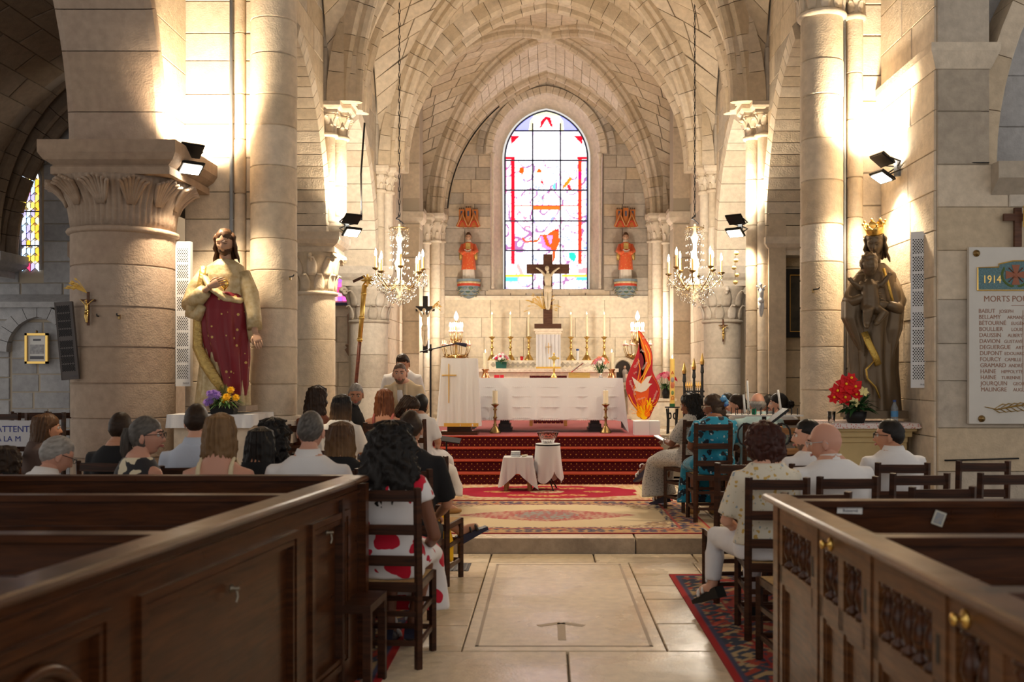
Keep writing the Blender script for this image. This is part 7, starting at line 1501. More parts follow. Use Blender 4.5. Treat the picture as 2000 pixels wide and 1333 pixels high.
# ---- right chancel group
def phone2(t, T, mt, AR, LG, hc): MB().box(AR['L'][2] + Vector((.02, .1, .03)), (.07, .14, .01), mat=Matrix.Rotation(R(20), 4, 'X')).build('phone', M('white_phone', (.6, .62, .66), .2), t); MB().tube([AR['L'][2] + Vector((.035 * math.cos(q), 0, .035 * math.sin(q))) for q in [2 * PI * j / 12 for j in range(13)]], .006, 6).build('bracelet', SH_W, t); wedge(t, T, mt, AR, LG, hc)
person('person with long black waves in a speckled grey dress, legs crossed', 1348, 771, 10.7, PLAT, R(40), hair=('wavy', 'black'), fem=True, sk='brown', top=DOTS, sleeve=.45, skirt=(DOTS, .12, 1.15), hyaw=R(15), hpitch=R(12), wide=1.08, extra=phone2, legs={'L': ((-.02, .48, .54), (.0, .74, .40), (.02, .86, .32)), 'R': ((.06, .44, .5), (.06, .50, .13), (.06, .66, .06))}, arms={'L': ((-.23, .10, .16), (-.08, .33, .17)), 'R': ((.22, .06, .17), (.06, .28, .12))})
def bow(t, T, mt, AR, LG, hc):
    m = MB()
    for a in (-.7, .2, 1.1, 2.4): m.ball(mt @ Vector((.02 + .05 * math.cos(a), -.105, .035 + .04 * math.sin(a))), (.04, .022, .026), 10, 6, mat=Matrix.Rotation(a, 3, 'Y'))
    m.build('hair_bow', printmat('blue_bow', (.06, .22, .45), [((.35, .5, .65), 30, .3)]), t, smooth=True); MB().ball(mt @ Vector((-.085, .01, -.075)), (.012, .02, .026), 8, 6).build('earring', M('blue_plastic'), t); MB().tube([mt @ Vector((-.05, -.13, -.0)), mt @ Vector((.05, -.13, .0))], .012, 6).build('hair_tie', M('blue_plastic'), t)
person('person with blue hair bow, glasses and braids in a blue print dress', 1394, 772, 10.02, PLAT, R(6), hair=('braids', 'dark'), fem=True, sk='brown', top=BLUEP, sleeve=.4, skirt=(BLUEP, .12, 1.25), hyaw=R(58), hpitch=R(8), glasses='cream', wide=1.22, extra=bow, shoes=SH_T)
person('person whose bare dark forehead shows behind the blue hair bow', 1421, 768, 12.1, PLAT, R(30), hair=('crop', 'black'), sk='brown', top=GREYT, bottom=NAVY, shoes=SH_B, hyaw=R(10), seat=True)
person('person with tied-back dark hair in profile behind the votive stand', 1440, 771, 11.1, PLAT, R(25), hair=('bun', 'dark'), fem=True, sk='light', top=LACE, skirt=(LACE, .2, 1.), shoes=SH_T, hyaw=R(50), seat=True)
person('person with grey wispy balding hair in a pale teal shirt', 1480, 768, 10.05, PLAT, R(-2), hair=('balding', 'grey'), sk='ruddy', top=TEAL, sleeve=.45, bottom=NAVY, shoes=SH_B, face=False, collar=True, wide=1.12)
person('person mostly hidden between the grey-haired man and the dark bun', 1502, 772, 12.2, PLAT, R(20), hair=('short', 'black'), sk='brown', top=GREYT, bottom=NAVY, shoes=SH_B, seat=True)
person('person with dark curly updo in white behind the thin candles', 1521, 769, 11.0, PLAT, R(20), hair=('bun', 'black'), fem=True, sk='light', top=WHITE, skirt=(WHITE, .2, 1.), shoes=SH_T, hyaw=R(55), seat=True)
# ---- right chairs
person('person with short reddish-brown hair in a floral blouse and white jeans', 1491, 834, 6.22, 0, R(10), hair=('round', 'redbrown'), fem=True, sk='light', top=FLOR, sleeve=.45, bottom=JEANW, face=False, wide=1.18, headscale=1.05, hyaw=R(8), arms={'L': ((-.24, .06, .12), (-.10, .26, .06))}, legs={'L': ((-.16, .46, .53), (-.20, .42, .22), (-.26, .56, .13)), 'R': ((.08, .44, .5), (.08, .42, .10), (.08, .57, .04))}, extra=lambda *a: wedge(*a, sole=BLACKP))
person('person with dark hair and stubble beard in profile facing left', 1578, 821, 7.15, 0, R(15), hair=('short', 'black'), sk='light', top=WHITE, sleeve=.4, bottom=NAVY, shoes=SH_B, hyaw=R(62), beard='stubble')
person('bald person with thin glasses in a white shirt leaning left', 1613, 827, 6.35, 0, R(10), hair=None, sk='ruddy', top=WHITE, sleeve=.9, bottom=NAVY, shoes=SH_B, hyaw=R(55), hpitch=R(10), glasses='silver', collar=True, lean=R(10), wide=1.25, headscale=1.05)
person('person with dark hair and glasses in a white shirt before the stone pedestal', 1738, 821, 7.25, 0, R(10), hair=('short', 'black'), sk='tan', top=WHITE, sleeve=.9, bottom=NAVY, shoes=SH_B, hyaw=R(55), glasses='dark', collar=True, wide=1.08)
# ================================================================== STATUES
def robe(mb, lv, n=72, amp=.02, freq=9, ph=0., tw=0., mi=0, fmt=None, sub=5):
    """hanging drapery: levels (z, cx, cy, rx, ry, fold) from hem to shoulders"""
    rs = []; L_ = []
    for a, b in zip(lv[:-1], lv[1:]):
        for q in range(sub):
            f = q / sub; f = f * f * (3 - 2 * f); L_.append(tuple(x + (y - x) * f for x, y in zip(a, b)))
    L_.append(lv[-1])
    for z, cx, cy, rx, ry, fo in L_:
        ring = []
        for j in range(n):
            a = 2 * PI * j / n; w_ = math.sin(freq * a + ph + tw * z) + .5 * math.sin(freq * 1.7 * a + 2 * ph - tw * z * 1.4); k = 1 + fo * w_; p = (cx + rx * k * math.cos(a), cy + ry * k * math.sin(a), z); ring.append(fmt(p, a) if fmt else p)
        rs.append(ring)
    return mb.rings(rs, True, mi)
def statue_head(parent, mt, skin, hairm, fem=False, hair='long', beard=False, eyes=True):
    m = MB(); head_mesh(m, mt, fem); h = m.build('head', skin, parent, smooth=True)
    H = Hair('dark', None, 2.); 
    if hair == 'long':
        H.cap(mt, lambda x, y, z: mask_full(x, y, z) - (.22 * max(0, 1 - abs(x) * 3) + .1 if y > .05 else 0), .010, lump=.004)
        for s_ in (-1, 1):
            for k in range(5): x = s_ * (.066 + .004 * k); y = -.06 + .016 * k; H.lock(mt, [(x * .8, y, .07), (x * 1.12, y - .005, .03), (x * 1.02, y, -.01), (x * 1.2, y + .008, -.06), (x * 1.1, y - .005, -.10), (x * 1.35, y + .006, -.15), (x * 1.45, y + .015, -.19)], [.014, .016, .014, .017, .014, .013, .005], 8)
        H.fall(mt, [(.10, 0, -.04, .04, .05), (.02, 0, -.06, .07, .05), (-.10, 0, -.065, .08, .045), (-.17, 0, -.07, .075, .03)], amp=.008, freq=15, wave=30)
    elif hair == 'short': H.cap(mt, mask_short, .012, lump=.006)
    elif hair == 'curly': H.cap(mt, mask_full, .012, lump=.018)
    if hair: H.mb.build('hair', hairm, parent, smooth=True)
    if beard:
        B_ = Hair('dark', None, 4.); B_.cap(mt, lambda x, y, z: (min(-.40 - z, .95 - abs(x)) * 1.2 if y > .1 and not (abs(x) < .25 and -.6 < z < -.4 and y > .6) else -1), .012, lump=.005); B_.mb.build('beard', hairm, parent, smooth=True)
    if eyes:
        for s_ in (-1, 1): MB().tube([mt @ Vector((s_ * .018, .0945, .006)), mt @ Vector((s_ * .032, .0955, .004)), mt @ Vector((s_ * .046, .086, .006))], .003, 5).build('eye', hairm, h); MB().tube([mt @ Vector((s_ * .014, .10, .026)), mt @ Vector((s_ * .032, .098, .031)), mt @ Vector((s_ * .05, .083, .024))], .003, 5).build('eyebrow', hairm, h)
    return h
FACE = Matrix.Rotation(PI, 4, 'Z')                              # statues look towards -Y
P_SKIN = M('painted_skin', (.50, .30, .20), .45, var=.25, vscale=20); P_HAIR = M('painted_hair', (.085, .042, .022), .5, var=.5, vscale=30); P_CREAM = M('gilded_cream', (.56, .46, .28), .5, .15, var=.8, vscale=22, c2=(.34, .22, .07), bump=.3, bscale=40)
P_RED = printmat('painted_red_gold', (.19, .008, .016), [((.55, .36, .10), 13, .17)], .4, dist=False); P_GOLD = M('ornate_gold', (.55, .38, .12), .4, .6, bump=.9, bscale=45, var=.6, vscale=26, c2=(.25, .16, .06))
t = thing('robed_statue', 'painted statue of a bearded robed figure in a red and gold mantle', 'statue', (X(438, 9.32), 9.32, 1.31))
m = MB(); robe(m, [(0, -.02, 0, .24, .17, .09), (.12, -.015, 0, .23, .16, .09), (.5, -.01, 0, .195, .15, .06), (.85, 0, 0, .185, .14, .03), (1.05, .005, 0, .19, .135, .012), (1.22, .01, 0, .20, .125, .008), (1.31, .012, 0, .17, .10, 0), (1.37, .012, .0, .075, .07, 0)], freq=11, ph=.4); m.build('tunic', P_CREAM, t, smooth=True)
m = MB(); robe(m, [(.10, .11, -.02, .10, .13, .08), (.2, .09, -.02, .135, .155, .10), (.45, .05, -.02, .18, .17, .095), (.7, .01, -.02, .215, .175, .07), (.9, .0, -.02, .215, .17, .04), (1.0, .0, -.015, .20, .155, .02), (1.06, .0, -.01, .17, .13, .0)], freq=8, ph=1.8, tw=3.2); m.build('mantle', P_RED, t, smooth=True)
m = MB(); m.tube([(-.16, -.10, 1.30), (-.19, -.10, 1.1), (-.21, -.12, .8), (-.20, -.14, .55), (-.12, -.17, .40), (-.02, -.18, .25), (.07, -.17, .12)], [.03, .035, .04, .05, .055, .05, .035], 10, flat=.55); m.build('gold_border', P_GOLD, t, smooth=True)
m = MB(); m.tube([(-.19, -.06, 1.26), (-.08, -.15, 1.10), (.06, -.16, 1.0), (.17, -.10, .98), (.2, .0, 1.02)], [.03, .045, .045, .04, .03], 10, flat=.6); m.build('mantle_fold', P_CREAM, t, smooth=True)
m = MB(); m.tube([(-.16, 0, 1.25), (-.25, -.02, 1.10), (-.29, -.04, .95), (-.20, -.13, 1.00), (-.12, -.19, 1.06)], [.075, .085, .095, .085, .065], 12); m.build('sleeve', P_CREAM, t, smooth=True)
m = MB(); m.tube([(-.26, -.06, .98), (-.27, -.08, .86), (-.2, -.13, .84), (-.15, -.16, .93)], [.06, .07, .06, .04], 10); m.build('sleeve_fold', P_CREAM, t, smooth=True)
m = MB(); m.tube([(.17, 0, 1.24), (.25, -.02, 1.05), (.29, -.05, .85), (.315, -.10, .72)], [.075, .08, .072, .07], 12); m.tube([(.27, -.02, .88), (.26, -.02, .72), (.285, -.06, .60)], [.06, .06, .03], 10); m.build('sleeve', P_CREAM, t, smooth=True)
m = MB(); m.tube([(-.15, -.17, 1.04), (-.07, -.21, 1.10)], [.03, .026], 10); hand(m, (-.06, -.215, 1.105), (.9, -.1, .35), (0, -1, 0), 1, .25, .95); m.build('hand', P_SKIN, t, smooth=True)
m = MB(); m.tube([(.31, -.10, .74), (.335, -.14, .67)], [.03, .026], 10); hand(m, (.335, -.14, .67), (.35, -.35, -.8), (.2, -1, .2), -1, .2, .95); m.build('hand', P_SKIN, t, smooth=True)
m = MB(); m.ball((.055, -.165, 1.13), (.04, .03, .045), 12, 8); m.add([(.02, -.165, 1.12), (.09, -.165, 1.12), (.055, -.165, 1.06), (.055, -.20, 1.11), (.055, -.14, 1.11)], [(0, 2, 3), (2, 1, 3), (0, 3, 1), (0, 4, 2), (2, 4, 1)]); m.build('golden_heart', GOLD, t, smooth=True)
mt = Matrix.Translation((.02, -.045, 1.53)) @ FACE @ Matrix.Rotation(R(0), 4, 'Z') @ Matrix.Rotation(R(-20), 4, 'X') @ Matrix.Scale(1.02, 4); MB().tube([(.012, .0, 1.35), (.015, -.02, 1.46)], [.055, .05], 12).build('neck', P_SKIN, t, smooth=True); statue_head(t, mt, P_SKIN, P_HAIR, beard=True)
MB().box((0, 0, -.02), (.52, .38, .05)).build('base', S_BROWN, t)
for s_ in (-.08, .1): m = MB(); m.tube([(s_, -.12, .03), (s_, -.2, .025), (s_ + .005, -.24, .015)], [.035, .034, .02], 8); m.build('foot', P_SKIN, t, smooth=True)
# pedestal, cloth, planter
t = thing('statue_pedestal', 'stone pedestal under the robed statue', 'pedestal', (X(433, 9.25), 9.27, 0)); MB().bb(-.34, .34, -.3, .34, .1, 1.16).build('body', S_CREAM, t); MB().bb(-.38, .38, -.34, .36, 0, .1).bb(-.38, .38, -.34, .36, 1.16, 1.235).build('mouldings', S_CREAM, t)
o = drape(-.38, .38, -.35, .35, 1.245, .12, .10, .012, .006, 8, 4, 24).build('lace_cloth', CLOTHW, smooth=True, loc=(X(433, 9.25), 9.27, 0)); tag(o, 'white lace cloth on the pedestal of the robed statue', 'tablecloth')
t = bouquet('purple and yellow flowers in a dark planter at the feet of the robed statue', (X(437, 8.98), 8.99, 1.247), 0, .17, .2, [PURP], boxpot(.2, .12, .075, BLACKP), 90, .05, 5)
for i, (px, py, r, mat) in enumerate(((410, 770, .04, PURP), (423, 773, .05, PURP), (405, 787, .045, PURP), (418, 768, .035, PURP), (412, 783, .045, PURP), (443, 777, .045, YELP), (451, 763, .04, YELP), (461, 778, .04, YELP), (437, 783, .03, YELP))):
    p = Vector(at(px, py, 8.9)) - Vector((X(437, 8.98), 8.99, 1.247)); m = MB()
    for q in range(3): bloom(m, p + Vector((0, -.006 * q, .004 * q)), r * (1 - .22 * q), (.1, -1, .5), 14, 2, 0, i + q, .15 + .25 * q)
    m.build('flower', mat, t)
m = MB(); leafy(m, (0, .02, .1), .1, 60, .17, 9, .01, 1.3); m.build('sprigs', M('dry_green', (.16, .15, .05), .6), t)['kind'] = 'stuff'
# ---- mother and child
S_BRZ = M('bronze_paint', (.15, .105, .062), .38, .35, var=.4, vscale=6, c2=(.075, .05, .03))
t = thing('madonna_statue', 'dark bronze-toned statue of a crowned mother holding a child', 'statue', (X(1700, 9.2), 9.2, 1.27))
m = MB(); robe(m, [(0, .03, 0, .25, .18, .06), (.1, .03, 0, .235, .17, .08), (.4, .02, 0, .21, .16, .085), (.75, .02, 0, .22, .165, .06), (1.0, .03, 0, .235, .165, .03), (1.15, .04, 0, .225, .15, .012), (1.27, .05, 0, .18, .12, 0), (1.36, .045, 0, .085, .08, 0)], freq=9, ph=2.1, tw=2.0); m.build('robe', S_BRZ, t, smooth=True)
m = MB(); robe(m, [(.50, -.10, -.12, .015, .02, .0), (.68, -.14, -.07, .06, .09, .10), (.85, -.19, -.06, .09, .11, .05), (1.0, -.18, -.06, .10, .11, .03), (1.15, -.13, -.04, .09, .1, .02), (1.26, -.08, -.02, .06, .07, 0)], freq=5, ph=.4); m.build('cloak', S_BRZ, t, smooth=True)
m = MB(); robe(m, [(.34, .12, -.10, .012, .02, .0), (.58, .15, -.06, .06, .09, .10), (.75, .17, -.06, .10, .12, .05), (.95, .19, -.05, .10, .12, .03), (1.1, .18, -.03, .09, .11, .02), (1.25, .13, -.01, .07, .08, 0)], freq=5, ph=1.4); m.build('cloak', S_BRZ, t, smooth=True)
m = MB(); m.tube([(.19, -.02, 1.20), (.24, -.08, 1.0), (.2, -.16, .93), (.08, -.22, .97)], [.06, .065, .055, .035], 12); m.tube([(-.14, -.02, 1.2), (-.22, -.08, 1.02), (-.2, -.15, 1.0), (-.1, -.22, 1.05)], [.055, .06, .05, .032], 12); hand(m, (-.1, -.22, 1.05), (1, -.2, -.1), (0, -1, 0), 1, .35, .85); hand(m, (.08, -.22, .97), (-1, -.2, -.05), (0, -1, 0), -1, .35, .85); m.build('arms', S_BRZ, t, smooth=True)
mt = Matrix.Translation((.03, -.05, 1.55)) @ FACE @ Matrix.Rotation(R(-28), 4, 'Z') @ Matrix.Rotation(R(-24), 4, 'X'); MB().tube([(.045, 0, 1.34), (.04, -.02, 1.47)], [.05, .045], 12).build('neck', S_BRZ, t, smooth=True); statue_head(t, mt, S_BRZ, S_BRZ, True)
m = MB(); rs = []
for z, r in ((.08, .078), (.10, .082), (.125, .09), (.15, .098)): rs.append([mt @ Vector((r * math.cos(a), r * 1.1 * math.sin(a) - .01, z + (.025 * abs(math.sin(4 * a)) if z > .14 else 0))) for a in [2 * PI * j / 48 for j in range(48)]])
cr = m.rings(rs, False).build('crown', GOLD, t, smooth=True); cr.modifiers.new('thickness', 'SOLIDIFY').thickness = .006
for k in range(8): a = 2 * PI * k / 8 + PI / 8; MB().ball(mt @ Vector((.1 * math.cos(a), .11 * math.sin(a) - .01, .185)), .013, 8, 6).build('crown_tip', GOLD, cr, smooth=True)
c = bpy.data.objects.new('child', None); col.objects.link(c); c.parent = t
m = MB(); m.tube([(-.06, -.19, .93), (-.07, -.2, 1.02), (-.07, -.19, 1.14), (-.07, -.18, 1.2)], [.09, .085, .075, .03], 12)
for s_, e, w_ in ((-1, (-.17, -.22, 1.12), (-.25, -.25, 1.17)), (1, (.03, -.22, 1.14), (.08, -.25, 1.22))): m.tube([(-.07 + s_ * .06, -.19, 1.16), e, w_], [.035, .032, .02], 10); hand(m, w_, (s_ * .4, -.2, .9), (0, -1, 0), -s_, .2, .5)
m.tube([(-.09, -.2, .94), (-.11, -.28, .90), (-.12, -.27, .78), (-.13, -.31, .75)], [.055, .048, .032, .018], 10); m.tube([(-.02, -.2, .93), (.03, -.28, .88), (-.04, -.29, .80), (-.06, -.33, .78)], [.055, .046, .032, .018], 10); remesh(m, .011, 1).build('child_body', S_BRZ, c, smooth=True)
mt2 = Matrix.Translation((-.075, -.2, 1.325)) @ FACE @ Matrix.Rotation(R(5), 4, 'Z') @ Matrix.Scale(.94, 4); m = MB(); head_mesh(m, mt2, True); m.build('child_head', S_BRZ, c, smooth=True); H = Hair('dark', None, 2.); H.cap(mt2, mask_short, .012, lump=.02); H.mb.build('child_hair', S_BRZ, c, smooth=True)
m = MB(); m.tube([(-.11, -.17, .72), (-.08, -.2, .62), (-.02, -.2, .5), (.01, -.19, .42)], .032, 8, flat=.3); m.tube([(-.03, -.2, .46), (-.10, -.19, .38), (-.09, -.19, .3), (-.02, -.2, .22), (.02, -.2, .12)], [.02, .03, .03, .03, .026], 8, flat=.3); m.tube([(.07, -.15, 1.3), (.1, -.19, 1.15), (.14, -.19, 1.0)], .014, 8, flat=.5); m.build('gold_ribbon', M('worn_gold', (.62, .42, .1), .4, .7, bump=.8, bscale=60), t, smooth=True)
MB().box((.03, 0, -.03), (.5, .4, .07)).build('base', S_BRZ, t)
t = thing('statue_pedestal', 'yellowish moulded stone pedestal under mother and child', 'pedestal', (X(1688, 9.15), 9.18, 0)); HON = M('honey_paint', (.55, .42, .21), .7, var=.3, vscale=5)
MB().bb(-.30, .30, -.28, .3, .2, 1.0).build('body', HON, t)
for z, w_, h in ((0, .38, .12), (.12, .34, .08), (1.0, .32, .05), (1.05, .35, .05), (1.10, .38, .06)): MB().bb(-w_, w_ - .02, -w_ + .02, w_ - .03, z, z + h).build('moulding', HON, t)
PKW = printmat('pink_gingham', (.70, .62, .60), [((.55, .22, .2), 60, .35)], dist=False)
o = drape(-.39, .37, -.38, .36, 1.172, .045, .04, .01, .006, 9, 2, 24).build('crochet_cloth', PKW, smooth=True, loc=(X(1688, 9.15), 9.18, 0)); tag(o, 'pink and white crocheted cloth on the pedestal of mother and child', 'tablecloth')
t = thing('poinsettia', 'red poinsettia in a dark pot at the feet of mother and child', 'plant', (X(1672, 8.85), 8.86, 1.175)); MB().lathe([(.07, 0), (.09, .05), (.095, .1), (.08, .1)], (0, 0, 0), 18).build('pot', BLACKP, t, smooth=True)
m = MB(); leafy(m, (0, 0, .12), .1, 70, .2, 4, .022, .8); m.build('foliage', DGREEN, t)['kind'] = 'stuff'
for i, (px, py, r) in enumerate(((1652, 752, .10), (1635, 765, .08), (1670, 757, .085), (1650, 778, .08), (1628, 778, .06), (1662, 740, .06), (1672, 772, .06))):
    p = Vector(at(px, py, 8.8)) - Vector((X(1672, 8.85), 8.86, 1.175)); m = MB(); bloom(m, p, r, (0, -1, .35), 6, 2, 0, i, .12); o = m.build('flower', REDP, t); MB().ball(p + Vector((0, -.02, .008)), .012, 8, 6).build('flower_centre', YELP, o); MB().tube([(0, 0, .08), p], .004, 5).build('stem', DGREEN, t)
for i, (px, py) in enumerate(((1668, 787), (1686, 766))): p = Vector(at(px, py, 8.78)) - Vector((X(1672, 8.85), 8.86, 1.175)); m = MB(); bloom(m, p, .05, (.1, -1, .3), 6, 1, 0, i, .3); m.build('flower', M('cream_petal', (.75, .66, .3), .6), t)
t = thing('water_bottle', 'small blue-capped plastic water bottle beside mother and child', 'bottle', (X(1747, 8.95), 8.95, 1.175)); MB().lathe([(.03, 0), (.032, .02), (.032, .13), (.014, .17), (.013, .185)], (0, 0, 0), 14).build('bottle', M('clear_plastic', (.75, .85, .95), .1, trans=.8), t, smooth=True); MB().lathe([(.015, .183), (.015, .2), (.002, .2)], (0, 0, 0), 12).build('cap', M('blue_plastic'), t); MB().lathe([(.0325, .05), (.0325, .1)], (0, 0, 0), 14, cap=False).build('label', M('label_blue', (.1, .3, .6), .5), t)
t = thing('drinking_glass', 'clear drinking glass left of the poinsettia', 'glass', (X(1626, 8.85), 8.88, 1.175)); MB().lathe([(.03, 0), (.036, .1), (.033, .1), (.027, .006), (.002, .006)], (0, 0, 0), 16).build('glass', M('clear_glass'), t, smooth=True)
# ---- wall saints on corbels with canopies
def saint(px, label, yw):
    d = 20.8; x = X(px, d); t = thing('saint_statue', label, 'statue', (x, YB - .2, Z(546, d)))
    PR = printmat('painted_orange_red', (.62, .10, .03), [((.6, .38, .1), 26, .22)], .5, dist=False); PW = M('painted_alb', (.66, .6, .52), .6)
    m = MB(); robe(m, [(0, 0, 0, .13, .10, .05), (.12, 0, 0, .125, .095, .05), (.3, 0, 0, .12, .09, .03)], freq=9, amp=.03); m.build('alb', PW, t, smooth=True)
    m = MB(); robe(m, [(.20, 0, 0, .155, .11, .03), (.4, 0, 0, .14, .105, .02), (.6, 0, 0, .125, .10, .01), (.74, 0, 0, .12, .085, 0), (.78, 0, 0, .05, .05, 0)], freq=7); m.build('dalmatic', PR, t, smooth=True)
    MB().bb(-.05, .05, -.115, -.09, .62, .75).build('collar_panel', P_GOLD, t); MB().lathe([(.05, .77), (.06, .79), (.055, .82)], (0, 0, 0), 14).build('amice', PW, t, smooth=True)
    for s_ in (-1, 1):
        m = MB(); m.tube([(s_ * .11, 0, .72), (s_ * .16, -.03, .58), (s_ * .11, -.11, .54), (s_ * .04, -.14, .56)], [.05, .055, .045, .03], 10); m.build('sleeve', PR, t, smooth=True); m = MB(); hand(m, (s_ * .06, -.14, .56), (-s_ * 1, -.2, .1), (0, 0, 1), s_, .5, .55); m.build('hand', P_SKIN, t, smooth=True); MB().tube([(s_ * .15, -.03, .56), (s_ * .16, -.02, .40)], [.05, .03], 8).build('sleeve_lining', P_GOLD, t, smooth=True)
    m = MB(); m.box((-.035, -.165, .585), (.075, .06, .012), mat=Matrix.Rotation(R(20), 4, 'Y')); m.box((.035, -.165, .585), (.075, .06, .012), mat=Matrix.Rotation(R(-20), 4, 'Y')); m.build('open_book', PW, t)
    mt = Matrix.Translation((0, -.01, .885)) @ FACE @ Matrix.Rotation(yw, 4, 'Z') @ Matrix.Rotation(R(-8), 4, 'X') @ Matrix.Scale(.76, 4); statue_head(t, mt, P_SKIN, P_HAIR, hair='short')
    zc = Z(546, d)
    k = thing('saint_corbel', f'painted scalloped wall corbel under the {"left" if px < 1000 else "right"} wall saint', 'corbel', (x, YB - .16, zc)); B1_ = M('corbel_blue', (.20, .26, .30), .6); 
    def half(prof, n=8): return MB().lathe(prof, (0, .02, 0), n, a0=-PI, a1=0)
    half([(.02, 0), (.25, -.001), (.25, -.05), (.24, -.051)]).build('top_slab', B1_, k); half([(.24, -.05), (.25, -.06), (.245, -.09), (.24, -.095)]).build('cream_band', P_CREAM, k); half([(.24, -.095), (.24, -.14), (.23, -.145)]).build('red_band', M('corbel_red', (.5, .06, .03), .6), k); half([(.23, -.14), (.225, -.2), (.18, -.3), (.1, -.37), (.02, -.40)], 16).build('bowl', B1_, k)
    gm = M('scale_green', (.12, .20, .17), .6)
    for r in range(3):
        for j in range(6 - r):
            a = -PI + PI * (j + .5 + .0 * r) / (6 - r); rr_ = (.235, .20, .135)[r]; z = (-.20, -.275, -.34)[r]; p = Vector((rr_ * math.cos(a), rr_ * math.sin(a) + .02, z)); mm = Matrix.Rotation(a + PI / 2, 3, 'Z') @ Matrix.Rotation(R(-20 - 18 * r), 3, 'X'); MB().ball(p, (.052, .012, .048), 12, 6, mat=mm).build('scale', gm if (j + r) % 2 else B1_, k, smooth=True); MB().tube([p + mm @ Vector((.052 * math.cos(q), -.012, .048 * math.sin(q))) for q in [PI + PI * i / 8 for i in range(9)]], .005, 4).build('scale_rim', P_CREAM, k)
    zt = Z(442, d); k = thing('saint_canopy', f'carved orange gothic canopy above the {"left" if px < 1000 else "right"} wall saint', 'canopy', (x, YB - .16, zt)); OR_ = M('canopy_orange', (.50, .16, .04), .6); DK = M('canopy_dark', (.12, .07, .04), .6)
    for s_ in (-1, 1):
        c = s_ * .12; m = MB(); m.tube([(c - .115, -.12, -.02), (c - .05, -.13, .12), (c, -.14, .26), (c + .05, -.13, .12), (c + .115, -.12, -.02)], .024, 6); m.build('gable', OR_, k); m = MB(); m.tube([(c - .10, -.14, .0), (c, -.16, .22), (c + .10, -.14, .0)], .008, 5); m.build('gable_stripe', P_CREAM, k); m = MB(); m.tube([(c - .08, -.12, -.03), (c - .04, -.13, .07), (c, -.135, .1), (c + .04, -.13, .07), (c + .08, -.12, -.03)], .016, 6); m.build('trefoil', MATS['corbel_red'], k)
    MB().bb(-.2, .2, -.1, .14, .0, .14).build('core', OR_, k)
    for j in range(3):
        u = (-.14, 0, .14)[j]; tw_ = MB().bb(u - .055, u + .055, -.1, .12, .14, .34 + (.03 if j == 1 else 0)).build('turret', OR_, k); MB().bb(u - .02, u + .02, -.104, -.1, .2, .31).build('lancet', M('lancet_blue', (.08, .1, .16), .5), tw_)
        for q in range(3): MB().box((u - .04 + .04 * q, -.09, .36 + (.03 if j == 1 else 0)), (.025, .03, .03)).build('merlon', DK, tw_)
saint(915, 'left wall saint in an orange-red vestment holding an open book', R(0)); saint(1222, 'right wall saint in an orange-red vestment holding an open book', R(0))
# ---- small statue on bracket between the left columns
t = thing('bracket_statue', 'small brown statue on a bracket seen between the left columns', 'statue', (X(690, 17.2), 17.25, Z(672, 17.2)))
m = MB(); robe(m, [(0, 0, 0, .11, .09, .06), (.3, 0, 0, .11, .09, .05), (.5, 0, 0, .12, .09, .02), (.58, 0, 0, .05, .05, 0)], freq=7); m.build('robe', M('brown_plaster', (.24, .15, .10), .6), t, smooth=True); mt = Matrix.Translation((0, 0, .68)) @ FACE @ Matrix.Scale(.72, 4); statue_head(t, mt, M('brown_plaster'), M('brown_plaster'), hair='short', eyes=False); MB().lathe([(.14, 0), (.15, -.03), (.12, -.06), (.16, -.10), (.1, -.2), (.04, -.28)], (0, 0, 0), 14).build('bracket', M('brown_plaster'), t, smooth=True)
# ================================================================== HEATERS, PLAQUE, PICTURES, VOTIVES
def heater(label, loc, rz, w_, h, mat, tilt=0.):
    t = thing('panel_heater', label, 'heater', loc, rz); t.rotation_euler = (0, tilt, rz); MB().bb(-w_ / 2, w_ / 2, -.03, .03, 0, h).build('casing', mat, t); MB().bb(-w_ / 2 - .004, -w_ / 2, -.035, .03, 0, h).bb(w_ / 2, w_ / 2 + .012, -.035, .03, 0, h).build('edge_trim', mat, t)
    dk = M('grille_dark', (.01, .01, .012), .6); gh = (h - .12) / 8.4
    for g in range(8):
        z0 = .08 + g * gh * 1.03 + (.03 if g > 3 else 0); m = MB()
        for r in range(9):
            for c_ in range(5 if r % 2 else 6):
                x = (-.5 + (c_ + (.5 if r % 2 else 0)) / 5) * w_ * .76; z = z0 + gh * .78 * r / 8; q = w_ * .046; m.add([(x + q * math.cos(a), -.031, z + q * math.sin(a)) for a in [PI / 3 * k for k in range(6)]], [tuple(range(6))])
        m.build('perforations', dk, t)['kind'] = 'stuff'
    text('PHILIPS', .022, M('grey_print', (.12, .12, .14), .5), 'lettering', t, (w_ * .02, -.032, .022), ext=.0003)
heater('white perforated panel heater between the thick column and robed statue', (X(359, 9.5), 9.5, Z(755, 9.5)), 0, .125, 1.38, WHITEP)
heater('white perforated panel heater on the right pier beside mother and child', (X(1796, 8.82), 8.80, Z(758, 8.82)), R(-28), .145, 1.38, WHITEP)
heater('perforated panel heater painted in shadow tone left of the thick column', (X(138, 8.95), 8.95, Z(742, 8.95)), R(12), .13, .70, M('shadow_grey', (.10, .09, .09), .5), R(-5))  # casing colour darkened to hold the shadow beside the column
tag(MB().tube([at(1797, 758, 8.9), at(1795, 880, 8.9), at(1810, 898, 8.7), at(1850, 900, 8.48), at(1990, 896, 8.48)], .007, 6).build('power_cable', BLACKP, smooth=True), 'black cable running down and along the right wall from the heater', 'cable')
tag(MB().tube([at(1783, 345, 9.2), at(1826, 318, 8.55), at(1932, 318, 8.49)], .006, 6).build('lamp_wire', BLACKP, smooth=True), 'thin black wire along the right pier to the floodlight', 'cable')
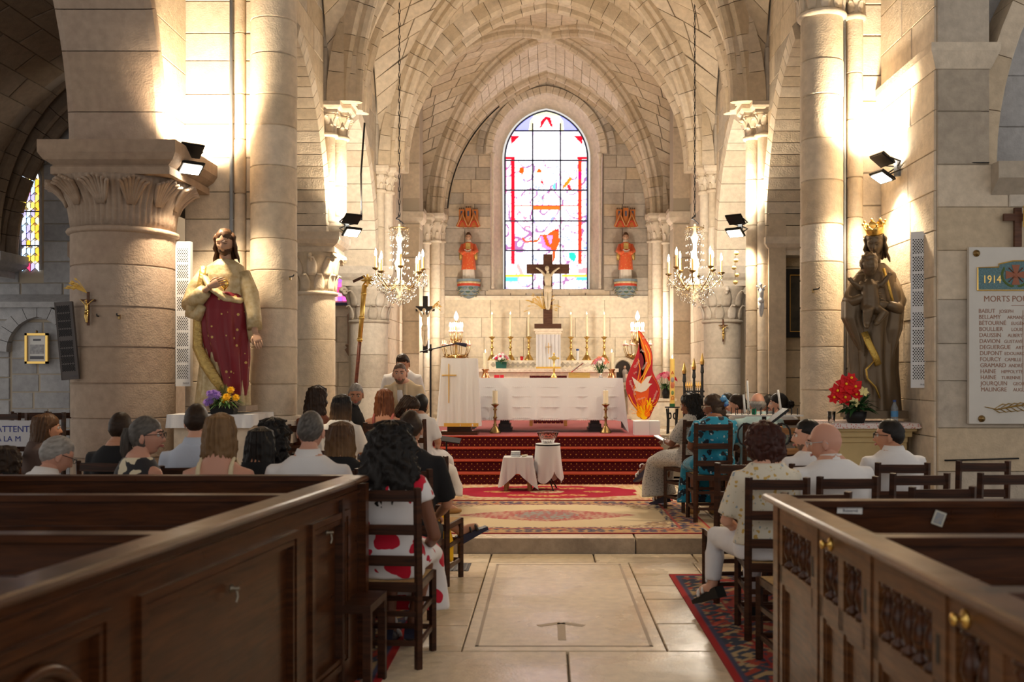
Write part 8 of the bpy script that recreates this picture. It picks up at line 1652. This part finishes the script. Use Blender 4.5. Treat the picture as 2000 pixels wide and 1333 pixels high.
# memorial plaque
D = 8.48; t = thing('memorial_plaque', 'pale marble war memorial plaque with engraved names at the right edge', 'plaque', (X(1890, D), D, Z(828, D))); PW_ = (2240 - 1890) * D / F_PX; PH = (828 - 484) * D / F_PX
MB().bb(0, PW_, -.03, .01, 0, PH).build('slab', M('veined_marble', (.60, .58, .54), .3, var=.3, vscale=5, c2=(.42, .40, .38)), t); LET = M('engraved_brown', (.30, .15, .10), .7)
def pp(px, py): return ((px - 1890) * D / F_PX, -.031, (828 - py) * D / F_PX)
for a, b in ((1904, 496), (1914, 818)): m = MB(); m.lathe([(.03, 0), (.028, .01), (.012, .014), (.01, .02), (.002, .022)], pp(a, b), 14, mat=Matrix.Rotation(R(90), 4, 'X')); m.build('rosette', BRONZE, t, smooth=True)
names = ['BABUT Joseph', 'BELLAMY Armand', 'BÉTOURNÉ Eugène', 'BOULLIER Louis', 'DAUSSIN Albert', 'DAVION Gustave', 'DEGUERGUE Arthur', 'DUPONT Edouard', 'FOURCY Camille', 'GRAMARD André', 'HAINE Hippolyte', 'HAINE Turenne', 'JOURQUIN Georges', 'MALINGRE Auguste']
for i, n in enumerate(names):
    a, b = n.split(' '); p = pp(1908 + i * .35, 612 + i * 11.75); o = text(a, .050, LET, 'engraved_name', t, p, sx=.92); wd = o.dimensions.x or .2
    text(b.upper(), .040, LET, 'engraved_name', t, (p[0] + len(a) * .0325 + .015, p[1], p[2]), sx=.92)
text('MORTS', .072, LET, 'engraved_title', t, pp(1918, 590), sx=.95); text('POUR', .072, LET, 'engraved_title', t, pp(1973, 590), sx=.95); text('LA', .072, LET, 'engraved_title', t, pp(2014, 590), sx=.95); MB().bb(*(pp(1972, 0)[0], pp(2060, 0)[0]), -.032, -.03, pp(0, 598)[2], pp(0, 597)[2]).build('rule', LET, t); MB().bb(pp(1994, 0)[0], pp(1995, 0)[0], -.032, -.03, pp(0, 765)[2], pp(0, 607)[2]).build('rule', LET, t)
P = [(1906, 568), (1906, 524), (1947, 523), (1947, 517), (1975, 511), (2070, 509), (2100, 520), (2100, 568)]
ms = MB().prism([(pp(*p)[0], pp(*p)[2]) for p in P], lambda u, v, q: (u, q, v), -.036, -.03).build('mosaic_panel', M('blue_mosaic', (.13, .26, .30), .4, bump=1., bscale=120, var=.5, vscale=80), t); MB().tube([Vector(pp(*p)) + Vector((0, -.006, 0)) for p in P + P[:1]], .006, 5).build('gold_border', GOLD, ms)
text('1914', .095, GOLD, 'gold_date', ms, Vector(pp(1915, 554)) + Vector((0, -.006, 0)), sx=.85)
c = Vector(pp(1980, 538)) + Vector((0, -.008, 0)); m = MB()
for k in range(4): a = k * PI / 2; e = Vector((math.cos(a), 0, math.sin(a))); l = Vector((-e.z, 0, e.x)); m.add([c + l * .012, c + e * .085 + l * .035, c + e * .085 - l * .035, c - l * .012], [(0, 1, 2, 3)])
for k in range(4): a = k * PI / 2 + PI / 4; m.tube([c - Vector((math.cos(a), 0, math.sin(a))) * .085, c + Vector((math.cos(a), 0, math.sin(a))) * .085], .004, 4)
m.ball(c, (.028, .004, .028), 12, 6); m.build('medal_cross', M('medal_brown', (.30, .09, .04), .4), ms); m = MB()
for s_ in (-1, 1):
    for k in range(9): a = -PI / 2 + s_ * (.3 + k * .22); q = c + Vector((math.cos(a) * .115, .003, math.sin(a) * .1)); m.ball(q, (.022, .003, .010), 8, 4, mat=Matrix.Rotation(-a - s_ * PI / 2.6, 3, 'Y'))
m.build('laurel_wreath', M('laurel_green', (.08, .13, .03), .5), ms)
m = MB(); m.tube([pp(1920, 795), pp(1945, 800), pp(1975, 794), pp(2020, 788)], [.008, .014, .02, .015], 6, flat=.4)
for k in range(14): f = k / 13; q = Vector(pp(1935 + 75 * f, 798 - 6 * f)); s_ = 1 if k % 2 else -1; m.tube([q, q + Vector((.06, -.004, s_ * .035)), q + Vector((.1, 0, s_ * .03))], [.006, .012, .003], 5, flat=.4)
m.build('gilded_palm', P_GOLD, t)
# pictures
t = thing('gilt_frame_notice', 'framed printed notice in a gilt frame in the left aisle recess', 'picture frame', (X(71, 13.0), 13.02, Z(681, 13.0))); w_, h = .30, .40
for (a, b, c_, d_) in ((-w_ / 2, w_ / 2, h / 2 - .03, h / 2), (-w_ / 2, w_ / 2, -h / 2, -h / 2 + .03), (-w_ / 2, -w_ / 2 + .03, -h / 2, h / 2), (w_ / 2 - .03, w_ / 2, -h / 2, h / 2)): MB().bb(a, b, -.03, .01, c_, d_).build('frame_bar', GOLD, t)
MB().bb(-w_ / 2 + .02, w_ / 2 - .02, -.005, .01, -h / 2 + .02, h / 2 - .02).build('sheet', M('paper_white', (.72, .72, .7), .7), t); MB().bb(-.09, .09, -.008, -.005, -.07, .05).build('printed_picture', M('engraving', (.30, .30, .32), .8, var=.8, vscale=30, c2=(.6, .6, .6)), t); MB().bb(-.09, .09, -.008, -.005, -.14, -.10).bb(-.05, .05, -.008, -.005, .10, .125).build('printed_text', M('grey_print'), t); MB().ball((0, -.01, h / 2 + .02), .018, 8, 6).build('hanger', BRONZE, t)
t = thing('dark_painting', 'dark painting in a black and gold frame on the right transept wall', 'painting', (X(1530, 12.5), 12.5, Z(660, 12.5))); w_, h = .62, .86
for (a, b, c_, d_) in ((0, w_, h - .07, h), (0, w_, 0, .07), (0, .07, .07, h - .07), (w_ - .07, w_, .07, h - .07)): MB().bb(a, b, -.05, .03, c_, d_).build('frame_bar', M('ebony', (.012, .011, .012), .35), t)
for (a, b, c_, d_) in ((.07, w_ - .07, h - .082, h - .07), (.07, w_ - .07, .07, .082), (.07, .082, .07, h - .07), (w_ - .082, w_ - .07, .07, h - .07)): MB().bb(a, b, -.03, .02, c_, d_).build('gilt_slip', GOLD, t)
MB().bb(.08, w_ - .08, -.005, .02, .08, h - .08).build('canvas', M('dark_oil_paint', (.035, .032, .026), .35, var=.8, vscale=7, c2=(.10, .085, .06)), t)
# votive candle stand (right)
t = thing('votive_stand', 'black iron votive stand with spikes and tall thin white candles', 'candle stand', (X(1490, 8.85), 8.8, 0)); MB().box((0, 0, 1.245), (.62, .3, .012)).build('tray', M('tray_steel', (.45, .43, .4), .35, .6), t)
for k in range(3): a = k * 2.09 + .5; MB().tube([(0, 0, .4), (.2 * math.cos(a), .2 * math.sin(a), .01)], .012, 6).build('leg', IRON, t)
MB().tube([(0, 0, .4), (0, 0, 1.24)], .02, 8).build('pole', IRON, t)
for s_ in (-1, 1): MB().tube([(s_ * .02, 0, .92), (s_ * .08, 0, .93)] + [(s_ * (.14 + .115 * (1 - q / 14) * math.cos(q * .55 - 1.4)), 0, 1.09 + .13 * (1 - q / 14) * math.sin(q * .55 - 1.4)) for q in range(13)], .009, 6).build('scroll', IRON, t, smooth=True)
for r, y in ((0, -.1), (1, .1)):
    for k in range(11): MB().tube([(-.27 + k * .054, y, 1.25), (-.27 + k * .054, y, 1.31)], .004, 5).build('spike', IRON, t)
for i, (px, p0, p1) in enumerate(((1455, 807, 771), (1462, 803, 744), (1525, 802, 762))):
    d = 8.75; zb, zt = Z(p0, d), Z(p1, d); dx = -.012 if px < 1500 else -.025
    t2 = thing('taper_candle', ('short', 'tallest', 'right-hand')[i] + ' white taper candle on the votive stand', 'candle', (X(px, d), d, zb)); MB().tube([(0, 0, 0), (dx, 0, zt - zb)], [.011, .009], 8).build('wax', WAXW, t2, smooth=True); MB().tube([(dx, 0, zt - zb), (dx, 0, zt - zb + .012)], .0015, 4).build('wick', BLACKP, t2)
t = thing('music_binder', 'black tilted folder on a stand before the votive stand', 'folder', (X(1505, 8.2), 8.2, 0)); MB().tube([(-.05, 0, 0), (-.05, 0, 1.12)], .012, 8).build('pole', IRON, t); MB().box((0, 0, 1.22), (.32, .2, .02), mat=Matrix.Rotation(R(-38), 4, 'Y')).build('cover', BLACKP, t); MB().tube([(-.05, 0, .05), (.2, -.1, .0)], .01, 6).tube([(-.05, 0, .05), (-.25, -.1, .0)], .01, 6).tube([(-.05, 0, .05), (-.05, .25, .0)], .01, 6).build('feet', IRON, t)
tag(MB().lathe([(.02, 0), (.022, .03), (.018, .05), (.02, .052)], (0, 0, 0), 12).build('green_votive_cup', M('green_glass', (.0, .25, .12), .2, trans=.3), loc=(X(1473, 8.72), 8.72, 1.253), smooth=True), 'green votive cup on the black iron votive stand', 'votive glass')
# left aisle: stacked chairs, notice board, corner post
nms = ('leftmost', 'second', 'third', 'fourth')
for i, px in enumerate((12, 55, 98, 132)):
    o = dup(ch0, (X(px, 10.4 + .25 * (i % 2)), 10.3 + .35 * (i % 2), .22), R(180 + 12 * i), f'dark wooden chair stored in the left aisle, {nms[i]} from the left', 'dark ladder-back chairs')
t = thing('low_platform', 'low wooden platform carrying the stored chairs in the left aisle', 'platform', (-5.4, 10.5, 0)); MB().bb(-.9, .9, -.5, .7, .18, .22).build('deck', PEWW, t); MB().bb(-.88, .88, -.48, .68, 0, .18).build('frame', PEWW, t)
t = thing('warning_sign', 'white notice board with blue capital letters at the left edge', 'sign', (X(-10, 9.6), 9.55, Z(872, 9.6))); MB().bb(-.1, .42, -.01, .01, 0, .25).build('board', M('board_white', (.52, .52, .55), .6), t); bl_ = M('blue_print', (.05, .06, .25), .6)
text('ATTENTION', .085, bl_, 'lettering', t, (.045, -.012, .14)); text('A', .075, bl_, 'lettering', t, (.045, -.012, .05)); text('LA', .075, bl_, 'lettering', t, (.115, -.012, .05)); text('M', .075, bl_, 'lettering', t, (.225, -.012, .05))
for x in (-.05, .38): MB().bb(x - .015, x + .015, 0, .02, -.92, .05).build('post', CHAIRW, t)
for i, (px, py, d, lb) in enumerate(((192, 618, 8.92, 'left of the crucifix on the thick column'), (231, 617, 8.92, 'right of the crucifix on the thick column'), (566, 541, 9.62, 'on the tall half column beside the robed statue'), (1589, 566, 9.64, 'on the tall half column beside mother and child'))):
    t = thing('wall_hook', 'small rusty iron hook ' + lb, 'hook', at(px, py, d)); MB().tube([(0, .06, 0), (0, -.01, 0), (.0 if i < 2 else .04, -.03, .005), (.0 if i < 2 else .05, -.03, .02)], .007, 6).build('hook', IRON, t); MB().box((0, .02, -.01), (.018, .02, .04)).build('plate', BRONZE, t)
t = thing('wall_plaster_figure', 'small white plaster figure on the right clustered pier', 'statue', (X(1487, 12.2), 12.22, Z(585, 12.2))); m = MB(); corpus(m, .36, .12, .1); m.build('figure', WHITEP, t, smooth=True); MB().tube([(0, .05, .02), (0, .0, .1)], .01, 6).build('bracket', GOLD, t)
bpy.data.scenes.remove(TS)
